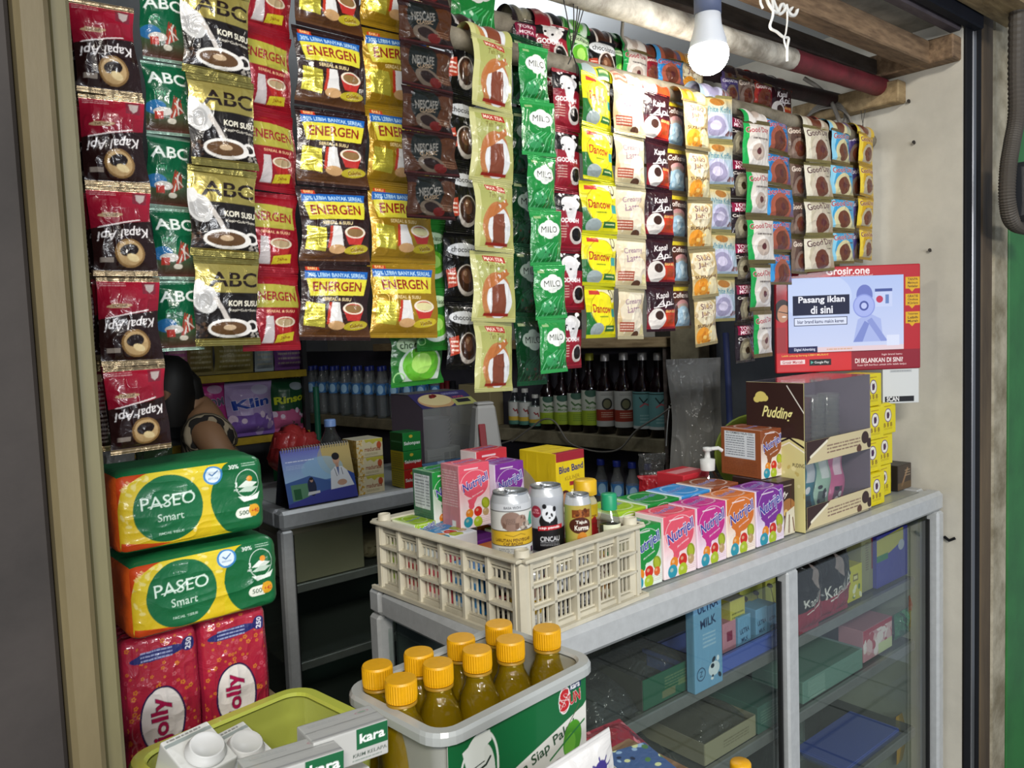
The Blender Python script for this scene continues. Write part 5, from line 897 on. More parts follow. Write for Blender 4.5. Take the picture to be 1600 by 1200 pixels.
for i, (px, py) in enumerate(((589, 1040), (626, 1062), (654, 1020), (684, 1037), (720, 998), (745, 1016), (779, 976), (797, 1000), (854, 983))):
    p = onz(px, py-2, 1.070+.001*(i % 3)); lab = ['far left bottle of the cooking oil, back row', 'cooking oil bottle nearest the left tub corner, front row', 'second cooking oil bottle of the back row', 'second cooking oil bottle of the front row', 'third cooking oil bottle of the back row', 'third cooking oil bottle of the front row', 'last cooking oil bottle of the back row, beside the crate', 'fourth cooking oil bottle of the front row', 'cooking oil bottle alone at the right end of the tub'][i]
    if first is None:
        first = t = thing('oil_bottle', lab, 'oil bottle', (p[0], p[1], .884), 0, 'cooking oil bottles in the white tub'); H = .19; r0 = .0258
        pr = [(.0001, .001), (r0, .001), (r0, .11), (r0*.94, .125), (r0*.80, .139), (r0*.6, .150), (.0142, .157), (.0136, .164), (.0136, .170)]
        MB().lathe(pr, 20).obj('bottle_body', petm, t); MB().lathe([(.0001, .002)]+[(r_*.96, z_+.0) for r_, z_ in pr[1:-1]]+[(.0001, .162)], 20).obj('liquid', oil, t)
        MB().lathe([(.0158, .165), (.0163, .168), (.0163, .184)], 72, ribs=.04, smooth=False).lathe([(.0163, .184), (.0153, .1862), (.0001, .1865)], 48, smooth=False).lathe([(.0001, .1655), (.0158, .165)], 48).obj('cap', ycap, t)
        MB().lathe([(.0158, .1608), (.0158, .1635), (.013, .1635)], 24).obj('tamper_ring', mat('amber_ring', '#9c7618', .4), t)
    else:
        t = copy_tree(first); t['label'] = lab; t.location = (p[0], p[1], .884+.001*(i % 3))
# --- yellow-green tub with coconut milk cartons
ytp = mat('lime_tub_plastic', '#b4bb55', .3, coat=.4); ytp.node_tree.nodes['Principled BSDF'].inputs['Transmission Weight'].default_value = .3
yrim = mat('lime_tub_rim', '#b9c24e', .3, coat=.5)
ZY = 1.040; yB, yR, yL = onz(460, 1083, ZY), onz(610, 1150, ZY), onz(190, 1195, ZY)
yc = ((yR+yL)/2); yt = tub('lime_tub', 'translucent yellow-green tub holding coconut milk cartons, bottom left', (yc[0]+.006, yc[1]+.012), .196, .160, ZY, .145, R(8.5), ytp, yrim)
def a_kara_side(w, h, s=15):
    a = Art(w, h, s, '#b9b9b5'); a.rect(.56, .40, .99, .98, '#19603a'); a.text('kara', .775, .69, .12, '#eef2ee', w=.34, bold=.05); a.text('KRIM KELAPA', .74, .25, .045, '#3a4a40', w=.46, bold=.02); a.fine(.5, .08, .9, .15, 1, '#6a7a70'); return a
def a_kara_top(w, h, s=13):
    a = Art(w, h, s, '#b4b5b3'); a.line([(0, .5), (1, .52)], .02, '#8c8d8b'); a.rect(0, .1, 1, .16, '#98999a'); a.ell(.82, .75, .1, .035, '#b08a90', rot=5, ring=.2); a.ell(.82, .75, .06, .02, '#8aa090'); a.fine(.1, .7, .5, .85, 2, '#a0a2a2'); return a
def kara(label, p, rot, tilt=0.0, roll=0.0, w=.075, d=.036, h=.030):
    o = link('coconut_milk_carton', softbox_mesh('kara_carton', w, d, h, {'front': a_kara_side(w, h), 'top': a_kara_top(w, d), 'right': '#b4b5b3', 'left': '#b0b1af'}, '#b4b5b3', r=.0012, wr=.00008), print_mat('laminated_carton', .3, .4), loc=p, rot=(R(tilt), R(roll), rot)); return tag(o, label, 'coconut milk carton', 'coconut milk cartons in the lime tub')
kara('coconut milk carton lying on the right rim of the lime tub', (.298, .607, 1.058), R(-3), 0, 2, w=.068)
kara('coconut milk carton lying left of the rim one, partly below the frame', (.243, .590, 1.058), R(-3), 0, 3)
def capped(label, px, py, d, rotz, tilt):
    p = CAM+_ray(px, py)/F*d; t = thing('coconut_milk_carton', label, 'coconut milk carton', (p[0], p[1], p[2]), rotz, 'capped white cartons in the lime tub', rot=(R(tilt), 0, rotz))
    link('carton_body', softbox_mesh('capped_carton', .046, .05, .085, {'top': Art(.046, .05, 13, '#cfd0cd').rect(0, .8, 1, .88, '#8f9896').fine(.1, .88, .8, .97, 1, '#555'), 'front': '#d0d1ce'}, '#cfd0cd', r=.0015, wr=.0005), print_mat('laminated_carton', .3, .4), t, (0, 0, -.087))
    MB().lathe([(.0175, -.001), (.0175, .002), (.0155, .003), (.0150, .0075), (.0140, .0082), (.0125, .0062), (.0001, .0062)], 28).obj('screw_cap', mat('white_cap', '#d2d3d2', .35), t, (.002, -.006, 0)); return t
capped('white capped carton at the left of the lime tub, cap up', 312, 1168, .70, R(14), 24); capped('white capped carton behind the left one in the lime tub', 374, 1164, .745, R(16), 22)
fillb = link('coconut_milk_carton', softbox_mesh('kara_under', .10, .06, .10, {}, '#c9cac6', r=.002), CARTON, loc=(.275, .64, .935), rot=(0, 0, R(5))); tag(fillb, 'white carton at the bottom of the lime tub under the others', 'coconut milk carton')
# --- pouch and packs at the bottom edge
pa = ony(832, 1195, .45); pb = ony(935, 1195, .45)
def a_pouch(w, h, s): a = Art(w, h, s, '#cfcdcb'); a.ell(.8, .72, .08, .1, '#3a2f7a'); [a.line([(.8, .72), (.8+.13*math.cos(k), .72+.13*math.sin(k)/a.a)], .02, '#3a2f7a') for k in np.linspace(0, 6.28, 9)]; return a
pw_ = pb[0]-pa[0]+.012; o = link('white_pouch', sachet_mesh('white_pouch', a_pouch(pw_, .1, 16), pw_, .1, .008, .06, 5, .0012, '#c9c7c5', 0, crimp=.0001), FILM, loc=((pa[0]+pb[0])/2, .45, 1.079), rot=(R(8), R(-15), R(-12))); tag(o, 'white pouch with a purple flower print in front of the oil tub', 'pouch')
o = link('snack_pack', softbox_mesh('blue_tray', .05, .06, .01, {'top': Art(.05, .06, 14, '#3a5a8a').dots(24, 0, 0, 1, 1, .08, ['#8fb0d0', '#1c2c4a', '#c9d6a0', '#4a7a4a'], 4)}, '#c9cfcf', r=.002), FILM, loc=(.545, .49, .995), rot=(0, 0, R(-15))); tag(o, 'blue printed pack beside the white pouch at the bottom edge', 'pack')
o = link('snack_pack', sachet_mesh('red_pack', flat('#7a2430', ('rect', (0, 0, 1, .25, '#c9822c')), ('dots', (18, 0, .2, 1, 1, .06, ['#a8303c', '#5a1a28', '#b06a70'], 4)))(.10, .06, 12), .10, .06, .008, .08, 3, .002, '#8a2a34', 0), FILM, loc=(.665, .665, .93), rot=(R(-65), R(10), R(10))); tag(o, 'red and orange snack pack lying between the tub and the counter glass', 'snack pack')
yb2 = onz(1157, 1190, .88); bottle('oil_bottle', 'single bottle with yellow cap standing before the counter glass, only its cap in view', (yb2[0], yb2[1], .70), .026, .18, petm, ycap, capr=.5, neck=.42, liquid=oil, lv=.8, cat='oil bottle')
MB_ = MB().box((0, 0, .335), (.14, .09, .67), bev=.003); tag(MB_.obj('timber_block', wood, loc=(yb2[0], yb2[1], .03)), 'timber block below the frame carrying the single yellow-capped bottle', 'block')
MB_ = MB().box((0, 0, .4925), (.2, .11, .985), bev=.003); tag(MB_.obj('timber_block', wood, loc=(.50, .50, .0)), 'timber block below the frame under the white pouch', 'block')
# ---------------------------------------------------------------- goods inside the counter case
blue_pl = mat('blue_basket_plastic', '#5468b8', .45, coat=.2); S1, S2 = .7905, .6355
def basket(label, pxl, pxr, pyt, base, y, depth):
    cx_, w, h = span(pxl, pxr, pyt, base, y); mb = MB(); 
    for c, d in (((0, 0, h/2), (w, .003, h)), ((0, depth, h/2), (w, .003, h)), ((-w/2, depth/2, h/2), (.003, depth, h)), ((w/2, depth/2, h/2), (.003, depth, h)), ((0, depth/2, .002), (w, depth, .003)), ((0, -.003, h-.003), (w+.012, .008, .006)), ((0, depth+.003, h-.003), (w+.012, .008, .006)), ((-w/2-.003, depth/2, h-.003), (.008, depth+.01, .006)), ((w/2+.003, depth/2, h-.003), (.008, depth+.01, .006))): mb.box(c, d)
    return tag(mb.obj('plastic_basket', blue_pl, loc=(cx_, y, base)), label, 'basket')
basket('blue plastic basket with milk cartons on the upper case shelf', 1087, 1222, 1010, S1, .835, .11)
def a_ultra(tall):
    def f(w, h, s=12):
        a = Art(w, h, s, '#78a9cc'); 
        if tall: a.text('ULTRA', .5, .84, .22, '#1c3258', w=.72, rot=5, bold=.06); a.text('MILK', .5, .68, .2, '#1c3258', w=.55, rot=5, bold=.06); a.fine(.3, .42, .75, .58, 4, '#b5cfe0'); a.ell(.22, .18, .15, .15, '#1c3258', ring=.15); a.text('Z', .22, .18, .12, '#1c3258'); a.ell(.68, .18, .2, .16, '#dfe8ee'); a.dots(6, .5, .08, .9, .3, .06, ['#1c2a3c', '#e8eef2'], 2)
        else: a.text('ULTRA', .5, .62, .24, '#1c3258', w=.7, rot=5, bold=.06); a.text('MILK', .5, .4, .2, '#1c3258', w=.5, rot=5, bold=.06)
        return a
    return f
carton('milk_carton', 'tall light blue milk carton at the left end of the blue basket', 'milk carton', {'front': a_ultra(True)}, 1083, 1127, 922, S1, .815, .018, '#6f9fc0')
for i, (l, r_, t_) in enumerate(((1153, 1173, 962), (1181, 1199, 950), (1200, 1213, 945))): carton('milk_carton', 'small light blue milk carton, '+['left', 'middle', 'right'][i]+' of the three in the basket', 'milk carton', {'front': a_ultra(False)}, l, r_, t_, S1+.006, .845+.002*i, .04, '#6f9fc0', 'small milk cartons in the blue basket')
def a_choc(w, h, s=12): a = Art(w, h, s, '#c9c45c'); a.rect(.0, 0, 1, .25, '#6a8a3a'); a.text('MILK', .5, .86, .16, '#3a3a1c', w=.4, bold=.05); a.ell(.4, .66, .3, .12, '#4a3a2a', rot=-25); a.line([(.5, .6), (.75, .35)], .06, '#5a4028'); a.ell(.7, .3, .25, .2, '#6a4028'); return a
for i, (l, r_, t_) in enumerate(((1156, 1174, 905), (1174, 1191, 896), (1196, 1212, 884))): carton('milk_carton', 'yellow chocolate milk carton, '+['left', 'middle', 'right'][i]+' at the back of the basket', 'milk carton', {'front': a_choc}, l, r_, t_, S1+.006, .895, .03, '#b9b454', 'chocolate milk cartons in the blue basket')
carton('milk_carton', 'pink milk carton beside the tall blue one', 'milk carton', {'front': flat('#c98a98', ('rect', (.3, .5, .7, .75, '#8a2a48')))}, 1129, 1150, 972, S1+.006, .85, .04, '#b87888')
carton('milk_carton', 'yellow carton lying over the pink one', 'carton', {'front': flat('#c9c05a', ('fine', (.1, .2, .9, .6, 3, '#6a6a2a'))), 'top': flat('#b8b0a0', ('fine', (.1, .1, .9, .9, 4, '#e0e0d8')))}, 1141, 1164, 936, .848, .851, .05, '#b9b050')
def a_greenbox(w, h, s): a = Art(w, h, s, '#2f5f48'); a.fine(.4, .3, .85, .8, 5, '#86966a', al=.5); a.rect(.35, .12, .6, .35, '#7d7a58', al=.7); a.rect(.66, .3, .85, .5, '#7d8a60', al=.6); return a
def open_box(label, faces, pxl, pxr, pyt, base, y, depth, c1, c2):
    cx_, w, h = span(pxl, pxr, pyt, base, y); t = thing('open_carton', label, 'open carton', (cx_, y, base), 0)
    link('front_flap', softbox_mesh('obf', w, .003, h, {'front': faces(w, h, 10)}, c1, r=.0008), CARTON, t, (0, 0, 0)); m_ = mat('carton_'+c2.strip('#'), c2, .7, noise=.1)
    MB().box((0, depth, h/2), (w, .003, h)).box((0, depth/2, .002), (w, depth, .003)).obj('carton_back', m_, t); MB().box((-w/2, depth/2, h/2), (.003, depth, h)).obj('carton_side', m_, t); MB().box((w/2, depth/2, h/2), (.003, depth, h)).obj('carton_side', m_, t)
    return (cx_, w, h)
cx_, w, h = open_box('dark green open carton of clear bags on the upper case shelf, left part', a_greenbox, 1003, 1085, 1045, S1, .84, .20, '#2f5f48', '#4a4a42')
clear_film = glass_mat('clear_crinkled_film', '#d5d8d8', 1.0, .12, dirt=.06, bump=1.0)
def film_heap(label, c, w, d, h, seed, kind='plastic_bag'):
    nx, ny = 34, 30; u = np.linspace(-1, 1, nx)[None, :]; v = np.linspace(-1, 1, ny)[:, None]; z = h*np.clip((1-u**4)*(1-v**4), 0, 1)**.6+wrinkles(nx, ny, seed, h*.35)*(1-u**2)*(1-v**2)
    me = grid_mesh(kind, [(np.stack([u*w/2+0*v, v*d/2+0*u, z], -1), plain('#cfcfcf'))]); return tag(link(kind, me, clear_film, loc=c), label, 'plastic bag', 'clear plastic bags in the counter case')
film_heap('clear plastic bags heaped on top of the dark green carton', (cx_, .94, S1+h*.8), w*.96, .17, .03, 3)
film_heap('clear plastic bag lying left of the dark green carton', (cx_-.12, .93, S1+.001), .1, .17, .05, 5)
cx_, w, h = open_box('pale open carton on the middle case shelf', flat('#9a9478', ('fine', (.35, .3, .85, .7, 3, '#6a6248'))), 1100, 1180, 1140, S2, .84, .16, '#9a9478', '#8f8a74'); film_heap('clear bags in the pale open carton', (cx_, .92, S2+h*.8), w*.9, .14, .03, 8)
film_heap('heap of clear bags at the left of the middle case shelf', (cx_-.22, .93, S2+.001), .2, .18, .06, 9)
carton('carton', 'dark teal carton right of the pale one on the middle shelf', 'carton', {'front': flat('#41665a', ('fine', (.1, .3, .9, .8, 5, '#6a8a78')))}, 1184, 1228, 1094, S2, .835, .12, '#41665a')
def a_coffeebag(w, h, s=12): a = Art(w, h, s, '#17110f', .25); a.poly([(0, 0), (0, .28), (1, .55), (1, 0)], '#8c1c34'); a.text('Kapal Api', .52, .47, .26, '#dcd5cf', w=.9, rot=18, shear=.3, bold=.0); a.line([(.2, .28), (.9, .52)], .02, '#dcd5cf'); a.poly([(.3, .75), (.5, .6), (.55, .85), (.45, .95)], '#b5a09c', al=.6); return a
pack('coffee_bag', 'black and red ground coffee bag at the left edge of the right pane', 'coffee bag', a_coffeebag, 1246, 1278, 872, S1, .83, '#1c1412', FOILFILM, .02, 'ground coffee bags', seed=2, wr=.004)
pack('coffee_bag', 'black and red ground coffee bag, second from the middle post', 'coffee bag', a_coffeebag, 1277, 1324, 855, S1, .84, '#1c1412', FOILFILM, .022, 'ground coffee bags', seed=3, wr=.004)
ybx = flat('#c9c028', ('rect', (.35, .55, .7, .75, '#7a6a28')), ('rect', (.4, .6, .65, .7, '#d8d08a')), ('dots', (6, .2, .1, .9, .4, .1, ['#e6e2c0', '#5a7a2a'], 2)))
carton('box', 'yellow box with pale flower print beside the coffee bags', 'box', {'front': ybx}, 1325, 1347, 884, S1, .85, .05, '#c9c028')
carton('box', 'pale olive upright box with a dark red side band', 'box', {'front': flat('#8d8a62', ('rect', (.62, .35, 1, .98, '#7a2a28')), ('text', ('TONG TJI', .8, .66, .15, '#d8c8a8'), {'rot': -90, 'w': .5}), ('fine', (.25, .35, .45, .85, 12, '#5a3a2a')))}, 1346, 1370, 832, S1, .86, .07, '#8d8a62')
carton('box', 'yellow box high behind the flowered yellow one', 'box', {'front': flat('#c4ba2a', ('rect', (.5, .4, .8, .9, '#6a5a20')))}, 1321, 1334, 836, S1, .93, .04, '#c4ba2a')
carton('box', 'violet-blue and yellow box in the right pane', 'box', {'front': flat('#3a3a98', ('poly', ([(0, .58), (0, .92), (.85, 1), (.85, .75), (.4, .6)], '#b5ae4a')), ('rect', (0, .5, .35, .62, '#2a7a4a')), ('ell', (.78, .66, .1, .08, '#b0b4c0')))}, 1370, 1418, 830, S1, .85, .08, '#3a3a98')
carton('box', 'narrow yellow box at the right of the violet-blue one', 'box', {'front': ybx}, 1417, 1428, 822, S1, .87, .05, '#c9c028')
carton('carton', 'pale teal carton with faint print on the middle shelf, behind the right pane', 'carton', {'front': flat('#6d9184', ('fine', (.08, .2, .35, .9, 10, '#9fbcae')), ('rect', (.1, .08, .35, .16, '#93ada0')))}, 1254, 1348, 1040, S2, .84, .12, '#6d9184')
carton('box', 'pink and white printed box standing on the middle shelf', 'box', {'front': flat('#c98f98', ('dots', (30, .05, .1, .95, .95, .1, ['#e6d6d2', '#b03a4c', '#d8b0b0'], 3)), ('rect', (0, .85, 1, 1, '#a82840')), ('rect', (.5, 0, 1, .35, '#c9cf9a')))}, 1349, 1394, 975, S2, .85, .06, '#b8808a')
for i, (l, r_) in enumerate(((1420, 1441), (1440, 1460))): pack('snack_pack', 'orange and yellow snack bag, '+['left', 'right'][i]+' of the pair at the far end', 'snack bag', flat('#c9a030', ('rect', (0, .6, 1, 1, '#d8501c')), ('fine', (.1, .65, .9, .8, 2, '#f0d090')), ('dots', (14, .05, .05, .95, .55, .12, ['#b5802a', '#e0c060', '#8a5a1c'], 3))), l, r_, 926, S2, .86, '#a0501c', FILM, .012, 'orange snack bags', seed=4+i)
pack('snack_pack', 'green glossy snack bag beside the orange ones', 'snack bag', flat('#2f6a4a', ('dots', (12, .1, .1, .9, .9, .12, ['#4a9068', '#1c4a34'], 3))), 1397, 1420, 955, S2, .86, '#2a5a40', FOILFILM, .012, seed=7)
basket('blue plastic basket low behind the right pane', 1322, 1404, 1176, .4205, .85, .12)
film_heap('small clear wrapped sweets in the low blue basket', (1.42, .91, .50), .1, .09, .03, 12)
pack('snack_pack', 'yellow bag at the bottom right behind the pane', 'snack bag', flat('#b58a1c'), 1400, 1440, 1180, .4205, .88, '#a07818', FILM, .012, seed=9)
# ---------------------------------------------------------------- advertising screen on the right wall
DV = 1.80
def vp(px, py, d=DV): return CAM+_ray(px, py)/F*d
yaw = math.atan2(-.639, .769)+R(1.2); BL_ = vp(1213, 584); bw, bh = 228*DV/F, 163*DV/F
scr = thing('advertising_screen', 'red framed advertising screen mounted on the right wall', 'screen', tuple(BL_), yaw)
def a_board(w, h, s=15):
    a = Art(w, h, s, '#b5202c'); a.rect(0, 0, .52, .19, '#cf2a30'); a.rect(.52, 0, 1, .19, '#8c1a2c'); a.rect(0, .93, .42, 1, '#a01c28'); a.text('Grosir.one', .5, .955, .052, '#f6e6e6', w=.3, bold=.05); a.text('#DistribusikanSolusi', .56, .905, .018, '#f2d0d0', w=.22)
    a.text('Lebih untung bareng LEBIH MURAH!', .2, .165, .016, '#f0c050', w=.32); a.rect(.03, .085, .2, .125, '#f2dcdc'); a.text('Grosir Mantab', .115, .105, .02, '#b5202c', w=.14); a.rect(.23, .065, .38, .125, '#171216'); a.text('Google Play', .315, .093, .02, '#e8e8e8', w=.1); a.poly([(.24, .08), (.24, .112), (.26, .096)], '#5ab0a0')
    a.text('DI IKLANKAN DI SINI?', .71, .095, .032, '#f4e2e2', w=.33, rot=0, bold=.05); a.text('Ingin brand kamu', .8, .145, .016, '#eac8c8', w=.14); a.text('Scan QR berikut untuk info lebih lanjut', .73, .05, .016, '#eac8c8', w=.34)
    a.ell(.045, .60, .055, .075, '#2a1c1c', rot=-10); a.ell(.055, .57, .04, .06, '#c08a6c', rot=-10); a.line([(.025, .59), (.09, .57)], .006, '#2a2020'); a.ell(.06, .54, .015, .006, '#f0e6e0'); a.rect(0, .2, .07, .44, '#a02a30')
    for i, (y, t1) in enumerate(((.82, ('TANPA', 'Minimum', 'Pembelian')), (.66, ('GRATIS', 'Ongkos', 'Kirim')), (.49, ('Terpercaya', 'Lebih', 'Murah')))):
        a.rect(.895, y-.055, .995, y+.055, '#d8a81c'); a.poly([(.92, y-.055), (.96, y-.055), (.94, y-.085)], '#d8a81c')
        for k, q in enumerate(t1): a.text(q, .945, y+.033-.033*k, .017, '#4a2a10', w=.07, bold=.04)
    return a
link('frame_board', softbox_mesh('ad_board', bw, .012, bh, {'front': a_board(bw, bh)}, '#8a1c26', r=.003), CARTON, scr, (bw/2, .006, 0))
sw, sh = 181*DV/F, 116*DV/F
def a_screen(w, h, s=15):
    a = Art(w, h, s, '#c2cff4'); a.grad(0, 0, 1, 1, '#cdd6f4', '#b4c6f2'); a.ell(.25, .75, .3, .2, '#cfdcfa', al=.6); a.rect(.04, .5, .53, .76, '#161c3c'); a.text('Pasang iklan', .29, .695, .07, '#f6f7ff', w=.4, bold=.05); a.text('di sini', .29, .57, .068, '#f6f7ff', w=.19, bold=.05)
    a.rect(.05, .36, .51, .47, '#2a3050'); a.rect(.056, .37, .504, .46, '#dfe6fa'); a.text('biar brand kamu makin keren', .28, .415, .03, '#1e2a5c', w=.4, bold=.03)
    a.poly([(.56, .12), (.6, .42), (.7, .5), (.8, .42), (.82, .12)], '#aab8ea'); a.poly([(.56, .12), (.66, .4), (.7, .36), (.64, .12)], '#7f8ed0'); a.poly([(.8, .12), (.68, .4), (.72, .44), (.86, .12)], '#8c9ad8'); a.ell(.66, .74, .07, .09, '#6f7cc4'); a.ell(.655, .6, .095, .1, '#8e9ce0'); a.ell(.655, .6, .085, .09, '#a9b6f0'); a.ell(.655, .6, .04, .042, '#4a58a0'); a.ell(.655, .6, .025, .026, '#c0caf6')
    a.rect(.75, .58, .9, .82, '#c9d4f6'); a.rect(.75, .78, .9, .82, '#48589a'); a.ell(.79, .68, .03, .03, '#c23a5a'); a.rect(.84, .62, .87, .74, '#6a86c0'); a.rect(.0, .0, .25, .085, '#1c1f50'); a.text('Digital Advertising', .14, .042, .03, '#e8ecff', w=.18); a.rect(.25, .0, 1, .07, '#e6cfd6'); a.fine(.33, .02, .55, .055, 1, '#d8a070'); a.rect(.85, .06, .96, .2, '#dde4fa'); return a
sm = bpy.data.materials.new('lit_screen'); sm.use_nodes = True; nt = sm.node_tree; b = nt.nodes['Principled BSDF']; va = nt.nodes.new('ShaderNodeVertexColor'); va.layer_name = 'Col'; nt.links.new(va.outputs['Color'], b.inputs['Emission Color']); b.inputs['Base Color'].default_value = (.02, .02, .02, 1); b.inputs['Emission Strength'].default_value = 1.0; b.inputs['Roughness'].default_value = .6; b.inputs['Specular IOR Level'].default_value = .15
link('screen_panel', softbox_mesh('screen_panel', sw, .004, sh, {'front': a_screen(sw, sh)}, '#101014', r=.0008), sm, scr, (19*DV/F+sw/2, -.002, 31*DV/F))
MB().box((bw/2, .03, bh/2), (.16, .035, .12), bev=.005).tube([(bw/2, .045, bh/2), (bw*.75, .03, bh/2)], .012, 8).obj('wall_mount', black_paint, scr)
q = vp(1379, 631, 1.815); cw_, ch_ = 57*1.815/F, 56*1.815/F
o = link('scan_card', softbox_mesh('scan_card', cw_, .003, ch_, {'front': flat('#cfd2d2', ('rect', (.06, .05, .86, .2, '#15151a')), ('text', ('SCAN', .28, .13, .13, '#e6e6e6'), {'w': .34, 'bold': .06}), ('rect', (.2, .86, .8, .93, '#b4b8ba')), ('fine', (.24, .88, .76, .92, 1, '#6a6c70')))(cw_, ch_, 14)}, '#cfd2d2', r=.0012), CARTON, loc=(q[0]+math.cos(yaw)*cw_/2, q[1]+math.sin(yaw)*cw_/2, q[2]), rot=(0, 0, yaw)); tag(o, 'white payment card with a black SCAN bar hanging under the screen', 'card')
# ---------------------------------------------------------------- things on the inner case
S0 = 1.0005
cal = thing('desk_calendar', 'spiral desk calendar with a doctor on a blue page, on the inner case', 'calendar', tuple((onz(455, 797, 1.0)+onz(557, 777, 1.0))/2), 0)
cal.location.z = S0; cwid = float(onz(557, 777, 1.0)[0]-onz(452, 798, 1.0)[0]); chh = .142
def a_cal(w, h, s=15):
    a = Art(w, h, s, '#4a6fae'); a.grad(0, .4, 1, 1, '#9cc0e0', '#6462b4'); a.ell(.95, .9, .38, .4, '#c9a23a', al=.8); a.ell(.8, .75, .3, .25, '#b9b06a', al=.45); a.ell(.55, .6, .3, .16, '#8fbbd6', al=.6)
    a.poly([(0, .0), (0, .42), (.35, .5), (.75, .3), (1, .1), (1, 0)], '#3f5f9c'); a.rect(.07, .1, .3, .38, '#5a8a68'); a.rect(.1, .12, .2, .3, '#1f5a34'); a.poly([(0, 0), (0, .06), (.5, .2), (1, .26), (1, 0)], '#3a3f94'); a.ell(.36, .3, .06, .12, '#1d2440'); a.ell(.365, .42, .022, .03, '#b9907a'); a.ell(.365, .445, .028, .02, '#1c1a22'); a.poly([(.28, .16), (.46, .18), (.46, .22), (.3, .22)], '#cfd0d2')
    a.poly([(.62, .2), (.66, .52), (.74, .6), (.84, .58), (.93, .46), (.97, .22)], '#dde0e4'); a.ell(.765, .72, .05, .075, '#c39a80'); a.ell(.765, .775, .056, .05, '#1c1a1e'); a.rect(.745, .58, .79, .66, '#b98e74'); a.poly([(.75, .58), (.77, .42), (.79, .58)], '#5a6a9a'); a.line([(.72, .56), (.74, .42)], .008, '#2a3040'); a.line([(.82, .56), (.83, .44)], .008, '#2a3040'); a.ell(.8, .3, .07, .04, '#c39a80'); a.poly([(.9, .5), (1, .42), (1, .2), (.97, .22)], '#2a4a9a')
    a.fine(.05, .76, .45, .8, 1, '#e6ecf6'); a.fine(.05, .64, .3, .72, 3, '#c4d0e8', al=.5); return a
link('calendar_page', softbox_mesh('cal_page', cwid, .003, chh, {'front': a_cal(cwid, chh)}, '#3a3f94', r=.0008), CARTON, cal, (0, .0, .003), (R(-16), 0, 0))
link('calendar_back', softbox_mesh('cal_back', cwid, .003, chh, {}, '#15161e', r=.0008), CARTON, cal, (0, .080, .003), (R(16), 0, 0)); MB().box((0, .04, .002), (cwid, .08, .002)).obj('calendar_base', mat('black_card', '#15161e', .6), cal)
sp = MB(); zt = .003+chh*math.cos(R(16)); yt_ = .0395
for i in range(26): x = -cwid/2+.006+i*(cwid-.012)/25; sp.tube([(x+.0012*math.sin(t), yt_+.006*math.cos(t), zt-.001+.0065*math.sin(t)) for t in np.linspace(0, 5.6, 9)], .0009, 5)
sp.obj('spiral_binding', mat('white_wire', '#b9b7ae', .4, .3), cal)
def a_mad(w, h, s=13): a = Art(w, h, s, '#d0c4a0'); a.dots(40, 0, 0, .22, 1, .03, ['#c9a03a', '#b98a2a', '#e0cf9a'], 2); a.poly([(.3, 1), (.36, .8), (.5, .86), (.62, .7), (.75, .84), (1, .75), (1, 1)], '#b9b040'); a.ell(.85, .62, .09, .12, '#b5502c'); a.text('madurasa', .6, .45, .15, '#8a3a20', w=.6, bold=.03); a.fine(.3, .12, .8, .25, 2, '#8a7a50'); return a
for k in range(3):
    xa = onz(557, 775, 1.0)[0]; o = link('honey_box', softbox_mesh('honey_box', .078, .075, .0475, {'front': a_mad(.078, .0475), 'left': flat('#b99a4c', ('dots', (30, 0, 0, 1, 1, .05, ['#a8842c', '#cdb266'], 4)))(.075, .0475, 10), 'top': '#d6cfb4'}, '#c9bb92', r=.0012, wr=.0004), CARTON, loc=(xa+.043, 1.829+.037, S0+.048*k), rot=(0, 0, R(rng.uniform(-2, 2))))
    tag(o, 'cream and gold honey box with a bee print, '+['bottom', 'middle', 'top'][k]+' of the stack beside the calendar', 'box', 'honey boxes on the inner case')
def a_sal(red):
    def f(w, h, s=13): a = Art(w, h, s, '#1c7a34'); (a.rect(0, 0, 1, .42, '#b5241f') if red == 1 else None); (a.rect(0, 0, 1, 1, '#b5241f') if red == 2 else None); a.text('Salonpas', .5, .4, .2, '#e4ece4', w=.86, bold=.05); a.ell(.45, .78, .1, .07, '#c9b03a'); return a
    return f
for k in range(3):
    xa = onz(628, 763, 1.0)[0]; o = link('patch_box', softbox_mesh('patch_box', .058, .066, .0495, {'front': a_sal(k == 0 and 2 or (k == 1 and 1 or 0))(.058, .0495), 'left': flat('#c4b42a', ('fine', (.1, .1, .9, .9, 7, '#8a7a2a')))(.066, .0495, 10) if k < 2 else flat('#155a28', ('fine', (.1, .4, .9, .6, 1, '#5a9a6a')))(.066, .0495, 10), 'top': '#1f6a34'}, '#1c6a30', r=.0012), CARTON, loc=(xa+.03, 1.845, S0+.05*k))
    tag(o, ['red fronted pain patch box at the bottom of its stack', 'green and red pain patch box in the middle of its stack', 'green pain patch box on top of the yellow sided ones'][k], 'box', 'pain patch boxes on the inner case')
bp_ = CAM+_ray(515, 655)/F*2.15; bottle('water_bottle', 'empty clear bottle with pale blue cap behind the calendar', (bp_[0], bp_[1], S0), .033, bp_[2]-S0, glass_mat('pet_bottle', '#dfe6ea', 1.0, .05, dirt=.05), mat('pale_blue_cap', '#7f9fd6', .4), capr=.48, neck=.42, caph=.1)
o = link('red_bag', softbox_mesh('red_bag', .13, .08, .12, {}, '#9c2a2a', r=.03, puff=.004, wr=.02, seed=4), print_mat('thin_red_plastic', .35, .4, .4), loc=(bp_[0]-.05, bp_[1]+.16, S0+.03), rot=(0, R(18), .3)); tag(o, 'crumpled red plastic bag behind the clear bottle', 'plastic bag')
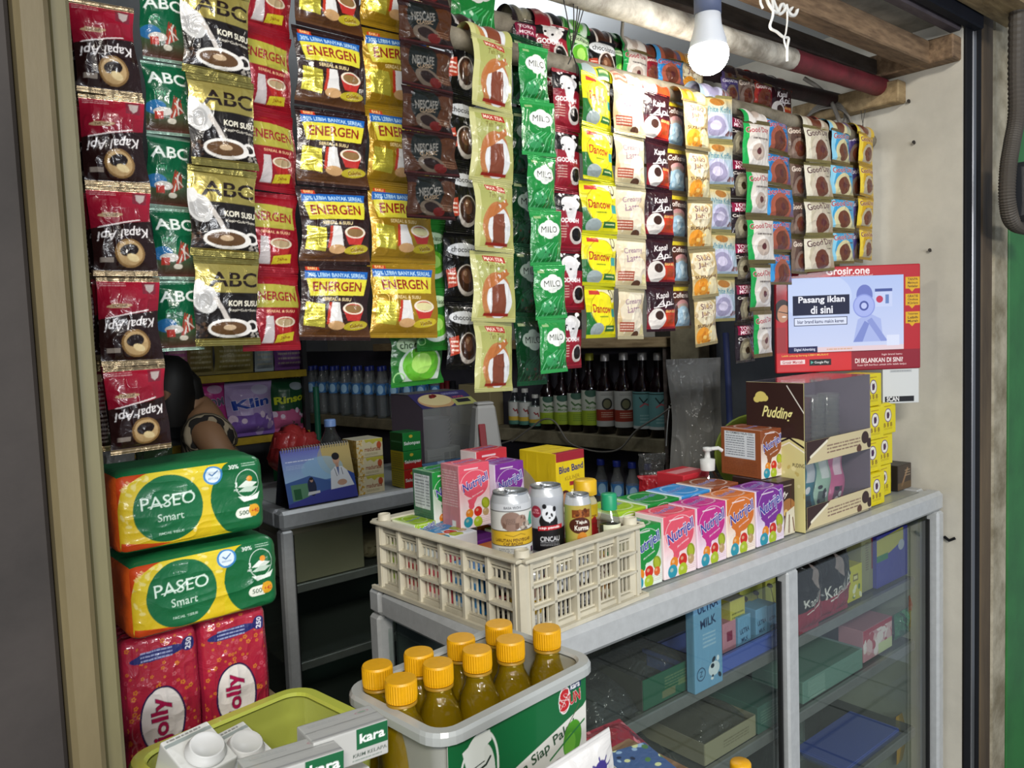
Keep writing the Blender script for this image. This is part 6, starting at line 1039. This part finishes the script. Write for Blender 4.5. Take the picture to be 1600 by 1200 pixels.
# acrylic cake display
ac = thing('acrylic_display', 'clear acrylic countertop display with a purple cake picture on its sloping top', 'display box', (1.235, 1.90, S0), 0); aw, ad, ah = .20, .17, .235
clr = glass_mat('clear_acrylic', '#f0f2f2', 1.0, .08, dirt=.20)
MB().box((aw/2, 0, ah*.42), (aw, .003, ah*.84)).obj('acrylic_pane', clr, ac); MB().box((aw/2, ad, ah/2), (aw, .003, ah)).obj('acrylic_pane', clr, ac);
sl = MB(); sl.add([(0, 0, 0), (0, ad, 0), (0, ad, ah), (0, ad*.45, ah), (0, 0, ah*.84), (.003, 0, 0), (.003, ad, 0), (.003, ad, ah), (.003, ad*.45, ah), (.003, 0, ah*.84)], [(0, 1, 2, 3, 4), (9, 8, 7, 6, 5), (0, 4, 9, 5), (1, 0, 5, 6), (2, 1, 6, 7), (3, 2, 7, 8), (4, 3, 8, 9)]); sl.obj('printed_side', mat('brown_mauve_print', '#6f6470', .4), ac)
s2 = MB(); s2.add([(aw-x, y, z) for x, y, z in ((0, 0, 0), (0, ad, 0), (0, ad, ah), (0, ad*.45, ah), (0, 0, ah*.84), (.003, 0, 0), (.003, ad, 0), (.003, ad, ah), (.003, ad*.45, ah), (.003, 0, ah*.84))], [(4, 3, 2, 1, 0), (5, 6, 7, 8, 9), (5, 9, 4, 0), (6, 5, 0, 1), (7, 6, 1, 2), (8, 7, 2, 3), (9, 8, 3, 4)]); s2.obj('side_pane', clr, ac)
def a_cake(w, h, s=13): a = Art(w, h, s, '#3a3468'); a.ell(.35, .42, .3, .2, '#c9a070'); a.ell(.35, .5, .27, .16, '#e0cf98'); a.dots(8, .3, .62, .42, .78, .035, ['#8a2a24', '#6a1c1c'], 4); a.poly([(.6, 0), (.62, .45), (1, .5), (1, 0)], '#b5b56a'); a.rect(.68, .18, .92, .42, '#22222c'); a.text('HOPIA', .78, .56, .06, '#c94a4a', w=.2); a.fine(.55, .76, .85, .9, 2, '#b9bce0'); return a
sd = math.hypot(ad*.45, ah*.16); link('sloping_header', softbox_mesh('cake_header', aw, .002, sd, {'front': a_cake(aw, sd)}, '#3a3468', r=.0006), CARTON, ac, (aw/2, -.001, ah*.84), (R(-math.degrees(math.atan2(ad*.45, ah*.16))), 0, 0)); MB().box((aw/2, ad*.72, ah-.001), (aw, ad*.55, .002)).obj('acrylic_top', clr, ac)
cs = MB()
for q in range(7): cs.lathe([(.035, .012*q), (.045, .012*q+.014), (.047, .012*q+.016)], 20)
tag(cs.obj('bowl_stack', mat('white_bowl_plastic', '#c4bfc4', .5), loc=(1.335, 1.985, S0+.07)), 'stack of white plastic bowls inside the acrylic display', 'bowls')
o = link('label_carton', softbox_mesh('white_carton', .12, .08, .07, {'front': flat('#b9b8b4', ('rect', (.5, .25, .85, .8, '#6a6c6a')), ('rect', (.66, .25, .68, .8, '#c9c8c4')), ('rect', (.5, .52, .85, .55, '#c9c8c4')), ('fine', (.08, .3, .42, .7, 4, '#8a8a86')))(.12, .07, 10)}, '#b9b8b4', r=.002), CARTON, loc=(1.335, 1.985, S0)); tag(o, 'pale printed carton under the stacked bowls in the display', 'carton')
o = link('plastic_bag', sachet_mesh('blue_wrap', flat('#4a6a8c', ('dots', (10, .1, .1, .9, .9, .1, ['#8fa8c0', '#2a4a6c'], 2)))(.14, .05, 9), .14, .05, .02, .1, 6, .006, '#4a6a8c', 0), FILM, loc=(1.27, 1.86, 1.05), rot=(R(-20), 0, 0)); tag(o, 'blue wrapped packet in front of the acrylic display', 'packet')
# kitchen scale and carton behind the display
kp = CAM+_ray(758, 692)/F*2.25; ks = thing('kitchen_scale', 'white kitchen scale with a red panel behind the acrylic display', 'scale', (kp[0], kp[1], S0), R(-20)); kh = float((CAM+_ray(754, 632)/F*2.25)[2]-S0)
wp = mat('white_scale_plastic', '#b4b2ac', .45)
MB().box((0, 0, kh*.5), (.10, .08, kh), bev=.008, taper=.55).obj('scale_body', wp, ks); MB().box((-.018, -.041, kh*.55), (.02, .006, kh*.42), rot=(R(-12), 0, 0), bev=.002).obj('red_panel', mat('scale_red', '#9c2a30', .5), ks); MB().box((0, 0, kh+.004), (.05, .04, .008), bev=.003).obj('top_cap', wp, ks)
# ---------------------------------------------------------------- wall shelf with syrup and water bottles, running into the shop
U = np.array([-.156, .988]); N_ = np.array([.988, .156]); P0 = np.array([1.86, 1.541]); SZ = 1.066; SA = math.atan2(U[1], U[0])
def along(s, off, z=0.0): p = P0+U*s+N_*off; return (p[0], p[1], z)
def hit(px, off):
    r_ = _ray(px, 670); A_ = np.array([[r_[0], -U[0]], [r_[1], -U[1]]]); t_, s_ = np.linalg.solve(A_, P0+N_*off); return s_
def sboard(name, s0, s1, o0, o1, z0, z1, m, kindname=None):
    c = along((s0+s1)/2, (o0+o1)/2, (z0+z1)/2); return struct(MB().box((0, 0, 0), (s1-s0, o1-o0, z1-z0), bev=.003).obj(name, m, loc=c, rot=(0, 0, SA)))
shelf = thing('wall_shelf', 'rough timber wall shelf carrying the syrup and water bottles', 'shelf', along(.9, .05, 0), SA)
def sadd(part, s0, s1, o0, o1, z0, z1, m):
    return MB().box(((s0+s1)/2-.9, -((o0+o1)/2-.05), (z0+z1)/2), (s1-s0, o1-o0, z1-z0), bev=.003).obj(part, m, shelf)
sadd('shelf_board', 0, 1.98, 0, .085, SZ-.045, SZ, shelfwood); sadd('upper_board', -.02, 1.35, -.01, .085, 1.345, 1.375, wood_light); sadd('back_board', 0, 1.98, .086, .098, .62, 1.345, mat('dark_mauve_board', '#3d3a42', .8, noise=.2))
sadd('lower_board', 0, 1.98, 0, .085, .745, .765, wood_dark); sadd('upright', 1.96, 1.99, -.005, .085, .5, 1.75, mat('grey_green_timber', '#6b6a58', .8, noise=.3)); sadd('side_board', -.012, 0, 0, .085, .62, 1.345, wood_dark)
o = sboard('trim_17', -.14, -.05, -.04, .03, 0, 2.1, shelfwood)
sbox('wall_shade_panel', (XR-.02, 1.10, .25), (XR-.004, 1.40, 1.62), mat('blue_grey_wall_shade', '#45494f', .8, noise=.15))  # dark sheet standing in for shade on the right wall
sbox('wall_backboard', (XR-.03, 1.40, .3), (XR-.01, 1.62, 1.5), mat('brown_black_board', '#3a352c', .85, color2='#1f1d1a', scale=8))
syr = mat('dark_red_syrup', '#2a0810', .12, coat=.6)
def a_syr(kind):
    def f(w, h, s=11):
        if kind == 0: a = Art(w, h, s, '#b5b8a8'); a.rect(0, 0, 1, .42, '#93a82c'); a.ell(.5, .92, .12, .07, '#3a5a4a'); a.line([(.4, .72), (.46, .62), (.52, .66), (.6, .58)], .03, '#4a6a40'); a.text('Marjan', .5, .5, .06, '#4a7a2a', w=.2, shear=.3); a.fine(.42, .12, .6, .35, 4, '#5a7a2a')
        elif kind == 1: a = Art(w, h, s, '#a9a8a0'); a.rect(0, .16, 1, .48, '#8c3222'); a.ell(.5, .64, .085, .09, '#2a2a26'); a.ell(.5, .64, .06, .065, '#6a684a'); a.fine(.4, .25, .6, .42, 3, '#c9a890'); a.fine(.4, .86, .6, .94, 2, '#6a6a64')
        else: a = Art(w, h, s, '#5f8c8a'); a.rect(0, 0, 1, .08, '#b5b8b4'); a.line([(.42, .84), (.48, .7), (.54, .8)], .02, '#22302f'); a.line([(.43, .6), (.5, .68), (.58, .62)], .025, '#a9585c'); a.fine(.42, .15, .58, .4, 3, '#8fb0ac'); a.rect(0, .93, 1, .96, '#22302f')
        return a
    return f
camdir = math.degrees(math.atan2(-.77, -.64))
def syrup(label, px, ytop, rad, kind, group, capm):
    s_ = hit(px, .043); p = along(s_, .043); q = CAM+_ray(px, ytop)/F*(np.linalg.norm(np.array([p[0], p[1]])-CAM[:2])*.985); d_ = (p[0]*.635+p[1]*.769); H = float(1.42+( (_ray(px, ytop)/F*(d_))[2] ))-SZ
    H = min(max(H, .2), .29); t = thing('syrup_bottle', label, 'syrup bottle', (p[0], p[1], SZ+.0005), 0, group); r_ = rad
    pr = [(.0001, .001), (r_, .001), (r_, H*.56), (r_*.9, H*.63), (r_*.5, H*.72), (.014, H*.8), (.0125, H*.93)]
    MB().lathe(pr, 20).obj('bottle_body', glass_mat('dark_bottle_glass', '#b0a4a8', 1.0, .04), t); MB().lathe([(a_*.94, b_+.001) if a_ > .001 else (.0001, .002) for a_, b_ in pr[:5]]+[(.012, H*.82), (.0001, H*.82)], 16).obj('liquid', syr, t)
    MB().lathe([(.0145, H*.91), (.0145, H*.99), (.012, H), (.0001, H)], 20).obj('cap', capm, t); link('label', label_mesh('label', a_syr(kind)(2*math.pi*r_, H*.42), r_*1.02, H*.1, H*.54, camdir-180, camdir+180), PAPER, t)
gcap, scap = mat('gold_green_cap', '#8a8a2c', .4, .3), mat('silver_cap', '#a9a6a4', .35, .6)
for px, yt0, kd, lab, cm_ in ((858, 575, 0, 'first syrup bottle from the left with a lime green label', gcap), (880, 570, 0, 'second syrup bottle with a lime green label', gcap), (902, 562, 0, 'third syrup bottle with a lime green label', gcap), (924, 552, 0, 'lime labelled syrup bottle whose gold cap shows, next to the white and red labels', gcap), (948, 553, 1, 'left syrup bottle with a white and brick red round-picture label', scap), (977, 551, 1, 'right syrup bottle with a white and brick red round-picture label', scap), (1006, 551, 2, 'left syrup bottle with a teal label', scap), (1031, 551, 2, 'syrup bottle with a teal label at the shelf end', scap)):
    syrup(lab, px, yt0, .0295 if kd == 0 else .0315, kd, 'syrup bottles on the wall shelf', cm_)
def a_small(w, h, s=10): a = Art(w, h, s, '#b9b8b0'); a.rect(0, 0, 1, .18, '#4a7a6a'); a.rect(0, .18, 1, .36, '#c9a83a'); a.line([(.46, .7), (.5, .6), (.54, .66), (.56, .5)], .03, '#8a2a2a'); return a
for k, px in enumerate((806, 822, 838)):
    s_ = hit(px, .03); p = along(s_, .03); bottle('small_bottle', ['leftmost small clear bottle with yellow and green banded label', 'middle small clear bottle with yellow and green banded label', 'small clear bottle with banded label next to the syrup bottles'][k], (p[0], p[1], SZ+.0005), .024, .14 if k < 2 else .12, clearb, mat('white_small_cap', '#b4b2aa', .5), capr=.5, neck=.45, label_art=a_small(.15, .07), lz=(.1, .66), shoulder=.68, group='small bottles on the wall shelf', label_span=(camdir-180, camdir+180))
wbody = glass_mat('water_bottle_plastic', '#e6eef4', 1.0, .07, dirt=.16, bump=.5); wcap = mat('deep_blue_cap', '#23338c', .4); wlab = Art(.2, .05, 9, '#3f78b4'); wlab.ell(.5, .5, .1, .1, '#9cc4e0'); wlab.ell(.25, .5, .1, .1, '#9cc4e0'); wlab.ell(.75, .5, .1, .1, '#9cc4e0')
wp0 = None; nn = 0
for row, off in ((0, .022), (1, .066)):
    for k in range(11):
        s_ = 1.02+.082*k+.03*row; p = along(s_, off)
        lab = 'drinking water bottle, %s in the %s row of the wall shelf pack' % (['nearest', 'second nearest', 'third', 'fourth', 'fifth', 'middle', 'seventh', 'eighth', 'third farthest', 'second farthest', 'farthest'][k], ['front', 'rear'][row])
        if wp0 is None: wp0 = bottle('water_bottle', lab, (p[0], p[1], SZ+.0005), .021, .215, wbody, wcap, capr=.62, neck=.5, label_art=wlab, lz=(.45, .66), shoulder=.72, group='water bottles on the wall shelf', caph=.09, n=14, label_span=(camdir-180, camdir+180))
        else: c_ = copy_tree(wp0); c_['label'] = lab; c_.location = (p[0], p[1], SZ+.0005)
for k, px in enumerate((937, 962, 986, 1011)):
    s_ = hit(px, .04); p = along(s_, .04); c_ = copy_tree(wp0); c_['label'] = 'water bottle under the syrup shelf, '+['leftmost', 'second from left', 'third from left', 'rightmost'][k]; c_['group'] = 'water bottles under the syrup shelf'; c_.location = (p[0], p[1], .7655)
p = along(.80, .045); o = link('snack_carton', softbox_mesh('brown_carton', .16, .07, .15, {'front': flat('#9a8c68', ('rect', (.45, .3, .85, .5, '#8a2a24')), ('text', ('EXTRA', .65, .4, .1, '#e0c8b0'), {'w': .3}))(.16, .15, 9)}, '#8c7e5c', r=.002), CARTON, loc=(p[0], p[1], SZ+.0005), rot=(0, 0, SA+math.pi)); o.rotation_euler = (0, 0, SA-math.pi); tag(o, 'brown carton with a red panel between water bottles and small bottles', 'carton')
for k in range(3):
    p = along(.93+.028*k, .03); MBc = MB().lathe([(.0001, 0), (.012, 0), (.012, .16), (.0001, .161)], 14); tag(MBc.obj('spray_can', mat('dark_red_tin', '#6a1c20', .35, .3) if k != 0 else black_paint, loc=(p[0]-.0, p[1], SZ+.0005)), ['black can beside the water bottles', 'dark red can, left of two on the wall shelf', 'dark red can, right of two on the wall shelf'][k], 'can', 'slim cans on the wall shelf')
# thin cable hanging along the shelf, hook string and bags at the shelf end
cab = MB(); q = lambda px, py, off=-.03: Vector((*P0, 0)) and Vector(tuple(CAM+_ray(px, py)*((P0+N_*off-CAM[:2])@N_)/(_ray(px, py)[:2]@N_)))
cab.tube(catmull([q(800, 690), q(830, 668), q(850, 655), q(868, 660), q(888, 690), q(915, 702), q(945, 706), q(970, 700), q(995, 672), q(1030, 650), q(1050, 636), q(1066, 633)], 6), .0028, 6); cab.tube(catmull([q(700, 720), q(760, 700), q(800, 688)], 5), .0025, 6)
tag(cab.obj('cable', cg), 'thin grey cable looping in front of the syrup shelf', 'cable')
st = MB().tube([q(1046, 634), q(1043, 665), q(1041, 697)], .0018, 5).tube(catmull([q(1052, 600), q(1061, 604), q(1058, 620), q(1048, 632)], 5), .0015, 5); tag(st.obj('hook_string', mat('white_raffia', '#e6e6e2')), 'white string tied to the post at the shelf end', 'string')
def bag3(label, pxl, pxr, pyt, pyb, d, m, seed, puff=.03, kind='plastic_bag', colr='#9a9a94'):
    a, b, t_, bt = vp(pxl, (pyt+pyb)/2, d), vp(pxr, (pyt+pyb)/2, d), vp((pxl+pxr)/2, pyt, d), vp((pxl+pxr)/2, pyb, d); w = float(np.linalg.norm(b-a)); h = float(t_[2]-bt[2])
    o = link(kind, sachet_mesh(kind, flat(colr)(w, h, 6), w, h, puff, .05, seed, .005, colr, 0, pinch=.1, crimp=0), m, loc=tuple(t_), rot=(0, 0, yaw)); return tag(o, label, 'plastic bag')
hz = glass_mat('hazy_bag_film', '#a8a69c', .8, .2, dirt=.30, bump=.8)
bag3('large hazy plastic bag hanging from the post, right of the syrup shelf', 1042, 1128, 560, 752, 2.02, hz, 3); bag3('small clear knotted bag beside the end of the syrup shelf', 996, 1040, 708, 748, 1.98, clear_film, 5, .02)
bag3('red plastic bag below the clear knotted bag', 996, 1046, 742, 790, 1.95, print_mat('thin_red_plastic', .35), 6, .02, colr='#a8222c')
pz = vp(1176, 700, 1.9); gtray = MB().lathe([(.0001, 0), (.08, 0), (.092, .010), (.096, .012), (.092, .014), (.08, .003), (.0001, .003)], 36).obj('green_tray', mat('olive_plastic', '#7a8a2a', .45)); gtray.location = (pz[0], pz[1], 1.0965); gtray.rotation_euler = (R(82), 0, yaw); tag(gtray, 'round olive green tray standing on edge behind the brown jelly box', 'tray')
strp = MB().tube([tuple(vp(1134, 520, 2.0)), tuple(vp(1138, 600, 2.0)), tuple(vp(1142, 700, 2.0))], .008, 8); tag(strp.obj('blue_strap', mat('navy_strap', '#1f2c5a', .6)), 'dark blue strap hanging beside the hazy bag', 'strap')
# ---------------------------------------------------------------- yellow shelf rack with detergent at the back
yel = mat('yellow_shelf_edge', '#b79a1c', .5, noise=.3, scale=20); YY = 3.2
rk = thing('shelf_rack', 'yellow edged shelf rack with detergent bags at the back of the shop', 'rack', (.62, YY, 0))
rl, rr_ = -.1, ony(478, 620, YY)[0]-.62
for z in (1.275, 1.012, .72, .42): MB().box(((rl+rr_)/2, .14, z-.012), (rr_-rl, .28, .02)).obj('shelf_board', mat('rack_grey', '#5a5c5e', .6), rk); MB().box(((rl+rr_)/2, -.006, z-.014), (rr_-rl+.01, .012, .03), bev=.002).obj('shelf_edge', yel, rk)
for x in (rl, rr_): 
    for y in (.0, .28): MB().box((x, y, .85), (.02, .02, 1.7)).obj('upright', mat('rack_post', '#2a2b2d', .5), rk)
gd = MB()
for k in range(9): gd.box((rr_, .28*k/8, 1.2), (.004, .004, .9))
for k in range(14): gd.box((rr_, .14, .78+.065*k), (.004, .28, .004))
gd.obj('wire_side', black_paint, rk)
tl_ = MB().tube([(0, 0, 0), (0, 0, 1.2)], .013, 10); tag(tl_.obj('green_pipe', mat('teal_pipe', '#1f6a50', .45), loc=(float(ony(493, 600, 3.15)[0]), 3.15, 0)), 'upright teal pipe at the right end of the yellow rack', 'pipe')
def det(c1, c2, word, wc, oc_=None):
    def f(w, h, s=10):
        a = Art(w, h, s, c1); a.rect(0, 0, 1, .4, c2); a.dots(20, .05, .03, .95, .42, .07, [c2, '#d8c4d8', c1], 3); a.text(word, .5, .62, .2, wc, w=.8, rot=6, bold=.08, out=oc_ or '#e6e6f0'); a.ell(.7, .85, .2, .1, '#c9d0e0', al=.5); return a
    return f
pack('detergent_bag', 'magenta detergent bag, left of the three on the yellow rack', 'detergent bag', det('#b83a84', '#c4488c', 'BOOM', '#5a5a6a'), 286, 352, 596, 1.013, 3.24, '#a83078', FILM, .04, seed=3)
pack('detergent_bag', 'lilac detergent bag with blue lettering, middle of the three', 'detergent bag', det('#a894c0', '#7a5aa8', 'Klin', '#24409c'), 350, 424, 597, 1.013, 3.225, '#8a74b0', FILM, .045, seed=4)
pack('detergent_bag', 'green and pink detergent bag, right of the three', 'detergent bag', det('#1f4a30', '#b85a84', 'Rinso', '#b9c42c', '#1f4a30'), 418, 474, 592, 1.013, 3.25, '#2a4a38', FILM, .04, seed=5)
for (l, r_, c, w_, lab, cl) in ((255, 290, '#c46aa4', 'So', 'pink bag at the left of the upper yellow shelf', '#c46aa4'), (288, 330, '#8a7c48', 'KOPI', 'olive gold pack lying second on the upper yellow shelf', '#8a7c48'), (330, 392, '#93864a', 'ABC', 'olive gold pack in the middle of the upper yellow shelf', '#93864a'), (394, 424, '#a9b4b8', '', 'pale grey pack on the upper yellow shelf', '#a9b4b8'), (424, 470, '#7a4a8c', '', 'purple glossy bag at the right of the upper yellow shelf', '#7a4a8c')):
    pack('stock_bag', lab, 'bag', flat(c, ('fine', (.1, .1, .9, .5, 4, '#d8cfa8'), {'al': .5})), l, r_, 505, 1.276, 3.24, c, FILM, .03, 'bags on the upper yellow shelf', seed=len(lab))
for (l, r_, c, lab) in ((425, 455, '#1f5a38', 'dark green bottle-shaped bag below the detergent, left'), (448, 500, '#5a7a2a', 'green and yellow bag on the shelf below the detergent')):
    pack('detergent_bag', lab, 'detergent bag', flat(c, ('text', ('Rinso', .5, .6, .2, '#c4c42c'), {'w': .7, 'rot': 5}), ('rect', (0, 0, 1, .35, '#93a8a0'))), l, r_, 700, .721, 3.22, c, FILM, .04, seed=8)
bag3('grey plastic bag in the gloom behind the tissue stack', 152, 212, 690, 792, 2.3, hz, 8, .05); o = bag3('dark green foil bag in the gloom beside the grey bag', 208, 268, 692, 790, 2.32, FOILFILM, 9, .04, colr='#2a3a24')
sbx = MB().box((0, 0, .46), (.30, .18, .92), bev=.005); tag(sbx.obj('storage_crate', wood_dark, loc=(.60, 2.46, 0)), 'dark storage crate in the gloom at the left inside the shop', 'crate')
# ---------------------------------------------------------------- shopkeeper sitting with her back half turned
skin = mat('brown_skin', '#9a7454', .55); hairm = mat('black_hair', '#141210', .5, noise=.3, scale=80, stretch=(1, 1, .1))
zeb = bpy.data.materials.new('zebra_fabric'); zeb.use_nodes = True; nt = zeb.node_tree; b = nt.nodes['Principled BSDF']; tc = nt.nodes.new('ShaderNodeTexCoord'); wv = nt.nodes.new('ShaderNodeTexWave'); wv.inputs['Scale'].default_value = 13; wv.inputs['Distortion'].default_value = 9; wv.inputs['Detail'].default_value = 1.5; wv.inputs['Detail Scale'].default_value = 1.0
rp = nt.nodes.new('ShaderNodeValToRGB'); rp.color_ramp.elements[0].position = .45; rp.color_ramp.elements[1].position = .55; rp.color_ramp.elements[0].color = lin4('#1c1815'); rp.color_ramp.elements[1].color = lin4('#a89a80'); nt.links.new(tc.outputs['Object'], wv.inputs[0]); nt.links.new(wv.outputs['Color'], rp.inputs[0]); nt.links.new(rp.outputs[0], b.inputs['Base Color']); b.inputs['Roughness'].default_value = .8
wd = 2.75; hp = CAM+_ray(272, 615)/F*wd; sh = CAM+_ray(300, 665)/F*wd
wx, wy = float(hp[0])+.085, float(hp[1])-.02; hz_ = float(hp[2])
person = thing('person', 'person in a zebra striped sleeveless top sitting with dark hair, at the left inside', 'person', (wx, wy, 0), R(-105))
def skinned(name, pts, edges, radii, m, parent, sub=2, root=0):
    me = bpy.data.meshes.new(name); me.from_pydata(pts, edges, []); o = link(name, me, m, parent); md = o.modifiers.new('skin', 'SKIN'); md.use_smooth_shade = True
    for i, r_ in enumerate(radii): o.data.skin_vertices[0].data[i].radius = r_ if isinstance(r_, tuple) else (r_, r_)
    o.data.skin_vertices[0].data[root].use_root = True; s_ = o.modifiers.new('sub', 'SUBSURF'); s_.levels = sub; s_.render_levels = sub; return o
zS = hz_-.10                                     # shoulder height
pts = [(0, .02, .50), (0, .03, .68), (0, .02, zS-.10), (0, .0, zS-.01), (0, -.01, zS+.05), (0, -.07, zS+.06), (0, -.12, zS+.11), (.145, .0, zS-.03), (.20, .09, zS-.19), (.20, -.10, zS-.34), (.17, -.22, zS-.37), (-.145, .0, zS-.03), (-.215, -.02, zS-.20), (-.18, -.16, zS-.34), (-.14, -.22, zS-.37), (.1, -.05, .50), (.12, -.36, .52), (.12, -.40, .10), (.12, -.50, .045), (-.1, -.05, .50), (-.12, -.36, .52), (-.12, -.40, .10), (-.12, -.50, .045)]
ed = [(0, 1), (1, 2), (2, 3), (3, 4), (4, 5), (5, 6), (3, 7), (7, 8), (8, 9), (9, 10), (3, 11), (11, 12), (12, 13), (13, 14), (0, 15), (15, 16), (16, 17), (17, 18), (0, 19), (19, 20), (20, 21), (21, 22)]
rd = [(.15, .11), (.13, .10), (.14, .095), (.08, .06), (.048, .048), (.055, .06), (.072, .09), .055, .046, .034, .028, .055, .046, .034, .028, .085, .062, .042, .03, .085, .062, .042, .03]
body = skinned('body', pts, ed, rd, skin, person)
MB().lathe([(.0001, -.115), (.04, -.10), (.066, -.06), (.079, 0), (.078, .05), (.06, .09), (.03, .11), (.0001, .115)], 24, c=(0, -.13, zS+.10)).obj('face', skin, person)
fm = MB(); fm.tube([(0, -.205, zS+.115), (0, -.222, zS+.09), (0, -.208, zS+.08)], [.008, .012, .007], 8); fm.obj('nose', skin, person)
for sx in (-1, 1):
    MB().lathe([(.0001, -.008), (.008, -.004), (.008, .004), (.0001, .008)], 12, c=(sx*.03, -.198, zS+.115)).obj('eye', mat('eye_dark', '#1a1512', .3), person)
    MB().tube([(sx*.079, -.12, zS+.12), (sx*.089, -.11, zS+.105), (sx*.08, -.12, zS+.08)], [.008, .013, .008], 8).obj('ear', skin, person)
MB().tube([(-.022, -.198, zS+.05), (0, -.206, zS+.048), (.022, -.198, zS+.05)], [.003, .006, .003], 6).obj('mouth', mat('lips', '#7a4238', .5), person)
hm = MB(); hm.lathe([(.0001, .135), (.04, .13), (.07, .105), (.09, .05), (.094, 0), (.09, -.06), (.075, -.11)], 24, c=(0, -.105, zS+.10)); hm.tube([(0, -.07, zS+.17), (0, -.04, zS+.13), (0, -.025, zS+.06), (0, -.02, zS+.03)], [.04, .045, .04, .02], 16); hm.obj('hair', hairm, person)
dpts = [(0, .02, .50), (0, .03, .68), (0, .02, zS-.10), (0, .01, zS+.01), (.13, .0, zS-.03), (-.13, .0, zS-.03), (.1, -.1, .52), (-.1, -.1, .52)]
skinned('zebra_top', dpts, [(0, 1), (1, 2), (2, 3), (3, 4), (3, 5), (0, 6), (0, 7)], [(.165, .125), (.145, .115), (.168, .118), (.125, .10), .072, .072, .1, .1], zeb, person)
for sx in (-1, 1):
    hb = Vector((sx*.155, -.225, zS-.372)); hand = [tuple(hb), tuple(hb+Vector((-sx*.035, -.055, -.005)))]; he = [(0, 1)]; hr = [.026, (.034, .018)]
    for k in range(4):
        b0 = hb+Vector((-sx*(.04+.0)+(k-1.5)*.017, -.06, -.005)); i0 = len(hand); hand += [tuple(b0), tuple(b0+Vector((-sx*.006, -.03-.004*(k in (1, 2)), -.006))), tuple(b0+Vector((-sx*.01, -.052-.006*(k in (1, 2)), -.022)))]; he += [(1, i0), (i0, i0+1), (i0+1, i0+2)]; hr += [.009, .0085, .007]
    i0 = len(hand); hand += [tuple(hb+Vector((-sx*.045, -.02, .008))), tuple(hb+Vector((-sx*.06, -.045, .012)))]; he += [(0, i0), (i0, i0+1)]; hr += [.011, .009]; skinned('hand', hand, he, hr, skin, person, 1)
stool = thing('stool', 'low plastic stool under the sitting person', 'stool', (wx, wy, 0), R(-105)); MB().box((0, .03, .385), (.3, .28, .03), bev=.008).obj('seat', mat('blue_stool', '#34508c', .45), stool)
for sx in (-.12, .12):
    for sy in (-.08, .14): MB().tube([(sx*1.15, sy*1.1, 0), (sx, sy, .37)], .014, 8).obj('leg', mat('blue_stool', '#34508c'), stool)

# things behind the glass of the inner case
carton('carton', 'beige carton on the top shelf inside the inner case', 'carton', {'front': flat('#8f8b74', ('rect', (0, .9, 1, 1, '#7a765f')))}, 452, 566, 812, .8005, 1.86, .2, '#8a866e')
o = link('cloth_bag', softbox_mesh('cloth_bag', .17, .14, .05, {}, '#94866a', r=.018, puff=.004, wr=.012, seed=8), PAPER, loc=(1.12, 1.97, .803)); tag(o, 'crumpled beige bag on the top shelf inside the inner case', 'bag')
o = link('plastic_bag', softbox_mesh('dark_bag', .10, .12, .07, {}, '#1c1e1e', r=.02, puff=.004, wr=.014, seed=9), FOILFILM, loc=(.735, 1.02, S1+.004)); tag(o, 'crumpled black plastic bag inside the left end of the counter case', 'plastic bag')
